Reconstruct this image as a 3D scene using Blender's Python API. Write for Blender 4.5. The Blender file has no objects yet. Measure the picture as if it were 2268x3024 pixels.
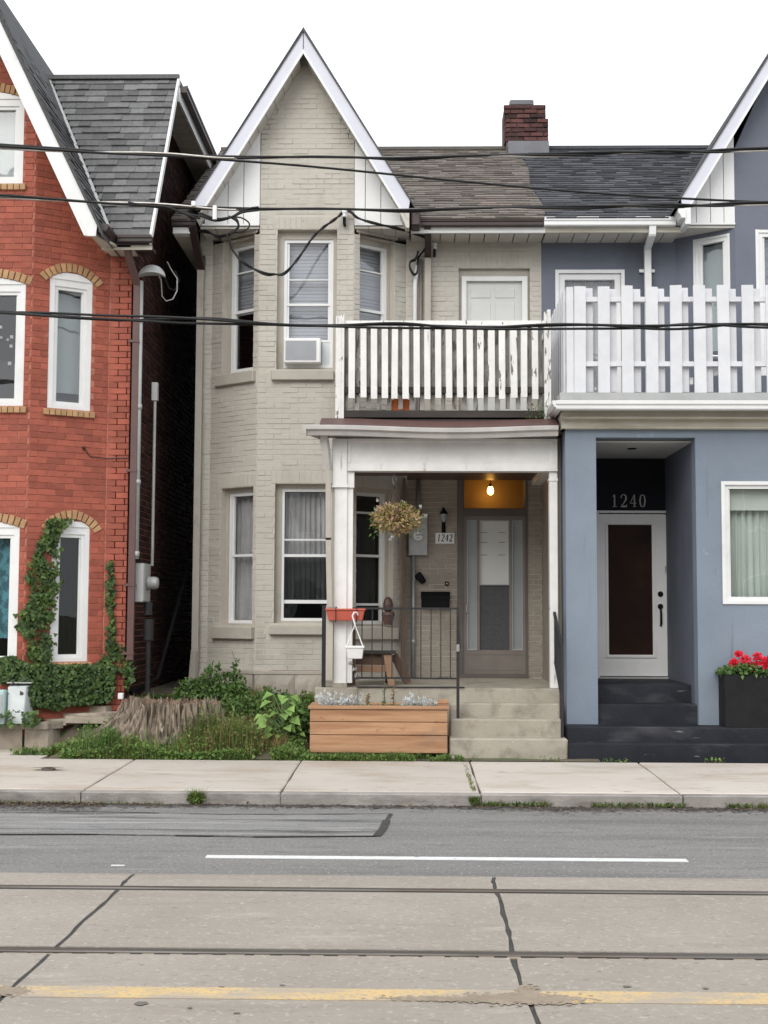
import bpy, bmesh, math, random
from mathutils import Vector, Matrix, noise
random.seed(11)
SC = bpy.context.scene
COL = SC.collection
R = random.random
U = random.uniform

# ------------------------------------------------------------------ camera, world, sun, exposure
TH = math.atan(60/2825); PH = math.atan(214/2825); RO = .0042; EYE = 1.72; FP = 3862.0
_s, _c = math.sin, math.cos
CF = Vector((-_s(TH)*_c(PH), _c(TH)*_c(PH), _s(PH)))
_r0 = Vector((_c(TH), _s(TH), 0)); _u0 = _r0.cross(CF)
CR = _r0*_c(RO)+_u0*_s(RO); CU = _u0*_c(RO)-_r0*_s(RO)
cam = bpy.data.cameras.new('camera')
cam.sensor_fit = 'VERTICAL'; cam.angle = 2*math.atan(1512/FP); cam.clip_end = 1500
camo = bpy.data.objects.new('camera', cam); COL.objects.link(camo)
camo.matrix_world = Matrix(((CR.x, CU.x, -CF.x, 0), (CR.y, CU.y, -CF.y, 0), (CR.z, CU.z, -CF.z, EYE), (0, 0, 0, 1)))
SC.camera = camo

SUN_EL, SUN_AZ = math.radians(38), math.radians(200)      # azimuth clockwise from +Y (north): behind the camera, to the left
wd = bpy.data.worlds.new('World'); SC.world = wd; wd.use_nodes = True
nt = wd.node_tree; nt.nodes.clear()
wo = nt.nodes.new('ShaderNodeOutputWorld'); bg = nt.nodes.new('ShaderNodeBackground')
sky = nt.nodes.new('ShaderNodeTexSky'); sky.sky_type = 'NISHITA'; sky.sun_disc = False
sky.sun_elevation = SUN_EL; sky.sun_rotation = SUN_AZ; sky.dust_density = 4; sky.air_density = 1; sky.ozone_density = 1
cl = nt.nodes.new('ShaderNodeMix'); cl.data_type = 'RGBA'; cl.inputs[0].default_value = .9
cl.inputs[7].default_value = (12.2, 12.6, 13.1, 1)        # thin even overcast over the sky
nt.links.new(sky.outputs[0], cl.inputs[6]); nt.links.new(cl.outputs[2], bg.inputs[0])
bg.inputs[1].default_value = .108
nt.links.new(bg.outputs[0], wo.inputs[0])
sun = bpy.data.lights.new('sun', 'SUN'); sun.energy = 1.5; sun.angle = math.radians(40); sun.color = (1, .96, .9)
suno = bpy.data.objects.new('sun', sun); COL.objects.link(suno)
_sd = Vector((_s(SUN_AZ)*_c(SUN_EL), _c(SUN_AZ)*_c(SUN_EL), _s(SUN_EL)))
suno.rotation_euler = _sd.to_track_quat('Z', 'Y').to_euler(); suno.location = (-6, -8, 20)
SC.view_settings.view_transform = 'Standard'; SC.view_settings.look = 'None'
SC.view_settings.exposure = 0.2; SC.view_settings.gamma = 1

# ------------------------------------------------------------------ photo pixel -> place
def ray(p):
    return CF+CR*((p[0]-1134)/FP)+CU*((1512-p[1])/FP)
def at(p, Y):
    d = ray(p); t = Y/d.y; return d.x*t, EYE+d.z*t
def gnd(p, Z):
    d = ray(p); t = (Z-EYE)/d.z; return d.x*t, d.y*t
def proj(v):
    w = Vector(v)-Vector((0, 0, EYE)); k = w.dot(CF)
    return (1134+FP*w.dot(CR)/k, 1512-FP*w.dot(CU)/k, k) if k > .1 else (-9e9, -9e9, 1)
def Zm(x0, y0, sc): return lambda x, y: (x0+x/sc, y0+y/sc)
A = Zm(0, 0, 2.37); B = Zm(500, 50, 2.07375); C = Zm(1100, 250, 2.765); D = Zm(1568, 150, 2.37); E = Zm(0, 700, 2.765)
F = Zm(550, 600, 2.765); G = Zm(950, 850, 2.212); H = Zm(1600, 780, 2.4835); I = Zm(0, 1250, 2.458); J = Zm(550, 1350, 2.765)
K = Zm(900, 1200, 3.318); L = Zm(1200, 1300, 3.16); M = Zm(1600, 1250, 2.148); N = Zm(850, 1750, 1.8433); O = Zm(0, 1950, 1.7463)
P = Zm(0, 2350, .7315); V = Zm(0, 0, .7315); Q = Zm(920, 1760, 3.456); RZ = Zm(0, 1900, 3.95); S2 = Zm(520, 580, 5.53)
T2 = Zm(360, 560, 5.53); U2 = Zm(860, 1180, 5.184); W2 = Zm(1560, 1180, 6.9125); X2 = Zm(2080, 1880, 6.913); Y2 = Zm(1160, 640, 6.913)

class Fr:
    """a vertical face: u runs to the right as seen from outside, n points outwards"""
    def __init__(s, ox, oy, bx, by):
        s.ox, s.oy = ox, oy; l = math.hypot(bx-ox, by-oy); s.len = l
        s.ux, s.uy = (bx-ox)/l, (by-oy)/l; s.nx, s.ny = s.uy, -s.ux
    def w(s, u, d, z): return (s.ox+s.ux*u+s.nx*d, s.oy+s.uy*u+s.ny*d, z)
    def pix(s, p, d=0):
        r = ray(p); ox, oy = s.ox+s.nx*d, s.oy+s.ny*d
        t = (ox*s.nx+oy*s.ny)/(r.x*s.nx+r.y*s.ny)
        x, y = r.x*t-ox, r.y*t-oy
        return x*s.ux+y*s.uy, EYE+r.z*t
    def rot(s): return math.atan2(s.uy, s.ux)
def front(Y): return Fr(0, Y, 1, Y)

# ------------------------------------------------------------------ mesh building
WL = {}
class MB:
    def __init__(s): s.v = []; s.f = []
    def add(s, vs, fs):
        n = len(s.v); s.v += [tuple(v) for v in vs]; s.f += [tuple(n+i for i in f) for f in fs]; return s
    def hexa(s, p): return s.add(p, [(3, 2, 1, 0), (4, 5, 6, 7), (0, 1, 5, 4), (1, 2, 6, 5), (2, 3, 7, 6), (3, 0, 4, 7)])
    def box(s, x0, x1, y0, y1, z0, z1):
        return s.hexa([(x0, y0, z0), (x1, y0, z0), (x1, y1, z0), (x0, y1, z0), (x0, y0, z1), (x1, y0, z1), (x1, y1, z1), (x0, y1, z1)])
    def fb(s, fr, u0, u1, d0, d1, z0, z1):
        w = fr.w
        return s.hexa([w(u0, d1, z0), w(u1, d1, z0), w(u1, d0, z0), w(u0, d0, z0), w(u0, d1, z1), w(u1, d1, z1), w(u1, d0, z1), w(u0, d0, z1)])
    def quad(s, a, b, c, d): return s.add([a, b, c, d], [(0, 1, 2, 3)])
    def fpoly(s, fr, pts, d0, d1):
        """prism: polygon (u,z) counter-clockwise seen from outside, from depth d0 (back) to d1 (front)"""
        n = len(pts)
        vs = [fr.w(u, d1, z) for u, z in pts]+[fr.w(u, d0, z) for u, z in pts]
        fs = [tuple(range(n)), tuple(range(2*n-1, n-1, -1))]+[(i, n+i, n+(i+1) % n, (i+1) % n) for i in range(n)]
        return s.add(vs, fs)
    def extr(s, fr, prof, u0, u1):
        """profile of (d,z) points swept along u"""
        n = len(prof)
        vs = [fr.w(u0, d, z) for d, z in prof]+[fr.w(u1, d, z) for d, z in prof]
        fs = [tuple(range(n)), tuple(range(2*n-1, n-1, -1))]+[(i, n+i, n+(i+1) % n, (i+1) % n) for i in range(n)]
        return s.add(vs, fs)
    def tube(s, pts, r, n=8, cap=True):
        pts = [Vector(p) for p in pts]; m = len(pts); rs = r if isinstance(r, (list, tuple)) else [r]*m
        t0 = (pts[1]-pts[0]).normalized(); a = t0.orthogonal().normalized(); b0 = len(s.v); vs = []
        for i, p in enumerate(pts):
            t = ((pts[min(i+1, m-1)]-p).normalized()+(p-pts[max(i-1, 0)]).normalized())
            t = t.normalized() if t.length > 1e-6 else t0
            a = (a-t*a.dot(t)); a = a.normalized() if a.length > 1e-6 else t.orthogonal().normalized()
            b = t.cross(a)
            for k in range(n):
                g = 2*math.pi*k/n; vs.append(p+(a*math.cos(g)+b*math.sin(g))*rs[i])
        fs = []
        for i in range(m-1):
            for k in range(n):
                k2 = (k+1) % n; fs.append((i*n+k, i*n+k2, (i+1)*n+k2, (i+1)*n+k))
        if cap: fs += [tuple(range(n-1, -1, -1)), tuple(range((m-1)*n, m*n))]
        return s.add(vs, fs)
    def bar(s, p, q, w, h=None):
        """square bar between two points"""
        p, q = Vector(p), Vector(q); t = (q-p).normalized(); h = h or w
        a = t.cross(Vector((0, 0, 1))); a = a.normalized() if a.length > 1e-3 else Vector((1, 0, 0)); b = a.cross(t)
        a *= w/2; b *= h/2
        return s.hexa([p-a-b, p+a-b, p+a+b, p-a+b, q-a-b, q+a-b, q+a+b, q-a+b])
    def lathe(s, c, prof, n=16, ax=None):
        """rings of (radius, height) round an upright axis at c, or along ax"""
        c = Vector(c); az = (Vector(ax) if ax else Vector((0, 0, 1))).normalized(); a = az.orthogonal().normalized(); b = az.cross(a); vs = []; fs = []
        for r, h in prof:
            for k in range(n):
                g = 2*math.pi*k/n; vs.append(c+az*h+(a*math.cos(g)+b*math.sin(g))*r)
        m = len(prof)
        for i in range(m-1):
            for k in range(n): fs.append((i*n+k, i*n+(k+1) % n, (i+1)*n+(k+1) % n, (i+1)*n+k))
        fs += [tuple(range(n-1, -1, -1)), tuple(range((m-1)*n, m*n))]
        return s.add(vs, fs)
    def build(s, name, m, parent=None, smooth=False, bevel=0, origin=None, **tags):
        xs = [v[0] for v in s.v]; ys = [v[1] for v in s.v]; zs = [v[2] for v in s.v]
        o = Vector(origin) if origin else Vector(((min(xs)+max(xs))/2, (min(ys)+max(ys))/2, min(zs)))
        me = bpy.data.meshes.new(name); me.from_pydata([(v[0]-o.x, v[1]-o.y, v[2]-o.z) for v in s.v], [], s.f)
        if bevel or smooth:
            pass
        if smooth: me.polygons.foreach_set('use_smooth', [True]*len(me.polygons))
        me.materials.append(m); me.update()
        ob = bpy.data.objects.new(name, me); COL.objects.link(ob)
        if bevel:
            bm = bmesh.new(); bm.from_mesh(me)
            bmesh.ops.bevel(bm, geom=[e for e in bm.edges if len(e.link_faces) == 2 and e.calc_face_angle(0) > .5], offset=bevel, segments=1, affect='EDGES', clamp_overlap=True)
            bm.to_mesh(me); bm.free()
        WL[ob.name] = o
        if parent: ob.parent = parent; ob.location = o-WL[parent.name]
        else: ob.location = o
        for k, v in tags.items(): ob[k] = v
        return ob

def thing(name, label, cat, loc, group=None):
    o = bpy.data.objects.new(name, None); COL.objects.link(o); o.location = loc; o.empty_display_size = .2
    WL[o.name] = Vector(loc); o['label'] = label; o['category'] = cat
    if group: o['group'] = group
    return o
def tag(o, label, cat, group=None):
    o['label'] = label; o['category'] = cat
    if group: o['group'] = group
    return o
def inst(name, me, parent, loc, rz=0, sc=(1, 1, 1), m3=None):
    o = bpy.data.objects.new(name, me); COL.objects.link(o); o.parent = parent; o.location = Vector(loc)-WL[parent.name]
    if m3 is not None: o.rotation_euler = m3.to_euler()
    else: o.rotation_euler = (0, 0, rz)
    o.scale = sc; WL[o.name] = Vector(loc); return o

# ------------------------------------------------------------------ materials
def mat(name, c1, c2=None, sc=6., rough=.8, bump=0., bsc=80., vary=0., metal=0., spec=.5, st=(1, 1, 1), dirt=None, dsc=2., dth=(.5, .7), dst=None, bst=None, rr=(.35, .65), fib=0):
    m = bpy.data.materials.new(name); m.use_nodes = True; nt = m.node_tree; ns = nt.nodes; lk = nt.links.new
    b = ns['Principled BSDF']; b.inputs['Roughness'].default_value = rough; b.inputs['Metallic'].default_value = metal
    b.inputs['Specular IOR Level'].default_value = spec
    geo = ns.new('ShaderNodeNewGeometry')
    def nz(scale, stretch, det=6):
        v = ns.new('ShaderNodeVectorMath'); v.operation = 'MULTIPLY'; v.inputs[1].default_value = stretch; lk(geo.outputs['Position'], v.inputs[0])
        n = ns.new('ShaderNodeTexNoise'); n.inputs['Scale'].default_value = scale; n.inputs['Detail'].default_value = det; n.inputs['Roughness'].default_value = .6
        lk(v.outputs[0], n.inputs['Vector']); return n.outputs['Fac']
    def ramp(src, a, z):
        r = ns.new('ShaderNodeMapRange'); r.inputs[1].default_value = a; r.inputs[2].default_value = z; lk(src, r.inputs[0]); return r.outputs[0]
    def mix(f, a, bb):
        x = ns.new('ShaderNodeMix'); x.data_type = 'RGBA'; lk(f, x.inputs[0])
        for i, q in ((6, a), (7, bb)):
            if isinstance(q, tuple): x.inputs[i].default_value = (*q, 1)
            else: lk(q, x.inputs[i])
        return x.outputs[2]
    col = mix(ramp(nz(sc, st), *rr), c1, c2 or tuple(x*.82 for x in c1))
    if vary:
        oi = ns.new('ShaderNodeObjectInfo'); ad = ns.new('ShaderNodeMath'); lk(oi.outputs['Random'], ad.inputs[0]); lk(geo.outputs['Random Per Island'], ad.inputs[1])
        fr = ns.new('ShaderNodeMath'); fr.operation = 'FRACT'; lk(ad.outputs[0], fr.inputs[0])
        mr = ns.new('ShaderNodeMapRange'); mr.inputs[3].default_value = 1-vary; mr.inputs[4].default_value = 1+vary; lk(fr.outputs[0], mr.inputs[0])
        vs = ns.new('ShaderNodeVectorMath'); vs.operation = 'SCALE'; lk(col, vs.inputs[0]); lk(mr.outputs[0], vs.inputs['Scale']); col = vs.outputs[0]
    if dirt:
        for k, (dc, ds, dt, dx) in enumerate(dirt if isinstance(dirt, list) else [(dirt, dsc, dth, dst)]):
            col = mix(ramp(nz(ds, dx or (1, 1, 1), 8), *dt), col, dc)
    lk(col, b.inputs['Base Color'])
    if bump:
        bp = ns.new('ShaderNodeBump'); bp.inputs['Strength'].default_value = bump; bp.inputs['Distance'].default_value = .01
        lk(nz(bsc, bst or (1, 1, 1)), bp.inputs['Height']); lk(bp.outputs[0], b.inputs['Normal'])
    return m
def glassmat(name, tint=(.93, .93, .94), ior=1.8, rough=.015, wob=.12):
    m = bpy.data.materials.new(name); m.use_nodes = True; nt = m.node_tree; ns = nt.nodes; lk = nt.links.new; ns.remove(ns['Principled BSDF'])
    tr = ns.new('ShaderNodeBsdfTransparent'); tr.inputs[0].default_value = (*tint, 1); gl = ns.new('ShaderNodeBsdfGlossy'); gl.inputs['Roughness'].default_value = rough
    gl.inputs[0].default_value = (.97, .98, 1, 1)
    mx = ns.new('ShaderNodeMixShader'); geo = ns.new('ShaderNodeNewGeometry')
    dt = ns.new('ShaderNodeVectorMath'); dt.operation = 'DOT_PRODUCT'; lk(geo.outputs['Incoming'], dt.inputs[0]); lk(geo.outputs['Normal'], dt.inputs[1])
    def mth(op, a, bb):
        q = ns.new('ShaderNodeMath'); q.operation = op
        for i, x in enumerate((a, bb)):
            if x is None: continue
            if isinstance(x, (int, float)): q.inputs[i].default_value = x
            else: lk(x, q.inputs[i])
        return q
    f0 = ((ior-1)/(ior+1))**2*.62; ab = mth('ABSOLUTE', dt.outputs['Value'], None); om = mth('SUBTRACT', 1., ab.outputs[0]); pw = mth('POWER', om.outputs[0], 5.); sc_ = mth('MULTIPLY', pw.outputs[0], 1-f0); fr = mth('ADD', sc_.outputs[0], f0)
    n = ns.new('ShaderNodeTexNoise'); n.inputs['Scale'].default_value = 2.2; lk(geo.outputs['Position'], n.inputs['Vector'])
    bp = ns.new('ShaderNodeBump'); bp.inputs['Strength'].default_value = wob; bp.inputs['Distance'].default_value = .02; lk(n.outputs['Fac'], bp.inputs['Height']); lk(bp.outputs[0], gl.inputs['Normal'])
    lk(fr.outputs[0], mx.inputs[0]); lk(tr.outputs[0], mx.inputs[1]); lk(gl.outputs[0], mx.inputs[2]); lk(mx.outputs[0], ns['Material Output'].inputs[0]); return m
def emit(name, c, s):
    m = bpy.data.materials.new(name); m.use_nodes = True; b = m.node_tree.nodes['Principled BSDF']
    b.inputs['Base Color'].default_value = (*c, 1); b.inputs['Emission Color'].default_value = (*c, 1); b.inputs['Emission Strength'].default_value = s; return m
def leafmat(name, c1, c2, vary=.35):
    m = mat(name, c1, c2, sc=5, rough=.55, vary=vary, spec=.35)
    nt = m.node_tree; b = nt.nodes['Principled BSDF']; t = nt.nodes.new('ShaderNodeBsdfTranslucent'); mx = nt.nodes.new('ShaderNodeMixShader'); mx.inputs[0].default_value = .25
    nt.links.new(b.inputs['Base Color'].links[0].from_socket, t.inputs[0]); nt.links.new(b.outputs[0], mx.inputs[1]); nt.links.new(t.outputs[0], mx.inputs[2])
    nt.links.new(mx.outputs[0], nt.nodes['Material Output'].inputs[0]); return m

m_asph = mat('asphalt', (.225, .218, .208), (.18, .174, .166), .7, .9, .7, 110, rr=(.3, .7), st=(.5, 1.5, 1), dirt=[((.12, .116, .11), 1.1, (.5, .76), (.22, 1.8, 1)), ((.15, .144, .137), 7, (.55, .68), (.35, 1.2, 1)), ((.4, .39, .375), 50, (.575, .68), (.8, .7, 1)), ((.07, .067, .064), 44, (.59, .69), (.8, .7, 1)), ((.32, .31, .295), 3.2, (.62, .74), (.2, 2, 1))])
m_patch = mat('patched asphalt', (.27, .265, .258), (.19, .187, .183), 1.6, .9, .7, 110, st=(.35, 3, 1), dirt=[((.075, .072, .07), 2.6, (.52, .64), (.2, 2.8, 1)), ((.37, .36, .345), 4, (.56, .66), (.13, 3, 1)), ((.12, .115, .11), 14, (.58, .68), (.3, 1.4, 1)), ((.42, .41, .4), 64, (.59, .67), None), ((.06, .058, .056), 56, (.61, .69), None)])
m_tar = mat('tar', (.035, .034, .033), (.06, .056, .052), 9, .75, .4, 60)
m_bed = mat('track concrete', (.335, .298, .255), (.285, .252, .212), 1.1, .88, .6, 110, vary=.04, rr=(.3, .7), dirt=[((.24, .208, .172), 1.4, (.54, .8), (.3, 2.6, 1)), ((.23, .205, .18), 22, (.62, .72), (.25, 1.5, 1)), ((.42, .39, .345), 55, (.56, .7), (.6, .6, 1)), ((.2, .18, .155), 48, (.6, .7), (.5, .7, 1)), ((.14, .12, .1), 6, (.67, .75), (.4, 1.4, 1)), ((.44, .4, .35), 2, (.6, .8), (.4, 1.5, 1))])
m_walk = mat('sidewalk concrete', (.55, .5, .445), (.48, .432, .38), .9, .88, .5, 90, vary=.05, dirt=[((.36, .285, .215), 1.6, (.5, .74), (.5, 1.3, 1)), ((.3, .262, .222), 8, (.6, .7), (.5, 1.2, 1)), ((.2, .175, .15), 16, (.7, .75), None), ((.6, .55, .49), 70, (.6, .7), None), ((.3, .27, .24), 60, (.63, .71), None)])
m_kerb = mat('kerb concrete', (.35, .325, .3), (.25, .23, .21), 3, .9, .8, 50, vary=.08, dirt=[((.12, .108, .096), 4, (.5, .7), (.4, 1, 1.5)), ((.45, .42, .39), 30, (.62, .72), None)])
m_rail = mat('worn rail steel', (.22, .2, .185), (.13, .115, .1), 6, .42, .15, 60, metal=.8, st=(.2, 4, 1), dirt=[((.13, .09, .065), 3, (.55, .75), (.2, 1, 1))])
m_white_line = mat('white road paint', (.72, .72, .71), (.6, .6, .6), 12, .7, .2, 90, dirt=[((.3, .3, .3), 14, (.63, .7), None)])
m_yellow_line = mat('worn yellow road paint', (.6, .42, .19), (.5, .37, .19), 4, .8, .3, 90, dirt=[((.36, .31, .25), 6, (.44, .64), (.35, 1.2, 1)), ((.34, .3, .25), 50, (.5, .64), None)])
m_sand = mat('sandy dirt', (.33, .27, .2), (.25, .2, .15), 8, .95, .6, 70)
m_soil = mat('soil', (.16, .125, .095), (.1, .078, .058), 5, .95, .8, 40, dirt=[((.08, .1, .04), 4, (.5, .62), None)])
m_farground = mat('far ground', (.12, .13, .07), (.16, .14, .1), .3, .95, .3, 8)
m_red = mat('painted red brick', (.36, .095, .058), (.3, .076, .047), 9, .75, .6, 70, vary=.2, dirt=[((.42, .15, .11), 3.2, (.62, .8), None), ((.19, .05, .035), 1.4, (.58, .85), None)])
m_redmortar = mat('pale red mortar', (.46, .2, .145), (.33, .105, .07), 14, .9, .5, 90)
m_darkred = mat('alley shaded old brick', (.05, .024, .02), (.028, .015, .014), 5, .85, .6, 60, vary=.4, dirt=[((.11, .06, .05), 5, (.62, .78), (1, 1, .5))], spec=.1)  # brick colour taken close to black to carry the alley's shade
m_yel = mat('buff brick', (.46, .29, .15), (.38, .225, .11), 12, .8, .5, 80, vary=.16)
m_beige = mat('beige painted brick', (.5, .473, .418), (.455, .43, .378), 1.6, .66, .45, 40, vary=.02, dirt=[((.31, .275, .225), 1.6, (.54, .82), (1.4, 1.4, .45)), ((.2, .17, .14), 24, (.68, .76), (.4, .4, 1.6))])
m_beigeporch = mat('shade darkened beige paint', (.33, .29, .243), (.28, .245, .204), 3, .7, .45, 40, vary=.04, dirt=[((.2, .165, .13), 1.8, (.55, .8), (1.2, 1.2, .6)), ((.13, .1, .08), 20, (.66, .75), (.4, .4, 1.6))])  # beige paint made darker and browner for the shade inside the porch
m_beigewall = mat('beige painted wall', (.53, .494, .427), (.49, .455, .392), 3, .7, .5, 60, dirt=[((.25, .22, .18), 1.8, (.6, .85), None)])
m_beigetrim = mat('beige trim paint', (.44, .408, .352), (.39, .36, .31), 4, .6, .25, 50, dirt=[((.22, .19, .155), 3, (.6, .85), (1, 1, .5))])
m_stone = mat('painted foundation stone', (.43, .39, .335), (.33, .295, .25), 3, .8, .9, 14, vary=.05, dirt=[((.22, .2, .165), 2.5, (.55, .8), None)])
m_blue = mat('blue stucco', (.222, .265, .32), (.176, .214, .264), 1.0, .78, .45, 40, rr=(.32, .68), dirt=[((.16, .2, .262), 1.1, (.5, .8), (1, 1, .45)), ((.285, .35, .445), 5, (.64, .78), None), ((.14, .15, .17), 9, (.68, .78), (1, 1, .25)), ((.12, .135, .16), 2.6, (.63, .8), (2.2, 1, .16)), ((.1, .105, .115), 30, (.71, .76), None)])
m_blueup = mat('slate blue stucco with eave shade', (.15, .165, .208), (.13, .144, .183), 1.4, .75, .55, 130, dirt=[((.085, .094, .118), 1.2, (.5, .8), (1, 1, .5)), ((.16, .172, .21), 60, (.6, .7), None)])  # upper walls share the blue paint; eave shade is in this darker colour
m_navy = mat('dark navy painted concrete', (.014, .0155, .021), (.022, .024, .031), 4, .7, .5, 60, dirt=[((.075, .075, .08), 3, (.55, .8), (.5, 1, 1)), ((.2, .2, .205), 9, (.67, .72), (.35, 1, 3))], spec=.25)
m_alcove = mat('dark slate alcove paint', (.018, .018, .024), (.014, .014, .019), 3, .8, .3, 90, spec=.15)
m_white = mat('white vinyl', (.76, .765, .76), (.7, .705, .7), 3, .42, .05, 30, dirt=[((.5, .49, .46), 3, (.64, .9), None)])
m_whitepaint = mat('white wood paint', (.78, .77, .75), (.7, .69, .67), 5, .55, .3, 40, bst=(1, 1, .2), dirt=[((.42, .39, .35), 9, (.64, .72), (1, 1, .15)), ((.56, .53, .49), 2, (.6, .9), (1, 1, .5))])
m_fence = mat('thick white fence paint', (.68, .685, .71), (.62, .625, .65), 5, .5, .25, 40, vary=.03, bst=(1, 1, .2), dirt=[((.4, .38, .36), 12, (.67, .72), (1, 1, .2))])
m_peel = mat('peeling white paint', (.8, .795, .77), (.7, .69, .66), 6, .65, .5, 40, bst=(1, 1, .2), vary=.05, dirt=[((.17, .15, .13), 14, (.585, .6), (1.2, 1.2, .28))])
m_greyslat = mat('shaded weathered slat paint', (.33, .315, .295), (.22, .205, .19), 6, .75, .5, 40, bst=(1, 1, .2), vary=.14, dirt=[((.12, .105, .09), 11, (.54, .57), (1.2, 1.2, .25))])  # greyed for the shade behind the front slats; flaked paint is wear
m_barge = mat('pale lavender bargeboard', (.6, .61, .68), (.56, .57, .635), 3, .45, .1, 30, dirt=[((.42, .42, .44), 3, (.63, .9), None)])
m_soffit = mat('cream soffit panel', (.55, .525, .475), (.48, .455, .41), 4, .6, .15, 30)
m_cream = mat('cream fascia paint', (.58, .55, .47), (.5, .465, .385), 3, .6, .3, 30, dirt=[((.3, .265, .2), 3.2, (.52, .8), (.3, 1, 1.6))])
m_brown = mat('dark brown metal', (.04, .024, .022), (.03, .019, .018), 5, .45, .1, 30)
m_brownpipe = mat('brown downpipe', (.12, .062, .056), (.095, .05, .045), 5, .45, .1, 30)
m_alu = mat('dull white gutter', (.5, .48, .455), (.4, .385, .365), 3, .45, .15, 20, dirt=[((.28, .25, .22), 3, (.6, .85), (.4, 1, 1))])
m_shgrey = mat('grey shingles', (.168, .168, .168), (.128, .128, .129), 20, .92, .9, 120, vary=.34)
m_shdark = mat('dark grey shingle edge', (.09, .09, .094), (.065, .065, .068), 20, .92, .9, 120, vary=.3)
m_shbrown = mat('brown grey shingles', (.19, .165, .145), (.142, .125, .112), 20, .92, .9, 120, vary=.26, dirt=[((.25, .17, .15), 1.5, (.6, .9), None)])
m_shblue = mat('slate blue shingles', (.078, .08, .091), (.058, .06, .069), 20, .92, .9, 120, vary=.3)
m_chim = mat('chimney brick', (.1, .035, .03), (.05, .025, .024), 14, .85, .8, 60, vary=.6, dirt=[((.22, .19, .18), 9, (.68, .75), None)])
m_chmort = mat('chimney mortar', (.22, .18, .165), (.1, .075, .07), 12, .9, .6, 60)
m_lead = mat('grey flashing', (.13, .135, .15), (.1, .1, .115), 5, .5, .2, 30)
m_steel = mat('grey painted metal', (.42, .425, .42), (.36, .365, .36), 4, .45, .1, 30, metal=.1)
m_galv = mat('galvanised pipe', (.4, .4, .395), (.3, .3, .3), 5, .45, .1, 40, metal=.3)
m_taupe = mat('taupe storm door', (.2, .175, .155), (.17, .148, .13), 4, .5, .1, 40)
m_taupedk = mat('dark taupe door frame', (.12, .1, .088), (.095, .08, .07), 4, .55, .1, 40)
m_black = mat('black metal', (.006, .006, .007), (.008, .008, .009), 6, .6, .1, 60, spec=.12)
m_iron = mat('dark grey iron paint', (.035, .034, .037), (.025, .024, .026), 8, .6, .3, 60, spec=.25)
m_cable = mat('black cable sheath', (.008, .008, .009), (.012, .012, .012), 8, .5, 0, 60, spec=.3)
m_silver = mat('bare silver cable', (.55, .52, .48), (.4, .37, .34), 8, .35, 0, 60, metal=.6)
m_step = mat('step concrete', (.4, .365, .3), (.33, .3, .245), 2.5, .88, .6, 90, dirt=[((.18, .16, .125), 4, (.5, .74), None), ((.1, .085, .065), 9, (.66, .76), None), ((.5, .47, .4), 70, (.6, .72), None), ((.2, .18, .15), 60, (.62, .7), None)])
m_cedar = mat('cedar plank', (.45, .26, .145), (.3, .15, .075), 3.2, .7, .4, 50, st=(.35, 1, 5), bst=(.1, 1, 3), vary=.12, dirt=[((.17, .07, .035), 5, (.62, .72), (1, 1, 1.6)), ((.5, .31, .19), 4, (.6, .75), (.3, 1, 3)), ((.2, .14, .1), 2.2, (.62, .8), (.6, 1, 2))])
m_darkwood = mat('dark brown timber', (.05, .041, .035), (.03, .025, .022), 6, .8, .5, 40, st=(.3, 1, 1))  # very dark brown for the balcony beam, floor and bench slats
m_oldwood = mat('worn brown wood', (.13, .078, .048), (.085, .05, .032), 6, .7, .4, 40, st=(1, 1, .3), vary=.1)
m_chairlit = mat('tan wood', (.33, .2, .12), (.25, .145, .085), 6, .7, .4, 40, st=(1, 1, .3))
m_terra = mat('terracotta red plastic', (.5, .105, .07), (.44, .09, .06), 5, .45, .05, 40)
m_whiteplast = mat('white plastic', (.8, .8, .79), (.75, .75, .74), 5, .4, .05, 40)
m_orange = mat('orange plastic', (.75, .19, .03), (.68, .16, .025), 5, .5, .05, 30)
m_darkpl = mat('black planter', (.011, .011, .012), (.016, .016, .017), 8, .8, .4, 120, spec=.25)
m_stump = mat('weathered stump wood', (.27, .22, .17), (.11, .083, .06), 30, .92, 1, 24, st=(1, 1, .1), bst=(1, 1, .1), rr=(.42, .58), dirt=[((.04, .03, .024), 13, (.56, .64), (1.2, 1.2, .1)), ((.48, .42, .34), 17, (.6, .7), (1, 1, .1)), ((.09, .09, .045), 4, (.6, .75), None)])
m_stumptop = mat('rotten stump top', (.3, .2, .14), (.14, .085, .06), 7, .95, 1, 24)
m_flag = mat('flagstone', (.4, .345, .28), (.31, .262, .21), 3, .9, .8, 20, vary=.12, dirt=[((.2, .165, .13), 4, (.55, .75), None)])
m_curtain = mat('sheer curtain', (.5, .505, .49), (.4, .405, .395), 3, .9, .1, 30)
m_tealcurtain = mat('teal patterned curtain', (.12, .34, .38), (.05, .15, .18), 14, .9, .1, 30, rr=(.45, .55))
m_greencurtain = mat('pale green curtain', (.6, .68, .6), (.54, .62, .54), 3, .9, .1, 30)
m_blind = mat('white blind', (.62, .65, .68), (.56, .59, .62), 3, .6, .05, 30)
m_paleblind = mat('pale roller blind', (.33, .4, .38), (.3, .365, .35), 1, .8, .05, 30)
m_room = mat('dim room plaster', (.16, .14, .12), (.13, .115, .1), 2, .9, .1, 20)
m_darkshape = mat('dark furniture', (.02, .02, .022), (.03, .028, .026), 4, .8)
m_doorwhite = mat('white panel door', (.62, .63, .61), (.57, .58, .56), 2, .5, .05, 30)
m_screen = mat('dark insect screen', (.075, .076, .08), (.055, .056, .06), 40, .7)
m_frost = mat('grey frosted door glass', (.3, .33, .34), (.26, .285, .29), 3, .25, .1, 12)
m_brownglass = mat('brown tinted door film', (.035, .018, .014), (.02, .012, .011), 2, .1, .02, 3, spec=.18)
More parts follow.
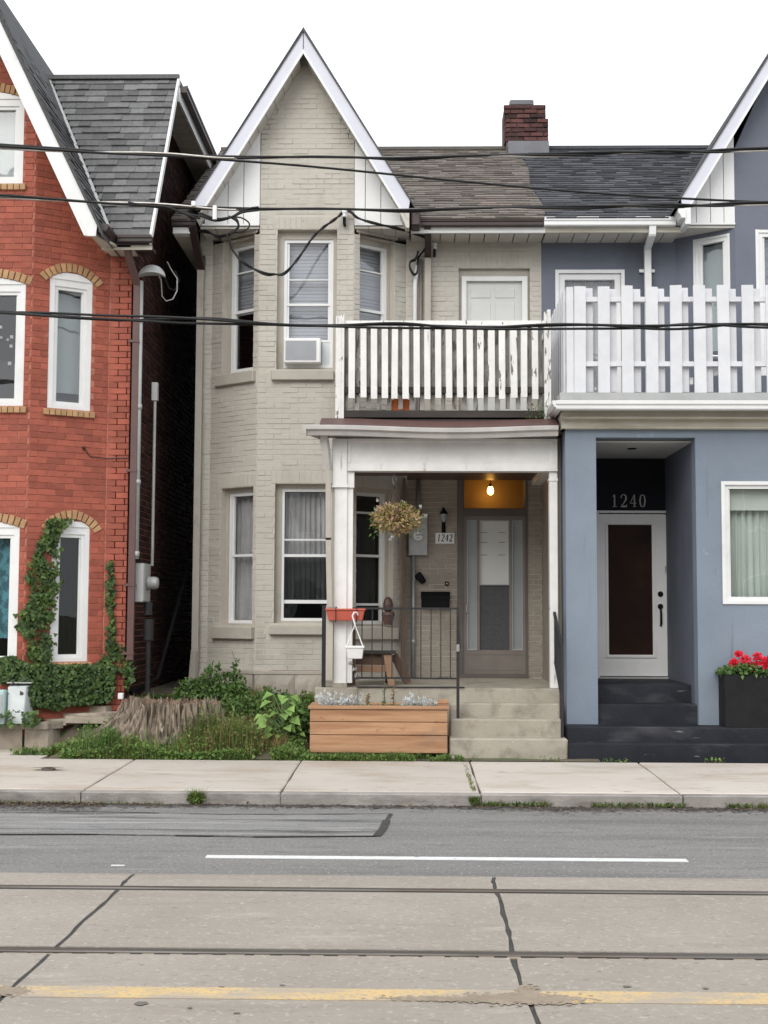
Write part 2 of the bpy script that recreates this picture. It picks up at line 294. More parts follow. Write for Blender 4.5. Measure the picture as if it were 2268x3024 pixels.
m_ac = mat('air conditioner grille', (.4, .41, .45), (.35, .36, .4), 5, .6)
m_glass = glassmat('window glass')
m_screenglass = glassmat('dim window glass', (.52, .53, .53), 1.6)
m_amber = glassmat('amber glass', (1, .86, .6), 1.4, .25)
m_hall = mat('warm hall plaster', (.24, .185, .11), (.2, .15, .085), 2, .85, .1, 30)
m_bulb = emit('lit bulb', (1, .68, .26), 30)
m_ivy = leafmat('ivy leaf', (.075, .13, .036), (.04, .08, .026), .55)
m_ivylight = leafmat('young ivy leaf', (.11, .165, .04), (.07, .12, .035), .35)
m_grass = leafmat('grass blade', (.15, .205, .05), (.085, .14, .035), .45)
m_weed = leafmat('weed leaf', (.125, .215, .055), (.07, .145, .038), .55)
m_drygrass = leafmat('dry grass', (.3, .23, .1), (.2, .17, .07), .35)
m_lime = leafmat('lime green leaf', (.27, .42, .12), (.2, .34, .09), .22)
m_groundleaf = leafmat('low weed leaf', (.15, .24, .055), (.09, .165, .04), .5)
m_pinkflower = leafmat('faded pink flower', (.62, .4, .36), (.5, .3, .22), .3)
m_silverleaf = leafmat('silver felted leaf', (.58, .6, .6), (.48, .5, .5), .2)
m_dryflower = leafmat('dried flower', (.66, .52, .26), (.5, .35, .15), .4)
m_petal = leafmat('red petal', (.85, .045, .085), (.75, .03, .06), .2)
m_stem = mat('woody stem', (.13, .09, .055), (.09, .06, .038), 8, .85, .3, 60)
m_greenstem = mat('green stem', (.12, .19, .07), (.09, .15, .05), 8, .7)
m_oil = mat('old oil spot', (.17, .15, .13), (.12, .105, .092), 12, .8)
# ------------------------------------------------------------------ the street
def struct(o): o['kind'] = 'structure'; return o
XL, XR = -45., 45.
g = MB(); g.quad((-400, -300, -.12), (400, -300, -.12), (400, 600, -.12), (-400, 600, -.12)); struct(g.build('ground', m_farground))
def sheet(name, m, x0, x1, y0, y1, z, nx=1, ny=1, fz=None):
    b = MB(); vs = [(x0+(x1-x0)*i/nx, y0+(y1-y0)*j/ny, 0) for j in range(ny+1) for i in range(nx+1)]
    vs = [(x, y, z+(fz(x, y) if fz else 0)) for x, y, _ in vs]
    b.add(vs, [(j*(nx+1)+i, j*(nx+1)+i+1, (j+1)*(nx+1)+i+1, (j+1)*(nx+1)+i) for j in range(ny) for i in range(nx)]); return b.build(name, m)
struct(sheet('road', m_asph, XL, XR, .1, 11.74, 0))
b = MB(); e = [(XL, 10.07)]+[(x, 10.1+.03*math.sin(x*2)) for x in (-8, -3.5, -2.4, -1.2)]+[(-.26, 10.15), (-.22, 10.5), (-.2, 10.9), (-.17, 11.25)]+[(x, 11.22+.07*math.sin(x*1.7+1)) for x in (-.8, -1.6, -2.4, -3.3, -4.5, -8)]+[(XL, 11.2)]
b.add([(x, y, .004) for x, y in e], [tuple(range(len(e)))]); struct(b.build('asphalt_patch', m_patch))
b = MB()
for i in range(len(e)-2):
    (x0, y0), (x1, y1) = e[i], e[i+1]
    n = max(1, int(math.hypot(x1-x0, y1-y0)/.25)); n = min(n, 60)
    for k in range(n):
        if R() < .12: continue
        a = k/n; c = (k+1)/n; w = U(.006, .02)*(2 if 4 <= i <= 6 else 1); px, py = x0+(x1-x0)*a, y0+(y1-y0)*a; qx, qy = x0+(x1-x0)*c, y0+(y1-y0)*c
        l = math.hypot(qx-px, qy-py); nx, ny = -(qy-py)/l*w, (qx-px)/l*w
        b.quad((px-nx, py-ny, .008), (qx-nx, qy-ny, .008), (qx+nx, qy+ny, .008), (px+nx, py+ny, .008))
struct(b.build('tar_seam', m_tar))
# concrete track bed in slabs with rails
bed = sheet('track_bed', m_tar, XL, XR, 3.2, 8.63, .003); struct(bed)
JX = [-1.8+2.32*k for k in range(-18, 20)]
rows = [(8.26, 8.63), (6.78, 8.13), (5.15, 6.64), (3.74, 5.03), (3.2, 3.61)]
def wob(x, y): return .012*noise.noise((x*3, y*3, 0))+.006*noise.noise((x*13, y*13, 4))
for r, (y0, y1) in enumerate(rows):
    for a, c in zip(JX, JX[1:]):
        n = 10; gap = .013
        lo = [(a+gap+.028*noise.noise((a, y*2.2, 7))+.012*noise.noise((a, y*9, 3)), y) for y in [y0+(y1-y0)*i/n for i in range(n+1)]]
        hi = [(c-gap+.028*noise.noise((c, y*2.2, 7))+.012*noise.noise((c, y*9, 9)), y) for y in [y0+(y1-y0)*i/n for i in range(n+1)]]
        b = MB(); vs = [(x, y, .009) for x, y in lo]+[(x, y, .009) for x, y in hi]
        vs += [(x, y, .0) for x, y in lo]+[(x, y, .0) for x, y in hi]; m = n+1
        fs = [(i, m+i, m+i+1, i+1) for i in range(n)]+[(i, i+1, 2*m+i+1, 2*m+i) for i in range(n)]+[(m+i, 3*m+i, 3*m+i+1, m+i+1) for i in range(n)]
        fs += [(0, 2*m, 3*m, m), (n, m+n, 3*m+n, 2*m+n)]
        b.add(vs, fs); b.build('concrete_slab', m_bed, bed)
for yc, sg in ((8.2, -1), (6.7, 1), (5.09, -1), (3.675, 1)):
    b = MB(); b.extr(Fr(0, yc, 1, yc), [(-.032, .001), (-.032, .009), (-.025, .015), (.022, .015), (.028, .009), (.028, .001)], XL, XR); b.build('streetcar_rail', m_rail, bed)
b = MB()                                                           # strips of filler on both sides of each rail
for yc, sg in ((8.2, -1), (6.7, 1)):
    for k in range(60):
        x = -4+k*.14; b.box(x, x+U(.05, .13), yc+sg*-.062, yc+sg*-.04+U(-.004, .012), .003, .007)
b.build('joint_filler', m_sand, bed)['kind'] = 'stuff'
b = MB(); b.box(-1.432, 1.918, 9.225, 9.325, .001, .005); struct(b.build('lane_marking', m_white_line))
b = MB(); b.box(-2.02, -1.93, 8.92, 8.95, .001, .004); struct(b.build('paint_fleck', m_white_line))
for a, c in zip(JX, JX[1:]):
    b = MB(); b.box(a+.03, c-.03, 5.9, 6.07, .0095, .0125); struct(b.build('yellow_line', m_yellow_line)) if abs(a) < 16 else None
def blob(name, m, pts, z, amp=.04, n=48, parent=None):
    """flat irregular patch through the given outline"""
    b = MB(); vs = []
    k = len(pts)
    for i in range(n):
        t = i*k/n; a = pts[int(t) % k]; c = pts[(int(t)+1) % k]; f = t-int(t)
        x, y = a[0]+(c[0]-a[0])*f, a[1]+(c[1]-a[1])*f; vs.append((x+U(-amp, amp), y+U(-amp, amp)*.4, z))
    b.add(vs, [tuple(range(n))]); return b.build(name, m, parent)
b = MB()                                                           # grit washed onto the slabs: thousands of grains
for (cx, cy, rx, ry, n) in ((.2, 5.93, .3, .035, 900), (.5, 5.94, .24, .075, 1700), (.53, 6.05, .05, .1, 350), (-1.82, 5.98, .1, .06, 600)):
    for k in range(n):
        x, y = random.gauss(cx, rx*.45), random.gauss(cy, ry*.45); r = U(.003, .013); a0 = U(0, 6)
        b.add([(x+r*math.cos(a0+i*1.26)*U(.7, 1.6), y+r*math.sin(a0+i*1.26), .0132+R()*.001) for i in range(5)], [(0, 1, 2, 3, 4)])
o = b.build('grit', m_sand); o['kind'] = 'stuff'; o['label'] = 'brown grit spilled over the yellow line at the slab joint'; o['category'] = 'grit'
for q, rx, ry in (((305, 455), .04, .02), ((480, 419), .02, .008), ((1355, 418), .03, .01), ((1525, 422), .02, .01), ((410, 464), .015, .008), ((610, 415), .02, .006), ((512, 476), .02, .008)):
    x, y = gnd(P(*q), 0); struct(blob('oil_spot', m_oil, [(x+rx*.8*math.cos(t), y+ry*1.5*math.sin(t)) for t in (0, 1, 2, 3, 4, 5)], .0135, .004, 14))
# kerb and sidewalk
SJ = [-2.94+1.78*k for k in range(-12, 13)]
kb = sheet('kerb', m_kerb, XL, XR, 11.755, 11.9, .02); struct(kb)
wk = sheet('sidewalk', m_tar, XL, XR, 11.76, 14.02, .06); struct(wk)
def swz(y): return .112+(y-11.7)*.013
def slab(x0, x1, y0, y1, z0, z1f, name, m, par, jit=.006):
    n = 5; b = MB(); e = []
    for i in range(n): e.append((x0+(x1-x0)*i/n, y0))
    for i in range(n): e.append((x1, y0+(y1-y0)*i/n))
    for i in range(n): e.append((x1-(x1-x0)*i/n, y1))
    for i in range(n): e.append((x0, y1-(y1-y0)*i/n))
    e = [(x+U(-jit, jit), y+U(-jit, jit)*.5) for x, y in e]; k = len(e); cx, cy = (x0+x1)/2, (y0+y1)/2
    t = [(cx+(x-cx)*(1-.012/abs(x1-x0)*2), cy+(y-cy)*(1-.012/abs(y1-y0)*2)) for x, y in e]
    vs = [(x, y, z1f(y)) for x, y in t]+[(x, y, z1f(y)-.008) for x, y in e]+[(x, y, z0) for x, y in e]
    b.add(vs, [tuple(range(k))]+[(i, k+i, k+(i+1) % k, (i+1) % k) for i in range(k)]+[(k+i, 2*k+i, 2*k+(i+1) % k, k+(i+1) % k) for i in range(k)]); return b.build(name, m, par)
for a, c in zip(SJ, SJ[1:]):
    dz = U(-.006, .006)
    slab(a+.008, c-.008, 11.882, 14.0, .05, lambda y: swz(y)+dz, 'slab', m_walk, wk)
    slab(a+.005, c-.005, 11.735, 11.872, -.05, lambda y: swz(11.75)+dz-.004, 'kerb_stone', m_kerb, kb, .004)
b = MB(); b.box(-9, -3.95, 14.01, 14.95, .05, .14); struct(b.build('sidewalk_apron', m_walk))
x, y = gnd(O(250, 565), .13); struct(blob('rust_stain', m_sand, [(x+.17*math.cos(t), y+.06*math.sin(t)) for t in (0, 1, 2, 3, 4, 5)], .152, .03, 24))
b = MB(); b.lathe((x, y, .12), [(.07, 0), (.07, .03), (.055, .034)], 18); tag(b.build('valve_cover', m_rail), 'small round dark iron cover set in the sidewalk before the red house', 'cover')
# far sidewalk where the photographer stands
b = MB(); b.box(XL, XR, -4, .1, -.1, .11); struct(b.build('near_sidewalk', m_walk))
# yard
def yz(x, y):
    t = min(1, max(0, (y-14.02)/2.4))
    h = .145+.56*t
    if x > -1.15: h = .145+.1*t*max(0, 1-(x+1.15)/.4)+.0
    if x < -3.7:
        k = min(1, (-3.7-x)/.3); h = h*(1-k)+k*(.1+min(1, max(0, (y-14.9)/.5))*.5)
    return h+.025*noise.noise((x*2.3, y*2.3, 1))*min(1, (y-14)*3)
def ydz(x, y): return yz(x, y)-.0
yd = sheet('yard', m_soil, -9, 2.0, 14.0, 24, 0, 150, 110, lambda x, y: ydz(x, min(y, 16.6))); struct(yd)
# ------------------------------------------------------------------ walls, bricks, windows, roofs
def wallpart(house, fr, u0, u1, z0, z1, ops, m, thick=.2, name='wall'):
    us = sorted({u0, u1, *[o[0] for o in ops], *[o[1] for o in ops]}); zs = sorted({z0, z1, *[o[2] for o in ops], *[o[3] for o in ops]}); b = MB(); w = fr.w
    us = [u for u in us if u0 <= u <= u1]; zs = [z for z in zs if z0 <= z <= z1]
    for a, c in zip(us, us[1:]):
        for e, g in zip(zs, zs[1:]):
            mu, mz = (a+c)/2, (e+g)/2
            if any(o[0] < mu < o[1] and o[2] < mz < o[3] for o in ops): continue
            b.quad(w(a, 0, e), w(c, 0, e), w(c, 0, g), w(a, 0, g)); b.quad(w(c, -thick, e), w(a, -thick, e), w(a, -thick, g), w(c, -thick, g))
    for o in ops:
        a, c, e, g = o[:4]; t = -thick
        b.quad(w(a, 0, e), w(a, 0, g), w(a, t, g), w(a, t, e)); b.quad(w(c, 0, g), w(c, 0, e), w(c, t, e), w(c, t, g))
        b.quad(w(a, 0, e), w(a, t, e), w(c, t, e), w(c, 0, e)); b.quad(w(a, 0, g), w(c, 0, g), w(c, t, g), w(a, t, g))
    b.quad(w(u0, 0, z0), w(u0, 0, z1), w(u0, -thick, z1), w(u0, -thick, z0)); b.quad(w(u1, 0, z1), w(u1, 0, z0), w(u1, -thick, z0), w(u1, -thick, z1)); b.quad(w(u0, 0, z1), w(u1, 0, z1), w(u1, -thick, z1), w(u0, -thick, z1))
    return b.build(name, m, house)

BRV = []
for k in range(5):
    b = MB(); j = lambda q: q+U(-.012, .012)
    bu, bz = .018, .06
    fr_ = [(j(-.5+bu), 1+U(-.08, .08), j(-.5+bz)), (j(.5-bu), 1+U(-.08, .08), j(-.5+bz)), (j(.5-bu), 1+U(-.08, .08), j(.5-bz)), (j(-.5+bu), 1+U(-.08, .08), j(.5-bz))]
    md = [(-.5, .6, -.5), (.5, .6, -.5), (.5, .6, .5), (-.5, .6, .5)]; bk = [(x, 0, z) for x, _, z in md]
    vs = [(x, -d, z) for x, d, z in fr_+md+bk]
    fs = [(0, 1, 2, 3)]+[(i, 4+i, 4+(i+1) % 4, (i+1) % 4) for i in range(4)]+[(4+i, 8+i, 8+(i+1) % 4, 4+(i+1) % 4) for i in range(4)]
    BRV.append((vs, fs))
class Bricks:
    def __init__(s, house, m, nmax=300): s.house, s.m, s.nmax = house, m, nmax; s.l = []; s.me = []
    def lay(s, wall, fr, u0, u1, z0, z1, ops, ch, bl, jh, jv, d=.011, clip=None, head=0, dv=(.75, 1.25)):
        k = 0; z = z0
        while z < z1-.02:
            a, c = (u0, u1) if clip is None else clip(z+ch*.5)
            zt = min(z+ch, z1); iv = [(max(a, u0), min(c, u1))]
            for o in ops:
                if o[2] < z+ch*.55 and o[3] > z+ch*.45:
                    nv = []
                    for p, q in iv:
                        if o[1] <= p or o[0] >= q: nv.append((p, q)); continue
                        if o[0] > p: nv.append((p, o[0]))
                        if o[1] < q: nv.append((o[1], q))
                    iv = nv
            b2 = bl/2 if head and k % head == head-1 else bl
            for p, q in iv:
                if q-p < .02: continue
                x = math.floor((p-u0)/b2)*b2+u0+(b2/2 if k % 2 else 0)-b2
                while x < q:
                    x0, x1 = max(x, p), min(x+b2, q); 
                    if x1-x0 > .035: s.l.append((wall, fr, x0+jv/2 if x0 > p else x0+.001, x1-jv/2 if x1 < q else x1-.001, z+jh/2, zt-jh/2, d*U(*dv)))
                    x += b2
            z += ch; k += 1
    def finish(s):
        def vis(q):
            w, fr, a, c, e, g, d = q; p = proj(fr.w((a+c)/2, d, (e+g)/2))
            return (c-a)*(g-e)/p[2]**2 if 5 < p[0] < 2263 and 5 < p[1] < 3019 else 0
        s.l.sort(key=vis, reverse=True)
        for k, (vs, fs) in enumerate(BRV):
            me = bpy.data.meshes.new('brick'); me.from_pydata(vs, [], fs); me.materials.append(s.m); me.update(); s.me.append(me)
        rest = MB()
        for i, (w, fr, a, c, e, g, d) in enumerate(s.l):
            if i < s.nmax and vis(s.l[i]) > 0:
                inst('brick', s.me[i % 5], w, fr.w((a+c)/2, -.004, (e+g)/2), fr.rot()+U(-.003, .003), (c-a, d+.004, g-e))
            else:
                vs, fs = BRV[i % 5]; rest.add([fr.w((a+c)/2+x*(c-a), -.004-y*(d+.004), (e+g)/2+z*(g-e)) for x, y, z in vs], fs)
        if rest.v: rest.build('brickwork', s.m, s.house)['kind'] = 'stuff'

INNER = {}
def window(house, fr, op, dep=.12, cw=(.05, .05, .05, .0), cm=None, fw=.045, fm=None, rails=(), gl=None, sashes=None, name='window', stile=.03):
    """op: opening (u0,u1,z0,z1); casing of widths l,r,t,b; frame; rails as (z, thickness, depth offset); panes between rails"""
    u0, u1, z0, z1 = op[:4]; fm = fm or m_white; gl = gl or m_glass
    a, c, e, g = u0+cw[0], u1-cw[1], z0+cw[3], z1-cw[2]
    b = MB(); d0, d1 = -dep-.05, -dep+.012
    b.fb(fr, a, a+fw, d0, d1, e, g); b.fb(fr, c-fw, c, d0, d1, e, g); b.fb(fr, a+fw, c-fw, d0, d1-.002, g-fw, g); b.fb(fr, a+fw, c-fw, d0, d1-.002, e, e+fw)
    w = b.build(name, fm, house)
    if cm:
        b = MB(); d2 = -dep+.03
        if cw[0]: b.fb(fr, u0, a, d0+.01, d2, z0, z1)
        if cw[1]: b.fb(fr, c, u1, d0+.01, d2, z0, z1)
        if cw[2]: b.fb(fr, a, c, d0+.01, d2-.004, g, z1)
        if cw[3]: b.fb(fr, a, c, d0+.01, d2-.004, z0, e)
        if b.v: b.build('casing', cm, w)
    zz = [e+fw]
    for r in rails:
        b = MB(); b.fb(fr, a+fw, c-fw, d0+.006+(r[2] if len(r) > 2 else 0), d1-.008+(r[2] if len(r) > 2 else 0), r[0]-r[1]/2, r[0]+r[1]/2); b.build('sash_rail', fm, w); zz += [r[0]-r[1]/2, r[0]+r[1]/2]
    zz.append(g-fw)
    if stile:
        for p, q in ((a+fw, a+fw+stile), (c-fw-stile, c-fw)): b = MB(); b.fb(fr, p, q, d0+.008, d1-.02, e+fw, g-fw); b.build('sash_stile', fm, w)
    gls = gl if isinstance(gl, (list, tuple)) else [gl]*9
    for i in range(0, len(zz), 2):
        if gls[i//2] is None: continue
        b = MB(); b.fb(fr, a+fw+.002, c-fw-.002, -dep-.032, -dep-.027, zz[i]-.004, zz[i+1]+.004); b.build('pane', gls[i//2], w)
    INNER[w.name] = (a+fw, c-fw, e+fw, g-fw)
    return w
def curtain(w, fr, a, c, z0, z1, d, m, n=7, amp=.018, name='curtain'):
    b = MB(); k = n*8; vs = []; ph = U(0, 6)
    for i in range(k+1):
        u = a+(c-a)*i/k; t = i/8*2*math.pi+ph; s = amp*(math.sin(t)+.4*math.sin(2.3*t+1))
        vs += [fr.w(u, d+s*.6, z1), fr.w(u+.01*math.sin(i*.7), d+s, (z0+z1)/2), fr.w(u+.012*math.sin(i), d+s*1.2, z0)]
    b.add(vs, [(3*i+j, 3*i+j+1, 3*i+j+4, 3*i+j+3) for i in range(k) for j in (0, 1)]); return b.build(name, m, w, smooth=True)
def blind(w, fr, a, c, z0, z1, d, m, pitch=.03):
    b = MB(); z = z0
    while z < z1:
        t = U(-.003, .003); b.hexa([fr.w(a, d-.006, z+t), fr.w(c, d-.006, z+t), fr.w(c, d-.009, z+t), fr.w(a, d-.009, z+t), fr.w(a, d+.012, z+pitch*.8), fr.w(c, d+.012, z+pitch*.8), fr.w(c, d+.009, z+pitch*.8), fr.w(a, d+.009, z+pitch*.8)]); z += pitch
    return b.build('blind', m, w)
def sill(w, fr, u0, u1, z0, z1, out, m, inn=-.1, bev=.008):
    b = MB(); b.extr(fr, [(inn, z0), (out, z0), (out, z1-.012), (inn, z1)], u0, u1); return b.build('sill', m, w, bevel=bev)
# shingle: u along course, butt at v=0
class Shingles:
    def __init__(s, house, m, nmax): s.house, s.m, s.nmax = house, m, nmax; s.l = []
    def lay(s, deck, o, ud, vd, vlen, lo, hi, exp, tw=(.12, .22), over=.02, thick=.009):
        """o: world point at u=0,v=0; ud, vd unit vectors; lo/hi: u range as function of v"""
        o, ud, vd = Vector(o), Vector(ud).normalized(), Vector(vd).normalized(); nn = ud.cross(vd)
        v = 0.
        while v < vlen-.01:
            h = min(exp, vlen-v); a, c = lo(v+h/2), hi(v+h/2); u = a-U(0, tw[1])
            while u < c:
                w = U(*tw); p, q = max(u, a), min(u+w, c)
                if q-p > .02:
                    t0 = thick*U(.9, 2.3)
                    vs = [o+ud*p+vd*v, o+ud*q+vd*v, o+ud*q+vd*(v+h+over), o+ud*p+vd*(v+h+over)]
                    top = [vs[0]+nn*t0, vs[1]+nn*t0, vs[2]+nn*.002, vs[3]+nn*.002]
                    s.l.append((deck, vs, top))
                u += w+.003
            v += exp
    def finish(s):
        def vis(q):
            p = [proj(x) for x in q[2]]; cx = sum(x[0] for x in p)/4; cy = sum(x[1] for x in p)/4
            if not(0 < cx < 2268 and 0 < cy < 3024): return 0
            return abs(sum(p[i][0]*p[(i+1) % 4][1]-p[(i+1) % 4][0]*p[i][1] for i in range(4)))/2
        if s.nmax: s.l.sort(key=vis, reverse=True)
        rest = MB(); fs = [(0, 1, 2, 3), (4, 5, 1, 0), (5, 6, 2, 1), (7, 4, 0, 3)]
        for i, (deck, bot, top) in enumerate(s.l):
            if i < s.nmax and vis(s.l[i]) > 0: MB().add(top+bot, fs).build('shingle', s.m, deck)
            else: rest.add(top+bot, fs)
        if rest.v: rest.build('shingles', s.m, s.house)['kind'] = 'stuff'
def gutter(par, fr, u0, u1, zt, h, w, m, d=0, name='gutter'):
    """K-profile gutter hung at depth d, top at zt"""
    b = MB(); b.extr(fr, [(d, zt-h), (d+w*.8, zt-h), (d+w*.86, zt-h*.9), (d+w*.86, zt-h*.55), (d+w, zt-h*.4), (d+w, zt-.006), (d+w-.012, zt), (d+w-.016, zt-.012), (d+.01, zt-.02), (d, zt)], u0, u1); return b.build(name, m, par)
def downpipe(par, pts, w, d, m, name='downpipe'):
    b = MB()
    for p, q in zip(pts, pts[1:]): 
        p, q = Vector(p), Vector(q); t = (q-p).normalized()*.012; b.bar(p-t, q+t, w, d)
    return b.build(name, m, par)
def text_strokes(b, fr, s, u, z, h, w, d, th, ds, lean=0):
    """seriffed numerals built from strokes of varying width"""
    G = {'1': [[(.25, .82, .4), (.5, 1, .7), (.5, .9, 1), (.5, 0, 1)], [(.2, .02, .45), (.8, .02, .45)]],
         '2': [[(.12, .74, 1.1), (.14, .88, .6), (.32, .99, .5), (.55, 1, .6), (.78, .9, 1), (.82, .72, 1.2), (.72, .52, 1), (.45, .28, .6), (.1, .05, .5), (.12, .03, .8), (.5, .05, 1.2), (.85, .03, .9), (.9, .2, .4)]],
         '4': [[(.66, 1, .5), (.1, .33, .45), (.1, .3, .5), (.95, .3, .5)], [(.68, 1, .7), (.68, .5, 1.1), (.68, 0, 1.1)], [(.45, .02, .4), (.9, .02, .4)]],
         '0': [[(.5, 1, .45), (.25, .9, .9), (.14, .5, 1.15), (.25, .1, .9), (.5, 0, .45), (.75, .1, .9), (.86, .5, 1.15), (.75, .9, .9), (.5, 1, .45)]]}
    for k, ch in enumerate(s):
        for st in G[ch]:
            pts = []
            for (x0, y0, w0), (x1, y1, w1) in zip(st, st[1:]):
                for t in (0, .25, .5, .75): pts.append((x0+(x1-x0)*t, y0+(y1-y0)*t, w0+(w1-w0)*t))
            pts.append(st[-1]); Lr = []
            for i, (x, y, ww) in enumerate(pts):
                a = pts[max(i-1, 0)]; c = pts[min(i+1, len(pts)-1)]; dx, dy = (c[0]-a[0])*w, (c[1]-a[1])*h; l = math.hypot(dx, dy) or 1
                cu, cz = u+k*ds+x*w+lean*y*h, z+y*h; Lr.append(((cu-dy/l*ww*th/2, cz+dx/l*ww*th/2), (cu+dy/l*ww*th/2, cz-dx/l*ww*th/2)))
            for (l0, r0), (l1, r1) in zip(Lr, Lr[1:]): b.fpoly(fr, [r0, r1, l1, l0], d-.004, d+.003)
    return b
def shell(house, x0, x1, y0, y1, z1, m, zb=.1, left=True, right=True, yr=None, name='wall'):
    """plain side and back walls"""
    b = MB()
    if left: b.box(x0, x0+.2, y0, y1, zb, z1)
    if right: b.box(x1-.2, x1, y0, y1, zb, z1)
    b.box(x0+(.2 if left else 0), x1-(.2 if right else 0), y1-.2, y1, zb, z1); return b.build(name, m, house)
# ------------------------------------------------------------------ red brick house
red = thing('brick_house', 'red painted brick house with buff brick arches and steep grey mansard roof', 'house', (-5.2, 15.4, .3))
RX, RY, RB = -3.365, 15.4, 14.9; RCX = -5.02
rfront = Fr(-5.62, RB, -4.42, RB); rside = Fr(-4.42, RB, -3.635, RY); rmain = front(RY); rlside = Fr(-6.405, RY, -5.62, RB)
ZR = 6.02
def pu(fr, p): return fr.pix(p)[0]
def pz(fr, p): return fr.pix(p)[1]
a2 = (pu(rside, E(398, 800)), pu(rside, E(748, 800))); 
s2 = (a2[0], a2[1], pz(rside, E(570, 1408)), pz(rside, E(570, 352)))
a1 = (pu(rside, I(368, 1300)), pu(rside, I(640, 1300)))
s1 = (a1[0], a1[1], pz(rside, I(500, 1730)), pz(rside, I(500, 752)))
wr = 1.2-(4.5-4.42); wl = 1.2-wr
f1 = (wl, wr, 1.1, 2.66); f2 = (wl, wr, 4.07, 5.5); f3 = (wl+.06, wr-.07, 6.70, 7.72)
RISE = .09
def grow(o): return (o[0]-.005, o[1]+.005, o[2]-.085, o[3]+RISE)
rb = Bricks(red, m_red, 300)
gz = lambda x: 9.02-2.05*abs(x-RCX)
def rclip(z):
    w = (9.0-z)/2.05; x0, x1 = RCX-w, RCX+w; return max(0, x0+5.62), min(1.2, x1+5.62)
# front of the bay runs up into the gable
b = MB(); fr = rfront
wf = wallpart(red, rfront, 0, 1.2, .3, 7.85, [f1, f2, f3], m_redmortar)
b = MB(); b.fpoly(rfront, [(0, 7.85), (1.2, 7.85), (.6, 9.05)], -.2, 0); b.build('gable_wall', m_redmortar, red)
rb.lay(wf, rfront, 0, 1.2, .32, 8.9, [grow(f1), grow(f2), grow(f3)], .0735, .215, .005, .009, .007, rclip)
ws = wallpart(red, rside, 0, rside.len, .3, ZR, [s1, s2], m_redmortar)
b = MB(); b.fpoly(rside, [(0, ZR), (rside.len, ZR), (rside.len, 6.17), (0, 7.78)], -.2, 0); b.build('gable_cheek', m_redmortar, red)
rb.lay(ws, rside, .004, rside.len-.004, .32, 7.7, [grow(s1), grow(s2)], .0735, .215, .005, .009, .007, lambda z: (.004, rside.len-.004 if z < 6.15 else max(.004, rside.len*(7.78-z)/1.61)))
wm = wallpart(red, rmain, -3.635, RX, .3, 6.35, [], m_redmortar)
rb.lay(wm, rmain, -3.622, RX-.002, .32, 6.2, [], .0735, .215, .005, .009, .007)
wls = wallpart(red, rlside, 0, rlside.len, .3, ZR, [], m_redmortar); rb.lay(wls, rlside, .004, rlside.len-.004, .32, ZR-.02, [], .0735, .215, .005, .009, .007)
wll = wallpart(red, rmain, -7.4, -6.405, .3, 6.35, [], m_redmortar); rb.lay(wll, rmain, -7.39, -6.41, .32, 6.2, [], .0735, .215, .005, .009, .007)
rb.finish()
# side wall along the alley, back wall, far side
rs2 = Fr(RX, RY, RX, 24.)
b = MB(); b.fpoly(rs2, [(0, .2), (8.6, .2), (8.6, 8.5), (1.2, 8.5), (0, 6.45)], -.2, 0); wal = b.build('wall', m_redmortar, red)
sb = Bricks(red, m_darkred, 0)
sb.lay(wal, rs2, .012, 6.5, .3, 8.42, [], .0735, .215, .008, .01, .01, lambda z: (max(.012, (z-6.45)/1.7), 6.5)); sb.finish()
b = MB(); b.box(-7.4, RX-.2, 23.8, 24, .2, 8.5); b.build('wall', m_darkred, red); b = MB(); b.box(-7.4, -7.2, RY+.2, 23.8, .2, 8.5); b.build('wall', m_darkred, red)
def arched(fr, o, par, nv, pane_m=None, cw=.085, sillb=True, low=0):
    u0, u1, z0, z1 = o
    w = window(par, fr, o, .035, (cw*.75, cw*.75, .085, cw*.6), m_white, .038, m_white, (), pane_m or m_glass, stile=.016)
    n = 10; pts = [(u0, z1-.002), (u1, z1-.002)]+[(u1+(u0-u1)*i/n, z1+RISE*(1-(2*i/n-1)**2)) for i in range(1, n)]
    b = MB(); b.fpoly(fr, pts, -.06, .004); b.build('arch_panel', m_white, w)
    c = (u0+u1)/2; hw = (u1-u0)/2; Rr = (hw*hw+RISE*RISE)/(2*RISE); zc = z1+RISE-Rr; am = math.asin(min(1, (hw+.055)/Rr))
    for k in range(nv):
        a, e = -am+2*am*k/nv+.006/Rr, -am+2*am*(k+1)/nv-.006/Rr; r0, r1 = Rr+.002, Rr+.105+U(-.006, .006)
        b = MB(); b.fpoly(fr, [(c+r0*math.sin(a), zc+r0*math.cos(a)), (c+r0*math.sin(e), zc+r0*math.cos(e)), (c+r1*math.sin(e), zc+r1*math.cos(e)), (c+r1*math.sin(a), zc+r1*math.cos(a))], -.02, .022+U(-.004, .006)); b.build('arch_brick', m_yel, w, bevel=.004)
    if sillb:
        ns = max(6, int((u1-u0+.1)/.068)); sw = (u1-u0+.1)/ns
        for k in range(ns):
            b = MB(); x = u0-.05+k*sw; t = U(-.004, .004); b.extr(fr, [(-.03, z0-.085), (.045+t, z0-.085), (.045+t, z0-.016), (-.03, z0-.003)], x+.004, x+sw-.004); b.build('sill_brick', m_yel, w, bevel=.004)
    return w
w = arched(rside, s2, red, 12); i_ = INNER[w.name]; b = MB(); b.fb(rside, i_[0]-.02, i_[1]+.02, -.2, -.19, i_[2]+.13, i_[3]+.02); b.build('blind', m_paleblind, w)
b = MB(); b.fb(rside, i_[0], i_[0]+.07, -.3, -.22, i_[2]-.1, i_[2]+.13); b.fb(rside, i_[0]+.08, i_[1]+.1, -.3, -.22, i_[2]-.1, i_[2]+.06); b.build('sill_clutter', m_darkshape, w)
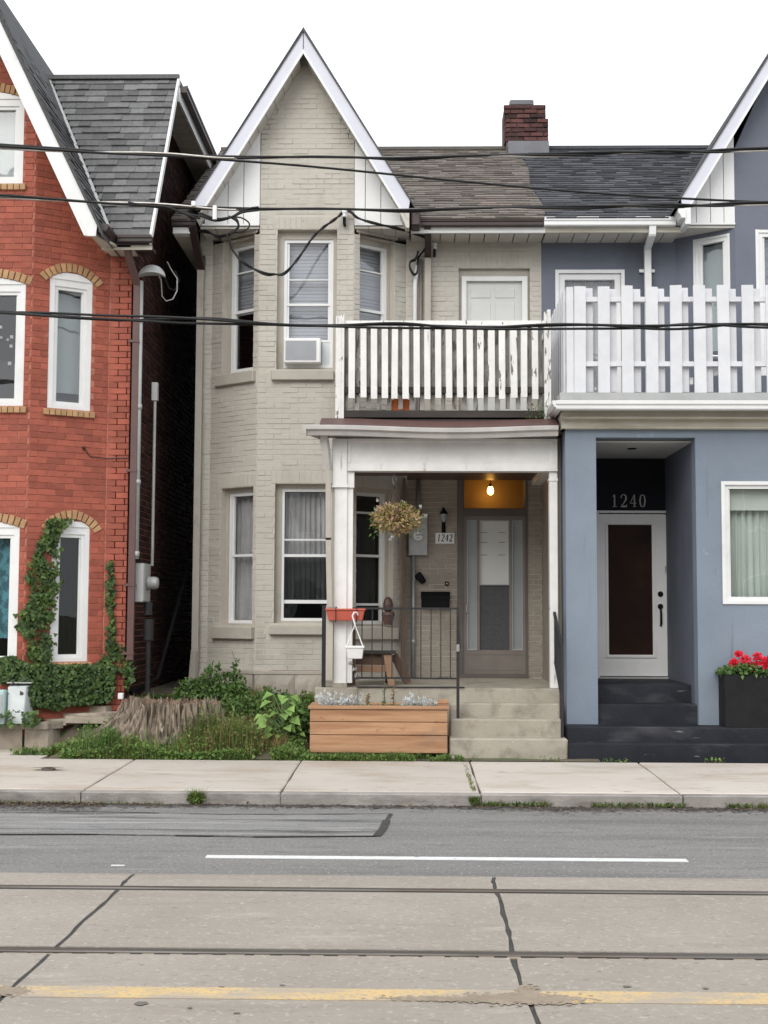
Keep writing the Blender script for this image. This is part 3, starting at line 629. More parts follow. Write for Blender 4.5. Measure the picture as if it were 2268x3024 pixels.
w = arched(rfront, f2, red, 17); i_ = INNER[w.name]; b = MB(); b.fb(rfront, i_[0], i_[1], -.6, -.58, i_[2], i_[2]+.55); b.build('dark_backdrop', m_darkshape, w)
for q in ((5, 735), (10, 820), (62, 838), (95, 815), (90, 890), (78, 1032)):
    u, z = rfront.pix(E(*q), -.12); b = MB(); s = U(.012, .022); b.fb(rfront, u-s, u+s, -.125, -.118, z-s, z+s); b.build('hanging_charm', m_silverleaf, w)
w = arched(rfront, f3, red, 17); i_ = INNER[w.name]; b = MB(); b.fb(rfront, i_[0]-.02, i_[1]+.02, -.2, -.19, i_[2], i_[3]+.02); b.build('blind', m_paleblind, w)
w = arched(rside, s1, red, 12, m_screenglass, .075); i_ = INNER[w.name]; curtain(w, rside, i_[0]-.02, i_[1]+.02, i_[2], i_[3], -.22, m_screen, 4)
w = arched(rfront, f1, red, 17); i_ = INNER[w.name]; curtain(w, rfront, i_[0], i_[1], i_[2]+.2, i_[3], -.2, m_tealcurtain, 5, .01)
# roof
b = MB(); b.box(-7.7, -3.05, 16.58, 24.2, 8.52, 8.66); b.box(-7.7, -3.09, 16.6, 24.2, 8.66, 8.68); roof = b.build('roof', m_shdark, red)
b = MB(); b.hexa([(-3.56, 14.97, 5.98), (-3.05, 14.97, 5.98), (-3.05, 16.6, 8.57), (-4.82, 16.6, 8.57), (-3.56, 14.97, 6.07), (-3.05, 14.97, 6.07), (-3.05, 16.6, 8.66), (-4.82, 16.6, 8.66)]); b.hexa([(-7.7, 14.97, 5.98), (-6.48, 14.97, 5.98), (-5.22, 16.6, 8.57), (-7.7, 16.6, 8.57), (-7.7, 14.97, 6.07), (-6.48, 14.97, 6.07), (-5.22, 16.6, 8.66), (-7.7, 16.6, 8.66)])
mans = b.build('mansard_deck', m_shdark, red)
sh = Shingles(red, m_shgrey, 300)
vd = Vector((0, 1.63, 2.59)); vl = vd.length; vd.normalize()
sh.lay(mans, (0, 14.965, 6.085), (1, 0, 0), vd, vl-.06, lambda v: RCX+(9.1-(6.09+v*vd.z))/2.05+.06, lambda v: -3.055, .127, (.13, .3), .02, .013)
sh.finish()
b = MB(); b.box(-7.7, -3.05, 16.53, 16.6, 8.645, 8.7); b.build('ridge_cap', m_shgrey, red)
# red gable
def gslope(par, cx, apex, k, zf, y0, y1, sgn, m, thick=.07, name='gable_roof'):
    """one slope of a gable roof from the ridge down to height zf"""
    w = (apex-zf)/k*sgn; b = MB(); t = thick
    b.hexa([(cx, y0, apex-t), (cx+w, y0, zf-t), (cx+w, y1, zf-t), (cx, y1, apex-t), (cx, y0, apex+t*1.2), (cx+w, y0, zf), (cx+w, y1, zf), (cx, y1, apex+t*1.2)]); return b.build(name, m, par)
gs = gslope(red, RCX, 9.1, 2.05, 6.0, 14.44, 18.0, 1, m_shdark); gslope(red, RCX, 9.1, 2.05, 6.0, 14.44, 18.0, -1, m_shdark)
sh = Shingles(red, m_shdark, 0); vd2 = Vector((-1, 0, 2.05)).normalized()
sh.lay(gs, (RCX+(9.1-6.0)/2.05+.012, 14.43, 6.0), (0, 1, 0), vd2, 3.4, lambda v: 0., lambda v: .62+v*.9/1.59*.98 if v < 2.9 else 2.2, .13, (.12, .3), .02, .01); sh.finish()
b = MB(); n = 14; vdl = [(RCX+(9.1-z)/2.05, 14.965+(z-6.085)*1.63/2.59, z) for z in [6.06+i*(8.66-6.06)/n for i in range(n+1)]]
for p, q in zip(vdl, vdl[1:]): b.hexa([(p[0]-.02, p[1]-.03, p[2]+.02), (p[0]+.055, p[1]-.02, p[2]+.005), (p[0]+.055, p[1]+.03, p[2]), (p[0]-.02, p[1]+.03, p[2]), (q[0]-.02, q[1]-.03, q[2]+.02), (q[0]+.055, q[1]-.02, q[2]+.005), (q[0]+.055, q[1]+.03, q[2]), (q[0]-.02, q[1]+.03, q[2])])
b.build('valley_flashing', m_steel, red)
def rake(par, fr, cx, apex, kk, zfo, wv, m, mt, sides=(-1, 1), trim=.035):
    """bargeboards: vertical width wv, outer foot height zfo"""
    for s in sides:
        xo = (apex-zfo)/kk; b = MB(); p = [(cx, apex), (cx+s*xo, zfo), (cx+s*(xo-.02), zfo-wv*.42), (cx+s*(xo-wv*.58/kk-.02+.0), zfo-wv*.42), (cx, apex-wv)]
        p = p if s < 0 else p[::-1]
        b.fpoly(fr, p, -.03, 0); o = b.build('bargeboard', m, par)
        t = trim*kk; b = MB(); x1 = xo-wv*.58/kk-.02; p = [(cx, apex-wv+t*.9), (cx+s*(x1+trim*.55), zfo-wv*.42+.003), (cx+s*(x1-.012), zfo-wv*.42+.003), (cx, apex-wv-.012)]
        p = p if s < 0 else p[::-1]
        b.fpoly(fr, p, -.02, .014); b.build('trim', mt, o)
rake(red, front(14.46), RCX, 9.1, 2.05, 6.12, .42, m_white, m_white)
b = MB(); P_ = [(-3.66, 14.5), (-3.6, 14.5), (-3.46, 14.98), (-3.3, 14.98), (-3.3, 15.38), (-3.62, 15.38)]
b.add([(x, y, 5.96) for x, y in P_]+[(x, y, 5.99) for x, y in P_], [(5, 4, 3, 2, 1, 0), (6, 7, 8, 9, 10, 11)]+[(i, (i+1) % 6, 6+(i+1) % 6, 6+i) for i in range(6)]); b.build('soffit', m_cream, red)
b = MB(); b.hexa([(-5.02, 14.47, 8.72), (-3.68, 14.47, 5.985), (-3.68, 15.36, 5.985), (-5.02, 14.92, 8.72), (-5.02, 14.47, 8.76), (-3.64, 14.47, 6.0), (-3.64, 15.36, 6.0), (-5.02, 14.92, 8.76)]); b.build('soffit', m_cream, red)
gutter(red, front(14.98), -3.44, -3.04, 6.085, .085, .1, m_brown); 
fry = Fr(-3.57, 15.0, -3.57, 14.48); g_ = MB(); g_.extr(Fr(-3.56, 14.48, -3.56, 14.99), [(0, 5.99), (.08, 6.0), (.11, 6.05), (.11, 6.085), (.02, 6.1), (0, 6.1)], 0, .5); g_.build('gutter', m_brown, red)
b = MB(); b.hexa([(-3.075, 14.95, 5.98), (-3.045, 14.95, 5.98), (-3.045, 16.6, 8.6), (-3.075, 16.6, 8.6), (-3.075, 14.95, 6.12), (-3.045, 14.95, 6.12), (-3.045, 16.6, 8.74), (-3.075, 16.6, 8.74)]); b.build('verge_trim', m_white, red)
b = MB(); b.box(RX, -3.06, 16.45, 24.1, 8.36, 8.39); b.build('soffit', m_soffit, red)
for k in range(14): b = MB(); y = 16.5+k*.3; b.box(RX+.002, -3.066, y, y+.285, 8.335, 8.358); b.build('soffit_panel', m_soffit, red)
b = MB(); b.box(-3.058, -3.03, 16.5, 24.1, 8.32, 8.5); b.build('fascia', m_white, red)
gutter(red, Fr(-3.03, 16.55, -3.03, 24.1), 0, 7.5, 8.56, .1, .09, m_brown)
b = MB(); b.box(-3.64, -3.05, 14.98, 15.0, 5.93, 5.985); b.build('fascia', m_cream, red)
b = MB(); b.box(-3.35, -3.08, 15.02, 15.38, 5.98, 6.02); b.build('soffit', m_brown, red)
x0, z0 = at(E(1090, 100), 15.3); xb = at(I(955, 900), 15.3)[0]
downpipe(red, [(xb-.06, 15.02, 5.98), (xb-.05, 15.1, 5.86), (xb, 15.34, 5.6), (xb, 15.34, 1.15)], .075, .06, m_brownpipe)
for z in (4.9, 3.35, 2.0, 1.2):
    b = MB(); b.box(xb-.085, xb+.045, 15.3, 15.4, z, z+.03); b.build('pipe_bracket', m_brownpipe, red)
# things fixed to the red house
t = thing('service_mast', 'light grey conduit with domed weatherhead at the red house corner', 'conduit', (-3.25, 15.42, 2.2))
xm, zm = at(E(1150, 360), 15.36); zb_ = at(I(990, 985), 15.36)[1]; xm2 = at(I(992, 700), 15.36)[0]
b = MB(); b.tube([(xm2, 15.36, zb_), (xm, 15.36, zm)], .032, 12); b.build('conduit', m_steel, t, smooth=True)
for z in (zb_+.03, 3.2, 4.1, 5.15): b = MB(); b.tube([(xm2, 15.36, z), (xm2, 15.36, z+.06)], .04, 12); b.build('coupling', m_steel, t, smooth=True)
b = MB(); vs = []; cxm = xm+.13; 
for i in range(13):
    th_ = math.pi*.92*i/12
    for j in range(9):
        ph_ = math.pi*j/8; vs.append((cxm-.17*math.cos(th_)*1.0-.0, 15.36-.09*math.cos(ph_)*math.sin(th_), zm+.03+.17*math.sin(th_)*(.35+.65*math.sin(ph_))))
b.add(vs, [(i*9+j, i*9+j+1, (i+1)*9+j+1, (i+1)*9+j) for i in range(12) for j in range(8)])
b.add([vs[i*9] for i in range(13)]+[vs[i*9+8] for i in range(13)], [(i, i+1, 14+i, 13+i) for i in range(12)]); b.build('weatherhead', m_steel, t, smooth=True)
b = MB()
tq = lambda x, y, Y: (at(T2(x, y), Y)[0], Y, at(T2(x, y), Y)[1])
b.tube([tq(600, 1400, 15.4), tq(640, 1480, 15.5), tq(655, 1740, 15.55), tq(720, 1820, 15.6), tq(830, 1790, 15.65), tq(900, 1650, 15.7), tq(900, 1450, 15.75), tq(800, 1300, 15.8), tq(740, 1180, 15.85)], .009, 6); b.build('wire', m_galv, t, smooth=True)
b = MB(); b.tube([tq(600, 1380, 15.42), tq(700, 1440, 15.55), tq(760, 1600, 15.6), tq(860, 1650, 15.7), tq(930, 1480, 15.8), tq(870, 1330, 15.85)], .011, 6); b.build('wire', m_cable, t, smooth=True)
t = thing('meter_cabinet', 'grey electric cabinet with round side meter in the dark alley', 'meter', (-3.2, 15.5, 1.4))
x0, z0 = at(I(962, 1298), 15.42); x1, z1 = at(I(1037, 1015), 15.42)
b = MB(); b.box(x0, x1+.01, 15.42, 15.8, z0, z1); b.build('cabinet', m_steel, t, bevel=.008)
b = MB(); b.box(x1-.02, x1+.018, 15.8, 15.802, z0, z1); b.fb(Fr(x1+.01, 15.44, x1+.01, 15.8), 0, .34, 0, .006, z0+.02, z1-.02); b.build('side_cover', m_steel, t)
zc = (z0+z1)/2; b = MB(); b.lathe((x1+.016, 15.62, zc), [(.085, 0), (.085, .03), (.075, .035), (.075, .1), (.06, .13), (.02, .14)], 20, (1, 0, 0)); b.build('meter_dial', m_galv, t, smooth=True)
xp, zp = at(I(1105, 990), 15.7); zt = at(E(1265, 1190), 15.7)[1]
b = MB(); b.tube([(xp, 15.7, z1-.02), (xp, 15.7, zt-.1), (xp, 15.7, zt)], .018, 10); b.box(xp-.035, xp+.035, 15.66, 15.74, zt-.22, zt); b.build('conduit', m_galv, t)
b = MB(); xg = xp-.02; b.tube([(xg, 15.6, z0), (xg, 15.6, z0-.15)], .05, 10); b.tube([(xg+.01, 15.6, z0-.2), (xg+.01, 15.6, z0-.45)], .06, 12); b.tube([(xg+.01, 15.6, z0-.4), (xg+.01, 15.6, .75)], .03, 8); b.build('lower_pipe', m_iron, t)
p0, p1 = at(I(1375, 1010), 17.5), at(I(950, 1960), 15.6)
b = MB(); b.tube([(p0[0], 17.5, p0[1]), (p1[0]+.25, 15.9, p1[1]+.16), (p1[0], 15.6, p1[1])], .028, 8); tag(b.build('black_pole', m_black), 'thin dark pole leaning in the alley between the houses', 'pole')
b = MB(); x, z = at(RZ(1408, 615), 15.2); b.box(x-.03, x+.03, 15.18, 15.24, z-.035, z+.035); tag(b.build('white_tag', m_whiteplast, bevel=.006), 'tiny white plastic block at the foot of the red wall', 'block')
x, z = rside.pix(I(610, 178), .02); q = rside.pix(I(655, 240), .02); w2 = rmain.pix(I(930, 250), .02)
b = MB(); b.tube([rside.w(x, .02, z), rside.w(q[0], .02, q[1]), rside.w(rside.len, .02, q[1]-.01), rmain.w(w2[0], .02, w2[1])], .006, 6); b.lathe(rside.w(x, .0, z), [(.02, 0), (.02, .03), (.012, .045)], 10, (rside.nx, rside.ny, 0)); tag(b.build('wire_hook', m_brown), 'thin wire and hook across the red brick bay', 'wire')
# ------------------------------------------------------------------ beige brick house
YW, YB = 16.9, 16.4
bei = thing('brick_house', 'beige painted brick house with pointed gable, bay windows and front porch', 'house', (-.6, 16.9, .6))
bl = Fr(-2.63, YW, -1.955, YB); bf = Fr(-1.955, YB, -.745, YB); br = Fr(-.745, YB, -.083, YW); bm = front(YW)
BCX, BAP, BK = -1.39, 9.08, 1.616
ST = .976
def opn(fr, p0, p1, zt, zb): return (fr.pix(p0)[0], fr.pix(p1)[0], fr.pix(zb)[1], fr.pix(zt)[1])
oF2 = opn(bf, F(740, 800), F(1228, 800), F(980, 215), F(980, 1357))
oF1 = (bf.pix(J(720, 800))[0], oF2[1], bf.pix(J(900, 1357))[1], bf.pix(J(900, 217))[1])
oL2 = opn(bl, F(300, 800), F(552, 800), F(552, 245), F(300, 1400)); oL1 = opn(bl, J(278, 800), J(543, 800), J(543, 238), J(278, 1375))
mir = lambda o, fr=bl: (fr.len-o[1], fr.len-o[0], o[2], o[3])
oR2, oR1 = mir(oL2), mir(oL1)
oD2 = opn(bm, C(705, 1600), C(1285, 1600), C(1000, 1500), C(1000, 1500)); oD2 = (oD2[0], oD2[1], 4.02, oD2[3])
oD1 = (.59, 1.495, .84, 3.5)
bb = Bricks(bei, m_beige, 300)
ZE = 6.53
def bgz(z): return (8.87-z)/BK
wF = wallpart(bei, bf, 0, bf.len, .3, 7.6, [oF1, oF2], m_beigewall)
b = MB(); c0 = BCX+1.955; b.fpoly(bf, [(0, 7.6), (bf.len, 7.6), (c0+.02, 8.93), (c0-.02, 8.93)], -.2, 0); b.build('gable_wall', m_beigewall, bei)
LH = .17
def lint(fr, wall, o, ops):
    """upright soldier bricks over an opening"""
    a, c = o[0]-.05, o[1]+.05; n = int((c-a)/.068); s = (c-a)/n
    for k in range(n): bb.l.append((wall, fr, a+k*s+.002, a+(k+1)*s-.002, o[3]+.002, o[3]+LH-.003, .005*U(.5, 1.2)))
    ops.append((a, c, o[3]-.001, o[3]+LH))
def sillop(o): return (o[0]-.1, o[1]+.06, o[2]-.17, o[2]+.01)
ops = [oF1, oF2, sillop(oF1), sillop(oF2)]; lint(bf, wF, oF1, ops); lint(bf, wF, oF2, ops)
bb.lay(wF, bf, .003, bf.len-.003, ST, 8.75, ops, .066, .205, .0045, .004, .006, lambda z: (max(0, c0-bgz(z)), min(bf.len, c0+bgz(z))), 0, (.15, 1.4))
wL = wallpart(bei, bl, 0, bl.len, .3, ZE, [oL1, oL2], m_beigewall); ops = [oL1, oL2, sillop(oL1), sillop(oL2)]; lint(bl, wL, oL1, ops); lint(bl, wL, oL2, ops)
bb.lay(wL, bl, .003, bl.len-.003, ST, ZE-.01, ops, .066, .205, .0045, .004, .006, None, 0, (.15, 1.4))
wR = wallpart(bei, br, 0, br.len, .3, ZE, [oR1, oR2], m_beigewall); ops = [oR1, oR2, sillop(oR1), sillop(oR2)]; lint(br, wR, oR1, ops); lint(br, wR, oR2, ops)
bb.lay(wR, br, .003, br.len-.003, .8, ZE-.01, ops, .066, .205, .0045, .004, .006, None, 0, (.15, 1.4))
wS = wallpart(bei, bm, -2.8, -2.63, .3, 6.7, [], m_beigewall); bb.lay(wS, bm, -2.795, -2.64, ST, 6.6, [], .066, .205, .0045, .004, .006, None, 0, (.15, 1.4))
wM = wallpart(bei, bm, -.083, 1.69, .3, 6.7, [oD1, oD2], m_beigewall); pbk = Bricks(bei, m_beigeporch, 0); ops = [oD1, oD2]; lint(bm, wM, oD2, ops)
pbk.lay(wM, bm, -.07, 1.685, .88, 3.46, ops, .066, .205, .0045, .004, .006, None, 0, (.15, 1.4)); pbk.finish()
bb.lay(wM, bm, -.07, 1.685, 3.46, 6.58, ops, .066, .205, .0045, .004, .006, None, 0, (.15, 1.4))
bb.finish()
for xs_ in ((-2.8, -2.6), (1.6, 1.69)):
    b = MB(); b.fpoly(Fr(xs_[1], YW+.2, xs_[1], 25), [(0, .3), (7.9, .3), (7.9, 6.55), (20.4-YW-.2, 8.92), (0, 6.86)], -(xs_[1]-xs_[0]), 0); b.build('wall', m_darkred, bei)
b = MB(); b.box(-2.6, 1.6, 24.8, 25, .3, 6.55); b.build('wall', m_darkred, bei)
# foundation: rough painted stones, each its own
b = MB(); b.fb(bf, 0, bf.len, -.1, .03, .4, ST-.04); b.fb(bl, 0, bl.len, -.1, .03, .4, ST-.04); b.fb(bm, -2.8, -2.63, -.1, .03, .4, ST-.04); fnd = b.build('foundation', m_stone, bei)
def rough(b, fr, u0, u1, z0, z1, d0, d1):
    n, m = 6, 4; vs = []
    for j in range(m+1):
        for i in range(n+1):
            e = min(i, n-i, j, m-j); u = u0+(u1-u0)*i/n; z = z0+(z1-z0)*j/m
            vs.append(fr.w(u, d1-(.02 if e == 0 else 0)+U(-.008, .012)*(e > 0), z))
    b.add(vs, [(j*(n+1)+i, j*(n+1)+i+1, (j+1)*(n+1)+i+1, (j+1)*(n+1)+i) for j in range(m) for i in range(n)])
    b.add([fr.w(u0, d0, z0), fr.w(u1, d0, z0), fr.w(u1, d0, z1), fr.w(u0, d0, z1)]+[vs[0], vs[n], vs[-1], vs[m*(n+1)]], [(0, 1, 5, 4), (1, 2, 6, 5), (2, 3, 7, 6), (3, 0, 4, 7)])
for fr, ks in ((bl, [(0, .36), (.36, bl.len)]), (bf, [(0, .5), (.5, .86), (.86, bf.len)]), (bm, [(-2.8, -2.63)])):
    for a, c in ks:
        b = MB(); rough(b, fr, a+.004, c-.004, .42, ST-.05+U(-.01, .01), 0, .06); b.build('foundation_stone', m_stone, fnd)
b = MB(); b.extr(bf, [(0, ST-.045), (.05, ST-.045), (.05, ST-.012), (0, ST)], -.02, bf.len+.02); b.extr(bl, [(0, ST-.045), (.05, ST-.045), (.05, ST-.012), (0, ST)], 0, bl.len); b.build('water_table', m_stone, fnd)
# windows
def wz(fr, f, y, x=980): return fr.pix(f(x, y))[1]
w = window(bei, bf, oF2, .13, (.075, .05, .1, .04), m_beigetrim, .04, m_white, [(wz(bf, F, 1110), .03), (wz(bf, F, 810), .032), (wz(bf, F, 605), .014, -.01)], [None, m_glass, m_glass, m_glass], stile=.028)
i_ = INNER[w.name]; blind(w, bf, i_[0]+.01, i_[1]-.01, wz(bf, F, 1100), i_[3]+.1, -.26, m_blind, .045)
sill(w, bf, bf.pix(F(697, 1400))[0], bf.pix(F(1207, 1400))[0], wz(bf, F, 1450), wz(bf, F, 1362), .07, m_beigetrim)
u0, u1 = bf.pix(F(1103, 1200))[0], i_[1]+.0; b = MB(); b.fb(bf, u0, u1, -.15, -.13, wz(bf, F, 1312), wz(bf, F, 1122)); b.build('side_panel', m_blind, w)
ac = thing('air_conditioner', 'white window air conditioner with grey grille under the upper bay window sash', 'air conditioner', bf.w(.75, .05, wz(bf, F, 1315)))
q0, q1 = bf.pix(F(793, 1300), .05), bf.pix(F(1097, 1098), .05)
b = MB(); b.fb(bf, q0[0], q1[0], -.3, .035, q0[1], q1[1]); b.build('case', m_whiteplast, ac, bevel=.012)
g0, g1 = bf.pix(F(808, 1280), .05), bf.pix(F(1062, 1120), .05)
b = MB(); b.fb(bf, g0[0], g1[0], .036, .038, g0[1], g1[1]); gr = b.build('grille', m_ac, ac); n = 17
for k in range(n): z = g0[1]+(g1[1]-g0[1])*(k+.5)/n; b = MB(); b.fb(bf, g0[0]+.004, g1[0]-.004, .038, .041, z-.0015, z+.0022); b.build('louvre', m_steel, gr)
w = window(bei, bf, oF1, .13, (.075, .05, .055, .03), m_beigetrim, .035, m_white, [(wz(bf, J, 1180), .045, -.02), (wz(bf, J, 800), .035), (wz(bf, J, 670), .02, -.008)], [m_screenglass, m_screenglass, m_glass, m_glass], stile=.0)
i_ = INNER[w.name]; curtain(w, bf, i_[0], i_[1], i_[2]+.2, i_[3], -.26, m_curtain, 9, .02)
sill(w, bf, bf.pix(J(678, 1400))[0], oF1[1]+.06, wz(bf, J, 1450), wz(bf, J, 1370), .08, m_beigetrim)
for fr, o2, o1, sg in ((bl, oL2, oL1, 0), (br, oR2, oR1, 1)):
    zr = bl.pix(F(480, 858))[1]; zr1 = bl.pix(J(460, 798))[1]; cwl = (.045, .03, .1, .03) if not sg else (.03, .045, .1, .03)
    w = window(bei, fr, o2, .13, cwl, m_beigetrim, .04, m_white, [(zr, .036), (zr+.52, .016, -.01)], [m_glass, m_glass, m_glass], stile=.025); i_ = INNER[w.name]
    blind(w, fr, i_[0]-(.02 if sg else .35), i_[1]+(.35 if sg else .02), i_[2]+(.75 if not sg else 0), i_[3]+.1, -.28, m_blind, .045)
    sill(w, fr, o2[0]-.09, o2[1]+.05, o2[2]-.155, o2[2]+.0, .06, m_beigetrim)
    cwl = (.045, .03, .06, .03) if not sg else (.03, .045, .06, .03)
    w = window(bei, fr, o1, .13, cwl, m_beigetrim, .04, m_white, [(zr1, .032)]if not sg else [(zr1-.62, .03, -.01), (zr1, .032), (zr1+.55, .025, -.01)], m_glass if not sg else m_screenglass, stile=.022); i_ = INNER[w.name]
    curtain(w, fr, i_[0]-(.02 if sg else .35), i_[1]+(.35 if sg else .02), i_[2]-.05, i_[3]+.1, -.25, m_curtain, 9, .02)
    sill(w, fr, o1[0]-.09, o1[1]+.05, o1[2]-.165, o1[2]+.0, .075, m_beigetrim)
# balcony door
b = MB(); u0, u1, z0, z1 = oD2; b.fb(bm, u0+.04, u0+.1, -.12, -.02, z0, z1-.1); b.fb(bm, u1-.1, u1-.03, -.12, -.02, z0, z1-.1); b.fb(bm, u0+.1, u1-.1, -.12, -.022, z1-.16, z1-.1); bd = b.build('balcony_door', m_white, bei)
b = MB(); b.fb(bm, u0, u1, -.2, -.06, z1-.1, z1); b.fb(bm, u0, u0+.04, -.2, -.06, z0, z1-.1); b.fb(bm, u1-.03, u1, -.2, -.06, z0, z1-.1); b.build('casing', m_beigetrim, bd)
b = MB(); b.fb(bm, u0+.1, u1-.1, -.12, -.075, z0, z1-.16); b.build('door_leaf', m_doorwhite, bd)
for r_, (za, zb_) in enumerate(((z1-.38, z1-.26), (z1-.72, z1-.44), (z1-1.5, z1-.78))):
    for s in (0, 1):
        uc = u0+.16+s*(u1-u0-.32)*.52; b = MB(); b.fb(bm, uc, uc+(u1-u0)*.28, -.08, -.066, za, zb_); b.build('door_panel', m_doorwhite, bd, bevel=.006)
# front storm door with transom
u0, u1, z0, z1 = oD1
def lq(x, y, d=0): return bm.pix(L(x, y), d)
b = MB(); b.fb(bm, u0, lq(530, 0)[0], -.2, .02, z0, z1); b.fb(bm, lq(1105, 0)[0], u1, -.2, .02, z0, z1); b.fb(bm, lq(530, 0)[0], lq(1105, 0)[0], -.2, .018, lq(0, 325)[1], z1); b.fb(bm, lq(530, 0)[0], lq(1105, 0)[0], -.2, .025, lq(0, 705)[1], lq(0, 640)[1]); fdr = b.build('front_door', m_taupedk, bei)
b = MB(); b.fb(bm, lq(530, 0)[0], lq(1105, 0)[0], -.09, -.086, lq(0, 645)[1], lq(0, 322)[1]); b.build('transom_pane', m_amber, fdr)
b = MB(); a, c, e, g = lq(530, 0)[0], lq(1105, 0)[0], lq(0, 640)[1], lq(0, 325)[1]; t = .014
b.fb(bm, a, a+t, -.085, -.06, e, g); b.fb(bm, c-t, c, -.085, -.06, e, g); b.fb(bm, a+t, c-t, -.085, -.061, e, e+t); b.fb(bm, a+t, c-t, -.085, -.061, g-t, g); b.build('transom_frame', m_taupe, fdr)
b = MB(); xs = [lq(x, 0)[0] for x in (530, 568, 655, 683, 957, 985, 1080, 1105)]; zs = [lq(0, y)[1] for y in (2180, 1955, 1350, 745, 705)]
b.fb(bm, xs[0], xs[1], -.05, -.01, zs[0], zs[4]); b.fb(bm, xs[2], xs[3], -.05, -.012, zs[1], zs[3]); b.fb(bm, xs[4], xs[5], -.05, -.012, zs[1], zs[3]); b.fb(bm, xs[6], xs[7], -.05, -.01, zs[0], zs[4]); b.fb(bm, xs[1], xs[6], -.05, -.014, zs[3], zs[4]); b.fb(bm, xs[1], xs[6], -.05, -.014, zs[0], zs[1])
sd = b.build('storm_door', m_taupe, fdr)
for a, c, e, g, m, nm in ((xs[1], xs[2], zs[1], zs[3], m_frost, 'side_pane'), (xs[5], xs[6], zs[1], zs[3], m_frost, 'side_pane'), (xs[3], xs[4], zs[2], zs[3], m_doorwhite, 'upper_pane'), (xs[3], xs[4], zs[1], zs[2], m_screen, 'lower_screen')):
    b = MB(); b.fb(bm, a, c, -.06, -.04, e, g); b.build(nm, m, fdr)
    if m is not m_screen:
        b = MB(); t = .008; b.fb(bm, a, a+t, -.04, -.008, e, g); b.fb(bm, c-t, c, -.04, -.008, e, g); b.fb(bm, a+t, c-t, -.04, -.009, e, e+t*1.6); b.fb(bm, a+t, c-t, -.04, -.009, g-t, g); b.build('pane_bead', m_steel, fdr)
for x in (690, 860):
    for y in (860, 952, 1070):
        b = MB(); q = lq(x, y); b.fb(bm, q[0], q[0]+.09, -.04, -.037, q[1]-.004, q[1]+.004); b.build('panel_moulding', m_taupe, fdr)
b = MB(); b.fb(bm, xs[1], xs[6], -.014, -.008, lq(0, 1998)[1], lq(0, 1985)[1]); b.fb(bm, xs[1]-.002, xs[6]+.002, -.014, -.01, zs[0]+.05, zs[0]+.06); b.build('kick_rail', m_taupe, fdr)
b = MB(); q = lq(575, 1570); b.tube([bm.w(q[0]-.02, .02, q[1]-.05), bm.w(q[0]-.02, .03, q[1]+.05)], .008, 8); b.build('door_handle', m_steel, fdr)
b = MB(); b.fb(bm, u0+.005, u1-.005, -.15, .05, .82, zs[0]+.004); b.build('threshold', m_taupedk, fdr)
# hall behind the transom with its lit bulb
b = MB(); b.box(.5, .52, 17.1, 18.3, 2.2, 3.62); b.box(1.58, 1.6, 17.1, 18.3, 2.2, 3.62); b.box(.5, 1.6, 18.3, 18.32, 2.2, 3.62); b.box(.5, 1.6, 17.1, 18.3, 3.62, 3.64); b.box(.5, 1.6, 17.1, 18.3, 2.18, 2.2); b.build('hall', m_hall, bei)
bx_, bz_ = at(L(785, 468), 17.7)
lb = thing('pendant_bulb', 'lit amber pendant bulb seen through the transom above the door', 'lamp', (bx_, 17.7, bz_-.06))
b = MB(); b.lathe((bx_, 17.7, bz_-.06), [(.012, 0), (.034, .015), (.042, .045), (.036, .085), (.02, .11)], 16); b.build('bulb', m_bulb, lb, smooth=True)
b = MB(); b.tube([(bx_, 17.7, bz_+.05), (bx_, 17.7, bz_+.09)], .02, 10); b.tube([(bx_, 17.7, bz_+.09), (bx_, 17.7, 3.62)], .005, 6); b.build('cord', m_black, lb)
pl = bpy.data.lights.new('bulb_light', 'POINT'); pl.energy = 1.6; pl.color = (1, .6, .2); pl.shadow_soft_size = .05; plo = bpy.data.objects.new('bulb_light', pl); COL.objects.link(plo); plo.parent = lb; plo.location = (0, .42, .05)
# main roof
EZ, EY, RGY, RGZ = 6.68, 16.28, 20.4, 9.06
def deck(house, x0, x1, m, name='roof', gc=-1.39):
    wv = (BAP-EZ)/BK; b = MB()
    for q in ([(x0, EY, EZ), (gc-wv, EY, EZ), (gc-.03, RGY, RGZ), (x0, RGY, RGZ)], [(gc+wv, EY, EZ), (x1, EY, EZ), (x1, RGY, RGZ), (gc+.03, RGY, RGZ)]): b.hexa([(x, y, z-.025) for x, y, z in q]+q)
    b.hexa([(x0, 24.6, EZ-.1), (x0, RGY, RGZ-.1), (x1, RGY, RGZ-.1), (x1, 24.6, EZ-.1), (x0, 24.6, EZ), (x0, RGY, RGZ), (x1, RGY, RGZ), (x1, 24.6, EZ)]); return b.build(name, m, house)
dk = deck(bei, -3.06, 1.685, m_shbrown)
rvd = Vector((0, RGY-EY, RGZ-EZ)); rvl = rvd.length; rvd.normalize()
sh = Shingles(bei, m_shbrown, 300)
def vx(v): return BCX+(BAP-(EZ+v*rvd.z))/BK           # where the gable slope meets the roof
edge = lambda v: 1.685+.03*math.sin(v*2.4)
sh.lay(dk, (0, EY-.02, EZ), (1, 0, 0), rvd, rvl, lambda v: vx(v), edge, .14, (.12, .3), .02, .013)
sh.lay(dk, (0, EY-.02, EZ), (1, 0, 0), rvd, rvl, lambda v: -3.07, lambda v: 2*BCX-vx(v), .14, (.12, .3), .02, .013)
sh.finish()
b = MB(); b.box(-3.06, 1.69, RGY-.1, RGY+.1, RGZ-.02, RGZ+.03); b.build('ridge_cap', m_shbrown, bei)
gslope(bei, BCX, BAP, BK, 6.74, 16.06, RGY, 1, m_shdark, .025); gslope(bei, BCX, BAP, BK, 6.74, 16.06, RGY, -1, m_shdark, .025)
fr = front(16.08)
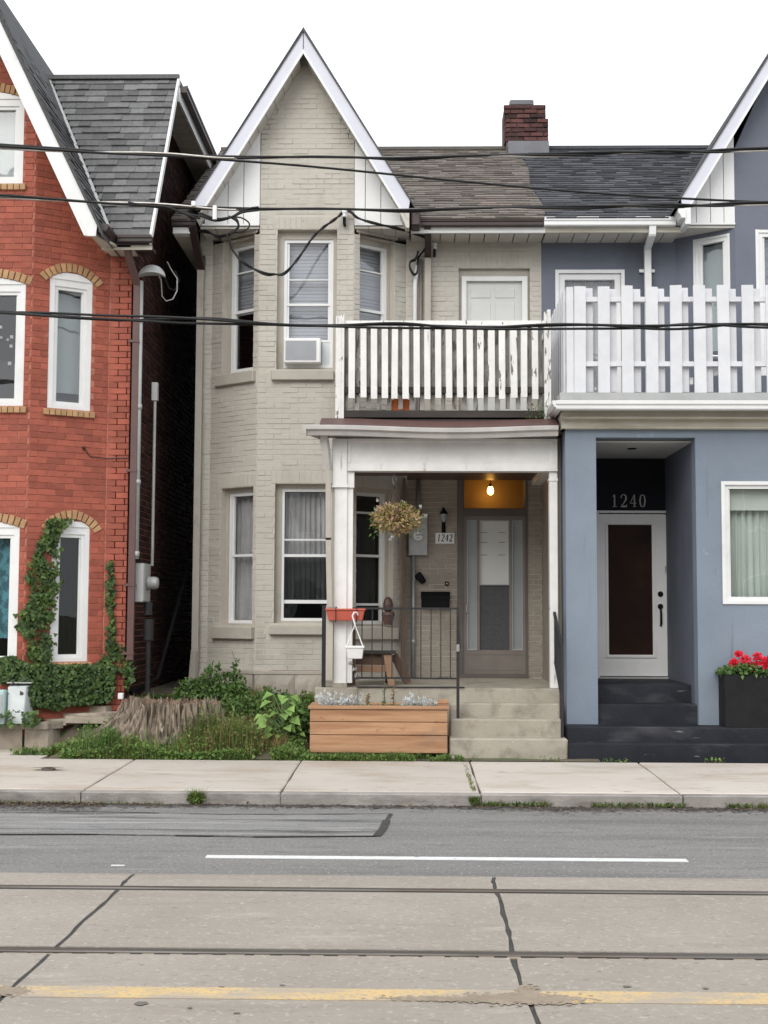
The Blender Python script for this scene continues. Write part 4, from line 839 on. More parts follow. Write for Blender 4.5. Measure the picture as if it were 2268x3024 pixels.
rake(bei, fr, BCX, BAP, BK, 6.88, .3, m_barge, m_white, trim=.03)
b = MB(); b.fb(fr, BCX-.006, BCX+.006, .001, .004, BAP-.3, BAP-.02); b.build('bargeboard_joint', m_lead, bei)
# sloping soffit panels under the gable
for sg in (-1, 1):
    n = 12
    for k in range(n):
        za, zb_ = 6.62+(8.7-6.62)*k/n+.006, 6.62+(8.7-6.62)*(k+1)/n-.004
        xa, xb_ = BCX+sg*(BAP-.3-za)/BK, BCX+sg*(BAP-.3-zb_)/BK; b = MB(); o_ = .02
        b.hexa([(xa, 16.09, za), (xb_, 16.09, zb_), (xb_, 16.46, zb_), (xa, 16.46, za), (xa, 16.09, za+o_), (xb_, 16.09, zb_+o_), (xb_, 16.46, zb_+o_), (xa, 16.46, za+o_)] if sg < 0 else [(xb_, 16.09, zb_), (xa, 16.09, za), (xa, 16.46, za), (xb_, 16.46, zb_), (xb_, 16.09, zb_+o_), (xa, 16.09, za+o_), (xa, 16.46, za+o_), (xb_, 16.46, zb_+o_)]); b.build('soffit_panel', m_soffit, bei)
# white boarded corners beside the gable wall and the soffit under them
def infill(house, sg, cx, y0, zl, zb, xin, m, apx, kk, widths):
    x = xin
    for w_ in widths:
        x2 = x+sg*w_; top = lambda q: apx-kk*abs(q-cx)
        lim = cx+sg*(apx-zl-.02)/kk
        if sg*(x2-lim) > 0: x2 = lim
        if sg*(x2-x) < .01: break
        a, c = (x+sg*.004, x2-sg*.004) if sg > 0 else (x2+.004, x-.004); p = [(a, zl), (c, zl), (c, top(c)), (a, top(a))]
        b = MB(); b.fpoly(front(y0), p, -.03, 0 if len(widths) else 0); b.build('infill_board', m, house); x = x2
apx = BAP-.3
infill(bei, -1, BCX, YB-.02, 6.66, 0, -1.955, m_white, apx, BK, (.21, .2, .3)); infill(bei, 1, BCX, YB-.02, 6.66, 0, -.745, m_white, apx, BK, (.14, .2, .3))
b = MB(); b.box(-2.7, -1.96, YB-.025, YB+.0, 6.635, 6.658); b.build('trim', m_white, bei); b = MB(); b.box(-.74, -.09, YB-.025, YB, 6.635, 6.658); b.build('trim', m_white, bei)
for a, c in ((-2.72, -1.96), (-.74, -.04)):
    for k in range(4):
        x = a+(c-a)*k/4; b = MB(); b.box(x+.003, x+(c-a)/4-.003, YB+.001, YW+.1, 6.6, 6.63); b.build('soffit_panel', m_soffit, bei)
b = MB(); b.hexa([(-.075, 16.1, 6.52), (-.04, 16.1, 6.52), (-.04, 16.45, 6.56), (-.09, 16.45, 6.56), (-.16, 16.1, 6.72), (-.04, 16.1, 6.75), (-.04, 16.45, 6.75), (-.16, 16.45, 6.72)]); b.build('eave_return', m_soffit, bei)
# eaves: gutter, fascia, soffit
gutter(bei, front(16.36), .1, 1.66, 6.7, .1, .09, m_brown)
b = MB(); b.box(-.02, .1, 16.12, 16.45, 6.55, 6.8); b.build('gutter', m_brown, bei, bevel=.02)
b = MB(); b.box(-.02, 1.69, 16.36, 16.4, 6.53, 6.6); b.build('fascia', m_white, bei)
for k in range(9): x = -.02+k*.19; b = MB(); b.box(x+.006, x+.184, 16.402, YW+.02, 6.55, 6.575); b.build('soffit_panel', m_soffit, bei)
gutter(bei, front(16.36), -3.07, -2.76, 6.7, .09, .09, m_brown); b = MB(); b.box(-3.06, -2.84, 16.33, 16.85, 6.52, 6.6); b.build('fascia', m_white, bei)
b = MB(); b.box(-3.05, -2.8, 16.4, 24, 6.5, 6.52); b.build('soffit', m_soffit, bei)
# pipes
xa = -2.775; zt = at(F(88, 440), 16.8)[1]
downpipe(bei, [(xa-.03, 16.3, 6.6), (xa-.02, 16.5, 6.45), (xa+.01, 16.8, 6.2), (xa+.01, 16.82, zt)], .09, .07, m_brown); downpipe(bei, [(xa, 16.82, zt+.02), (xa, 16.82, 1.2), (xa-.03, 16.75, .62)], .085, .065, m_beigetrim)
xq, zq = at(Y2(715, 820), 16.8); downpipe(bei, [(xq-.01, 16.33, 6.62), (xq, 16.6, 6.5), (xq, 16.83, 6.35), (xq, 16.83, zq)], .085, .065, m_brown); downpipe(bei, [(xq, 16.83, zq+.02), (xq, 16.83, 4.0)], .082, .065, m_beigetrim)
b = MB(); b.tube([(xq-.17, 16.84, 4.0), (xq-.165, 16.84, zq-.35), (xq-.14, 16.84, zq-.1)], .028, 10); b.build('conduit', m_white, bei, smooth=True)
b = MB(); b.tube([(xq-.09, 16.85, 4.0), (xq-.09, 16.85, zq-.02)], .02, 8); b.build('conduit', m_taupe, bei, smooth=True)
# chimney
cx0, cx1 = 1.43, 2.16; ch = MB(); ch.box(cx0+.05, cx1-.07, 20.15, 20.75, 8.7, 9.7); chm = ch.build('chimney', m_chmort, bei)
cb = Bricks(bei, m_chim, 0)
cfr = Fr(cx0, 20.12, cx1, 20.12); zc = 9.1; k = 0
while zc < 9.67:
    x = 0 if k % 2 else -.1; out = -.02 if zc < 9.45 else -.05
    l0 = .03 if zc < 9.5 else 0; r0 = cx1-cx0-(.02 if zc < 9.45 else .06)
    while x < r0:
        a, c = max(x, l0), min(x+.21, r0)
        if c-a > .03: 
            b = MB(); b.fb(cfr, a+.005, c-.005, -.05, U(-.01, .016), zc+.004+U(0, .004), zc+.068); b.build('brick', m_chim, chm, bevel=.006)
        x += .21
    b = MB(); b.box(cx0+.02, cx0+.06, 20.17, 20.75, zc+.004, zc+.068); b.build('brick', m_chim, chm)
    zc += .074; k += 1
b = MB(); b.box(cx0+.1, cx0+.48, 20.14, 20.55, 9.69, 9.79); b.build('chimney_cap', m_lead, chm, bevel=.02)
b = MB(); b.hexa([(cx0+.07, 20.06, 8.88), (cx1-.02, 20.06, 8.88), (cx1-.02, 20.7, 9.1), (cx0+.07, 20.7, 9.1), (cx0+.07, 20.1, 9.1), (cx1-.02, 20.1, 9.1), (cx1-.02, 20.7, 9.12), (cx0+.07, 20.7, 9.12)]); b.build('flashing', m_lead, chm)
# ---- porch: beam, posts, ceiling, roof, balcony
pf = front(15.0)
b = MB(); b.fb(pf, -.92, 1.677, -.16, -.012, 3.33, 3.71); bmM = b.build('porch_beam', m_whitepaint, bei)
for a, c, e, g, d in ((-.74, 1.677, 3.33, 3.352, .02), (-.72, 1.677, 3.355, 3.425, .0), (-.74, -.705, 3.425, 3.71, 0), (1.6, 1.677, 3.425, 3.71, 0), (-.705, 1.6, 3.67, 3.71, 0)):
    b = MB(); b.fb(pf, a, c, -.02, d, e, g); b.build('beam_trim', m_whitepaint, bmM, bevel=.003)
b = MB(); b.box(-.92, -.78, 15.16, 16.38, 3.35, 3.71); b.build('porch_beam', m_whitepaint, bei); b = MB(); b.box(1.55, 1.677, 15.16, YW, 3.35, 3.71); b.build('porch_beam', m_whitepaint, bei)
def post(x0, x1, z0, z1, d=-.15):
    b = MB(); b.fb(pf, x0, x1, d, -.015, z0, z1); return b.build('porch_post', m_whitepaint, bei, bevel=.006)
p_ = post(-.892, -.742, .85, 3.2); b = MB(); b.fb(pf, -.742, -.678, -.15, -.045, .9, 3.33); b.build('post_return', m_whitepaint, p_); b = MB(); b.fb(pf, -.915, -.745, -.17, .012, 3.145, 3.708); b.build('post_capital', m_whitepaint, p_, bevel=.006)
b = MB(); b.fb(pf, -.925, -.735, -.17, .02, 3.14, 3.165); b.build('post_moulding', m_whitepaint, p_); b = MB(); b.fb(pf, -.745, -.665, -.15, -.02, 3.14, 3.33); b.build('post_bracket', m_whitepaint, p_)
b = MB(); b.fb(pf, -.9, -.735, -.17, .0, .845, .9); b.build('post_base', m_step, p_)
p_ = post(1.583, 1.677, .85, 3.33); b = MB(); b.fb(pf, 1.575, 1.68, -.16, -.005, 3.22, 3.25); b.build('post_moulding', m_whitepaint, p_)
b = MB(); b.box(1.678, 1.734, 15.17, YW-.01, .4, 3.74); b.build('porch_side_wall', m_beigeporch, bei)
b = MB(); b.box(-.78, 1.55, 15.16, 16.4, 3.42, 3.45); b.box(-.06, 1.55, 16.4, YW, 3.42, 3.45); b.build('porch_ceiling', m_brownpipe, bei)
# porch roof and its sagging gutter
sag = lambda x: -.035*math.sin(math.pi*(x+1.0)/2.9)**2
def swept(fr, prof, u0, u1, n, name, m, par, f=sag):
    b = MB(); k = len(prof); vs = []
    for i in range(n+1):
        u = u0+(u1-u0)*i/n; vs += [fr.w(u, d, z+f(u)) for d, z in prof]
    fs = [(i*k+j, (i+1)*k+j, (i+1)*k+(j+1) % k, i*k+(j+1) % k) for i in range(n) for j in range(k)]+[tuple(range(k)), tuple(range((n+1)*k-1, n*k-1, -1))]
    b.add(vs, fs); return b.build(name, m, par)
swept(front(14.78), [(0, 3.71), (.05, 3.71), (.065, 3.755), (.1, 3.775), (.1, 3.815), (.085, 3.825), (.08, 3.81), (.01, 3.8), (0, 3.82)], -1.2, 1.655, 24, 'porch_gutter', m_alu, bei)
b = MB(); b.hexa([(-1.24, 14.68, 3.78), (-1.2, 14.68, 3.71), (-1.0, 15.3, 3.71), (-1.04, 15.3, 3.78), (-1.24, 14.68, 3.825), (-1.2, 14.68, 3.825), (-1.0, 15.3, 3.825), (-1.04, 15.3, 3.825)]); b.build('porch_gutter', m_alu, bei)
b = MB(); b.box(-1.0, 1.66, 14.79, 15.02, 3.715, 3.735); b.build('porch_soffit', m_taupedk, bei)
prf = [(.02, 3.80), (.02, 3.835), (-.3, 3.9), (-2.1, 3.95), (-2.1, 3.75), (-.3, 3.75)]
swept(front(14.78), [(.03, 3.8), (.03, 3.84), (-.25, 3.95), (-.35, 3.95), (-.35, 3.8)], -1.05, 1.66, 24, 'porch_roof', m_brownpipe, bei)
b = MB(); b.box(-.9, 1.66, 15.13, 16.38, 3.75, 3.9); b.box(-.05, 1.66, 16.38, YW, 3.75, 3.9); b.build('porch_roof', m_brownpipe, bei)
x0, z0 = at(U2(505, 548), 14.85); x1, z1 = at(U2(530, 780), 14.9); x2, z2 = at(U2(560, 1060), 14.95); x3, z3 = at(K(232, 1300), 14.96); x4 = at(K(245, 1960), 14.96)[0]
downpipe(bei, [(x0, 14.83, 3.74), (x0, 14.86, z0-.05), (x1, 14.9, z1), (x2, 14.95, z2)], .085, .065, m_alu); downpipe(bei, [(x2+.006, 14.955, z2+.04), (x3, 14.955, z3), (x4, 14.955, 1.77), (x4, 14.955, .95)], .078, .06, m_beigetrim)
# balcony
bal = front(15.1)
def gb(x, y): return bal.pix(G(x, y))
b = MB(); b.fb(bal, gb(130, 0)[0], gb(1445, 0)[0], -.1, .0, gb(0, 845)[1], gb(0, 800)[1]); bal_ = b.build('balcony_railing', m_darkwood, bei)
b = MB(); b.fb(bal, gb(130, 0)[0], gb(1445, 0)[0], -.08, -.02, 3.88, 3.95); b.box(-.8, 1.66, 15.2, 16.38, 3.98, 4.03); b.box(-.04, 1.66, 16.38, YW, 3.98, 4.03); b.build('balcony_floor', m_darkwood, bei)
b = MB(); zt, zb_ = gb(0, 212)[1], gb(0, 250)[1]; b.fb(bal, gb(150, 0)[0], gb(1450, 0)[0], -.055, -.015, zb_, zt); b.build('top_rail', m_peel, bal_)
b = MB(); zt, zb_ = gb(0, 645)[1], gb(0, 685)[1]; b.fb(bal, gb(130, 0)[0], gb(1450, 0)[0], -.055, -.012, zb_, zt); b.build('bottom_rail', m_darkwood, bal_)
for k, x in enumerate((180, 255, 322, 393, 460, 528, 600, 670, 740, 810, 880, 945, 1015, 1085, 1155, 1230, 1300, 1370)):
    a = gb(x, 0)[0]; w_ = .072+U(-.003, .003)+(.006 if k in (15, 13) else 0); t = U(-.006, .006); d = U(0, .006); z0 = gb(0, 722)[1]+U(-.012, .012); z1 = gb(0, 240)[1]+U(-.006, .006); ln = U(-.007, .007)
    b = MB(); b.hexa([bal.w(a+ln, .02+d, z0), bal.w(a+w_+ln, .02+d, z0), bal.w(a+w_+ln, -.005, z0), bal.w(a+ln, -.005, z0), bal.w(a, .02+d, z1), bal.w(a+w_, .02+d, z1), bal.w(a+w_, -.005, z1), bal.w(a, -.005, z1)]); b.build('slat', m_peel if k > 11 else m_whitepaint, bal_)
for k, x in enumerate((150, 225, 297, 370, 437, 505, 577, 645, 715, 785, 855, 922, 993, 1063, 1135, 1205, 1275, 1345, 1415)):
    a = gb(x-4, 0)[0]; w_ = .052+U(-.006, .008); z0 = gb(0, 790)[1]+U(-.01, .012); z1 = gb(0, 222)[1]+U(-.01, .01); ln = U(-.006, .006)
    b = MB(); b.hexa([bal.w(a+ln, -.057, z0), bal.w(a+w_+ln, -.057, z0), bal.w(a+w_+ln, -.078, z0), bal.w(a+ln, -.078, z0), bal.w(a, -.057, z1), bal.w(a+w_, -.057, z1), bal.w(a+w_, -.078, z1), bal.w(a, -.078, z1)]); b.build('slat', m_greyslat, bal_)
for a, c, e, g in ((95, 150, 800, 170), (1450, 1493, 858, 145)):
    b = MB(); b.fb(bal, gb(a, 0)[0], gb(c, 0)[0]-.035, -.05, .03, gb(0, e)[1]-.1, gb(0, g)[1]-.03); b.fb(bal, gb(c, 0)[0]-.038, gb(c, 0)[0], -.045, .022, gb(0, e)[1]-.1, gb(0, g)[1]); b.build('post', m_peel, bal_)
for sx in (gb(110, 0)[0], 1.62):                                      # side rails back to the wall
    b = MB(); y1 = YW if sx > 0 else 16.5; b.box(sx-.02, sx+.02, 15.15, y1, gb(0, 250)[1], gb(0, 212)[1]); b.build('side_rail', m_peel, bal_)
    for k in range(7 if sx > 0 else 6): y = 15.25+k*.22; b = MB(); b.box(sx-.012, sx+.012, y, y+.07, 4.1, gb(0, 240)[1]); b.build('slat', m_greyslat, bal_)
b = MB(); q0, q1 = bal.pix(G(458, 798), -.16), bal.pix(G(575, 600), -.16); b.fb(bal, q0[0]-.01, q1[0]+.01, -.42, -.16, 4.032, q0[1]+.12); b.build('tmp', m_orange)
o_ = bpy.data.objects['tmp']; o_.name = 'orange_box'; WL['orange_box'] = WL['tmp']; tag(o_, 'orange plastic box on the balcony floor behind the white slats', 'box')
b = MB(); b.box(q0[0]+.02, q1[0]-.02, 15.3, 15.5, q0[1]+.12, q0[1]+.14); b.build('lid', m_orange, o_)
# ------------------------------------------------------------------ blue stucco house
blu = thing('stucco_house', 'blue grey stucco house with enclosed ground floor and white roof terrace fence', 'house', (4.4, 16.9, .3))
XE = 7.4; GCX = 4.70
sl = Fr(3.44, YW, 4.10, YB); sf = Fr(4.10, YB, 5.31, YB); sr = Fr(5.31, YB, 5.97, YW)
sD = (bm.pix(D(170, 1600))[0], bm.pix(D(655, 1600))[0], 4.25, bm.pix(D(400, 1533))[1])
sW = opn(sl, D(1135, 1450), D(1392, 1450), D(1392, 1275), D(1260, 1500)); sW = (sW[0], sW[1], 4.75, sW[3])
sV = opn(sf, D(1573, 1400), D(1573, 1400), D(1620, 1250), D(1573, 1500)); sV = (sV[0], bf.len-sV[0]-.02, 4.7, sV[3])
wallpart(blu, bm, 1.69, 3.44, 3.7, 6.7, [sD], m_blueup); wallpart(blu, sl, 0, sl.len, 3.7, 6.62, [sW], m_blueup); wallpart(blu, sf, 0, sf.len, 3.7, 7.6, [sV], m_blueup); wallpart(blu, sr, 0, sr.len, 3.7, 6.62, [], m_blueup); wallpart(blu, bm, 5.97, XE, 3.7, 6.7, [], m_blueup)
b = MB(); b.fpoly(sf, [(0, 7.6), (sf.len, 7.6), (.62, 8.9), (.58, 8.9)], -.2, 0); b.build('gable_wall', m_blueup, blu)
def gside(x0, x1, house, m):
    b = MB(); fr = Fr(x1, YW+.2, x1, 25); b.fpoly(fr, [(0, .3), (7.9, .3), (7.9, 6.6), (RGY-YW-.2, RGZ-.12), (0, 6.88)], -(x1-x0), 0); return b.build('wall', m, house)
gside(XE-.2, XE, blu, m_blueup)
b = MB(); b.box(1.7, XE-.2, 24.8, 25, .3, 6.6); b.build('wall', m_blueup, blu)
# upper door and windows
def wframe(fr, o, m, par, name, t=.06, d=-.02, dd=-.12):
    b = MB(); u0, u1, z0, z1 = o; b.fb(fr, u0, u0+t, dd, d, z0, z1); b.fb(fr, u1-t, u1, dd, d, z0, z1); b.fb(fr, u0+t, u1-t, dd, d-.002, z1-t, z1); b.fb(fr, u0+t, u1-t, dd, d-.002, z0, z0+t); return b.build(name, m, par)
w = wframe(bm, sD, m_white, blu, 'terrace_door', .045, .012); wframe(bm, (sD[0]+.05, sD[1]-.05, sD[2]+.04, sD[3]-.05), m_white, w, 'door_leaf', .075, -.02)
b = MB(); b.fb(bm, sD[0]+.12, sD[1]-.12, -.09, -.085, sD[2]+.12, sD[3]-.12); b.build('pane', m_glass, w); curtain(w, bm, sD[0]+.08, sD[1]-.08, sD[2]+.1, sD[3]-.06, -.2, m_curtain, 10, .015)
w = window(blu, sl, sW, .03, (.03, .03, .03, .03), m_white, .05, m_white, (), m_glass, stile=.03); i_ = INNER[w.name]; b = MB(); b.fb(sl, i_[0], i_[1], -.16, -.15, i_[2]+.25, i_[3]); b.build('blind', m_paleblind, w)
w = window(blu, sf, sV, .03, (.04, .04, .04, .04), m_white, .05, m_white, (), m_glass, stile=.03); i_ = INNER[w.name]; blind(w, sf, i_[0], i_[1], i_[2], i_[3], -.2, m_blind)
# roof
dk2 = deck(blu, 1.70, XE+.2, m_shblue, gc=GCX)
sh = Shingles(blu, m_shblue, 300)
sh.lay(dk2, (0, EY-.02, EZ), (1, 0, 0), rvd, rvl, lambda v: edge(v)+.004, lambda v: GCX-(BAP-(EZ+v*rvd.z))/BK, .14, (.12, .3), .02, .013); sh.finish()
b = MB(); b.box(1.70, XE+.2, RGY-.1, RGY+.1, RGZ-.015, RGZ+.035); b.build('ridge_cap', m_shblue, blu)
gslope(blu, GCX, BAP, BK, 6.74, 16.06, RGY, -1, m_shdark, .025); gslope(blu, GCX, BAP, BK, 6.74, 16.06, RGY, 1, m_shdark, .025)
rake(blu, front(16.08), GCX, BAP, BK, 6.9, .27, m_barge, m_white, trim=.03)
infill(blu, -1, GCX, YB-.02, 6.66, 0, 4.10, m_white, BAP-.27, BK, (.14, .17, .18, .2)); infill(blu, 1, GCX, YB-.02, 6.66, 0, 5.31, m_white, BAP-.27, BK, (.14, .17, .18, .2))
b = MB(); b.box(3.40, 4.1, YB-.025, YB, 6.635, 6.658); b.build('trim', m_white, blu)
b = MB(); b.box(3.36, 4.1, YB+.001, YW+.1, 6.6, 6.63); b.build('soffit', m_soffit, blu); b = MB(); b.box(5.31, 6.0, YB+.001, YW+.1, 6.6, 6.63); b.build('soffit', m_soffit, blu)
for sg in (-1, 1):
    b = MB(); za, zb_ = 6.62, 8.75; xa, xb_ = GCX+sg*(BAP-.27-za)/BK, GCX+sg*(BAP-.27-zb_)/BK; p = [(xa, 16.1, za), (xb_, 16.1, zb_), (xb_, 16.46, zb_), (xa, 16.46, za)]
    b.hexa((p if sg < 0 else [p[1], p[0], p[3], p[2]])+[(x, y, z+.02) for x, y, z in (p if sg < 0 else [p[1], p[0], p[3], p[2]])]); b.build('soffit', m_soffit, blu)
gutter(blu, front(16.36), 1.668, 3.33, 6.71, .11, .1, m_white); b = MB(); b.extr(Fr(3.40, 16.45, 3.40, 15.98), [(0, 6.62), (.05, 6.62), (.065, 6.66), (.09, 6.69), (.09, 6.735), (0, 6.74)], 0, .42); b.build('gutter', m_white, blu)
b = MB(); b.box(1.69, 3.44, 16.36, 16.4, 6.53, 6.6); b.build('fascia', m_cream, blu); b = MB(); b.box(3.4, 3.47, 16.06, 16.4, 6.55, 6.76); b.build('eave_return', m_white, blu)
for k in range(9): x = 1.7+k*.19; b = MB(); b.box(x+.006, x+.184, 16.402, YW+.02, 6.55, 6.575); b.build('soffit_panel', m_soffit, blu)
x0 = at(D(842, 1300), 16.4)[0]; x1, z1 = at(D(815, 1390), 16.82)
downpipe(blu, [(x0, 16.32, 6.62), (x0, 16.33, 6.5), (x1, 16.82, z1+.02), (x1, 16.82, 4.25)], .085, .065, m_white)
b = MB(); z_ = bm.pix(D(815, 1545))[1]; b.box(x1-.1, x1+.1, 16.86, 16.89, z_-.02, z_+.02); b.build('pipe_bracket', m_white, blu)
# ground floor block
g0 = Fr(1.737, 14.75, XE, 14.75); gx = lambda x: x-1.737
al = (gx(2.083), gx(3.2), .4, 3.69); gw = (gx(3.495), gx(4.85), 1.826, 3.182)
wallpart(blu, g0, 0, XE-1.737, .2, 3.8, [al, gw], m_blue, .2)
b = MB(); b.box(1.737, 1.9, 14.951, YW, .2, 3.8); b.build('wall', m_blue, blu); b = MB(); b.box(XE-.2, XE, 14.951, YW, .2, 3.8); b.build('wall', m_blue, blu)
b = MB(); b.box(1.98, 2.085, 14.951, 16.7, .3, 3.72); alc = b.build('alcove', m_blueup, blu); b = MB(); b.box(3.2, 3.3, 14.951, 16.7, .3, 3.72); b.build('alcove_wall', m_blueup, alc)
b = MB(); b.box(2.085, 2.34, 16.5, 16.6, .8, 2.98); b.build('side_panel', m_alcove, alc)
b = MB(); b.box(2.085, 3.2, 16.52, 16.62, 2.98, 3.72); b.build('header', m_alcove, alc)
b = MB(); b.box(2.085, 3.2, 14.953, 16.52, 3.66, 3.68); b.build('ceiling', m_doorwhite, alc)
x, y = 0, 0; rr = ray(M(572, 162)); tt = (3.655-EYE)/rr.z; b = MB(); b.lathe((rr.x*tt, rr.y*tt, 3.652), [(.055, 0), (.055, .012)], 20); b.build('downlight', m_black, alc)
d0 = Fr(0, 16.5, 1, 16.5); mq = lambda x, y, d=0: d0.pix(M(x, y), d)
w = wframe(d0, (mq(340, 0)[0], mq(805, 0)[0], mq(0, 1625)[1], mq(0, 553)[1]), m_white, blu, 'entrance_door', .03, .02, -.1)
b = MB(); l0, l1, lb_, lt = mq(352, 0)[0], mq(785, 0)[0], mq(0, 1600)[1], mq(0, 575)[1]; a, c, e, g = mq(414, 0)[0], mq(690, 0)[0], mq(0, 1466)[1], mq(0, 642)[1]
b.fb(d0, l0, a, -.06, 0, lb_, lt); b.fb(d0, c, l1, -.06, 0, lb_, lt); b.fb(d0, a, c, -.06, -.001, g, lt); b.fb(d0, a, c, -.06, -.001, lb_, e); b.build('door_leaf', m_white, w)
wframe(d0, (mq(396, 0)[0], mq(709, 0)[0], mq(0, 1484)[1], mq(0, 625)[1]), m_white, w, 'glazing_bead', .024, .016, -.01)
b = MB(); b.fb(d0, a, c, -.035, -.03, e, g); b.build('pane', m_brownglass, w)
b = MB(); b.fb(d0, l0, l1+.03, -.05, .05, mq(0, 1628)[1]-.02, mq(0, 1605)[1]); b.build('threshold', m_steel, w)
q = mq(752, 1083); b = MB(); b.lathe(d0.w(q[0], 0, q[1]), [(.034, 0), (.034, .014), (.02, .024)], 16, (0, -1, 0)); b.build('deadbolt', m_black, w)
q = mq(752, 1162); q2 = mq(754, 1283); b = MB(); b.lathe(d0.w(q[0], 0, q[1]), [(.034, 0), (.034, .012), (.016, .02)], 16, (0, -1, 0)); b.tube([d0.w(q[0], .012, q[1]-.02), d0.w(q[0], .045, q[1]-.06), d0.w(q[0], .05, (q[1]+q2[1])/2), d0.w(q2[0], .04, q2[1]+.02), d0.w(q2[0], .002, q2[1])], .014, 8); b.build('door_handle', m_black, w)
for y in (920,):
    q = mq(782, y); b = MB(); b.fb(d0, q[0]-.008, q[0]+.008, .02, .026, q[1]-.05, q[1]+.03); b.build('strike_plate', m_steel, w)
q0, q1 = d0.pix(M(440, 530)), d0.pix(M(662, 452)); b = text_strokes(MB(), Fr(0, 16.518, 1, 16.518), '1240', q0[0], q0[1], q1[1]-q0[1], .09, .006, .016, (q1[0]-q0[0]-.09)/3); tag(b.build('house_number', m_steel), 'pale metal numerals reading 1240 on the dark alcove header', 'house number')
# ground floor window
w = window(blu, g0, gw, .02, (.025, .025, .025, .025), m_white, .045, m_white, (), m_glass, stile=.02); i_ = INNER[w.name]; curtain(w, g0, i_[0]+.02, i_[1], i_[2], i_[3], -.22, m_greencurtain, 14, .03)
zr = g0.pix(M(1300, 547), -.15)[1]; b = MB(); b.fb(g0, i_[0], i_[1], -.14, -.13, zr, i_[3]); b.fb(g0, i_[0], i_[1], -.145, -.12, zr-.012, zr+.004); b.build('roller_blind', m_greencurtain, w)
wframe(g0, (gw[0]-.012, gw[1]+.012, gw[2]-.012, gw[3]+.012), m_white, w, 'outer_trim', .04, .02, -.03)
# steps
stp = thing('entrance_steps', 'dark navy painted steps up to the blue house doorway', 'steps', (2.6, 14.6, .15))
for k, (x0, x1, y0, y1, z0, z1) in enumerate(((1.69, XE, 14.2, 14.5, .1, .317), (1.7, XE, 14.43, 14.8, .1, .472), (2.06, 3.22, 14.82, 15.12, .4, .69), (2.06, 3.22, 15.12, 16.6, .4, .893))):
    b = MB(); b.box(x0, x1, y0, y1, z0, z1); b.build('step', m_navy, stp, bevel=.012)
# cornice, gutter, terrace
for a, e, g, y, m in ((1.665, 3.885, 3.99, 14.6, m_cream), (1.665, 3.78, 3.89, 14.68, m_cream)):
    b = MB(); b.extr(Fr(0, y, 1, y), [(-.3, e), (0, e), (.012, e+.012), (.012, e+.02), (-.02, e+.03), (-.03, g), (-.3, g)], a+.03, XE); b.build('cornice', m, blu)
b = MB(); b.box(1.69, 1.737, 14.7, YW, 3.78, 3.99); b.build('cornice', m_cream, blu)
gutter(blu, front(14.52), 1.6, XE, 4.06, .1, .12, m_white); b = MB(); b.extr(Fr(1.66, 14.42, 1.66, 16.5), [(-.0, 3.96), (-.08, 3.99), (-.1, 4.03), (-.1, 4.06), (0, 4.06)][::-1], 0, 2.0); b.build('gutter', m_white, blu)
b = MB(); b.box(1.64, XE, 14.5, 16.5, 4.0, 4.04); b.box(1.68, XE, 14.72, 16.9, 4.04, 4.2); b.build('terrace_floor', m_steel, blu)
ff = front(14.86); hq = lambda x, y, d=0: ff.pix(H(x, y), d)
b = MB(); z0, z1 = hq(0, 262, 0)[1], hq(0, 240)[1]; b.fb(ff, hq(180, 0)[0], XE-.1, -.06, 0, z0-.02, z1); fen = b.build('terrace_fence', m_fence, blu)
b = MB(); z0, z1 = hq(0, 735)[1], hq(0, 713)[1]; b.fb(ff, hq(180, 0)[0], XE-.1, -.06, 0, z0-.02, z1); b.build('rail', m_fence, fen)
x = hq(230, 0)[0]; pit = hq(405, 0)[0]-x; wd_ = hq(315, 0)[0]-x; k = 0
while x < XE-.3:
    t = U(-.01, .01); wk_ = wd_+U(-.004, .006)
    b = MB(); ln = U(-.008, .008); za_, zb2 = hq(0, 943)[1]-.01+U(-.004, .004), hq(0, 163)[1]+t; dd_ = U(0, .006)
    b.hexa([ff.w(x, .022, za_), ff.w(x+wk_, .022, za_), ff.w(x+wk_, .001, za_), ff.w(x, .001, za_), ff.w(x+ln, .022+dd_, zb2), ff.w(x+wk_+ln, .022+dd_, zb2+U(-.006, .006)), ff.w(x+wk_+ln, .001+dd_, zb2), ff.w(x+ln, .001+dd_, zb2)]); b.build('board', m_fence, fen)
    b = MB(); xx = x+wd_*.72; b.fb(ff, xx, xx+wd_, -.083, -.062, hq(0, 930)[1], hq(0, 181, -.07)[1]+U(-.012, .01)); b.build('board', m_fence, fen); x += pit; k += 1
b = MB(); b.fb(ff, hq(178, 0)[0], hq(228, 0)[0], -.09, .018, hq(0, 945)[1], hq(0, 170)[1]); b.build('post', m_fence, fen)
for k in range(8):
    y = 14.98+k*.23; b = MB(); b.box(1.75, 1.772, y, y+.16, 4.2, 5.43+U(-.01, .01)); b.build('board', m_fence, fen)
for z in (4.5, 5.3): b = MB(); b.box(1.773, 1.81, 14.95, 16.88, z, z+.07); b.build('rail', m_fence, fen)
for q, s, lb_ in (((1095, 860), .03, 'white lidded tub standing inside the terrace fence'), ((1275, 790), .035, 'white ribbed container hung inside the terrace fence'), ((1272, 300), .012, 'tiny white clip under the top rail of the terrace fence'), ((392, 915), .014, 'small white bottle at the foot of the terrace fence')):
    u, z = hq(q[0], q[1], -.12); b = MB(); b.fb(ff, u-s*.7, u+s*.7, -.15, -.1, z-s*1.3, z+s*.9); b.fb(ff, u-s*.8, u+s*.8, -.155, -.095, z+s*.9, z+s*1.3); tag(b.build('terrace_clutter', m_whiteplast, bevel=.004), lb_, 'container')
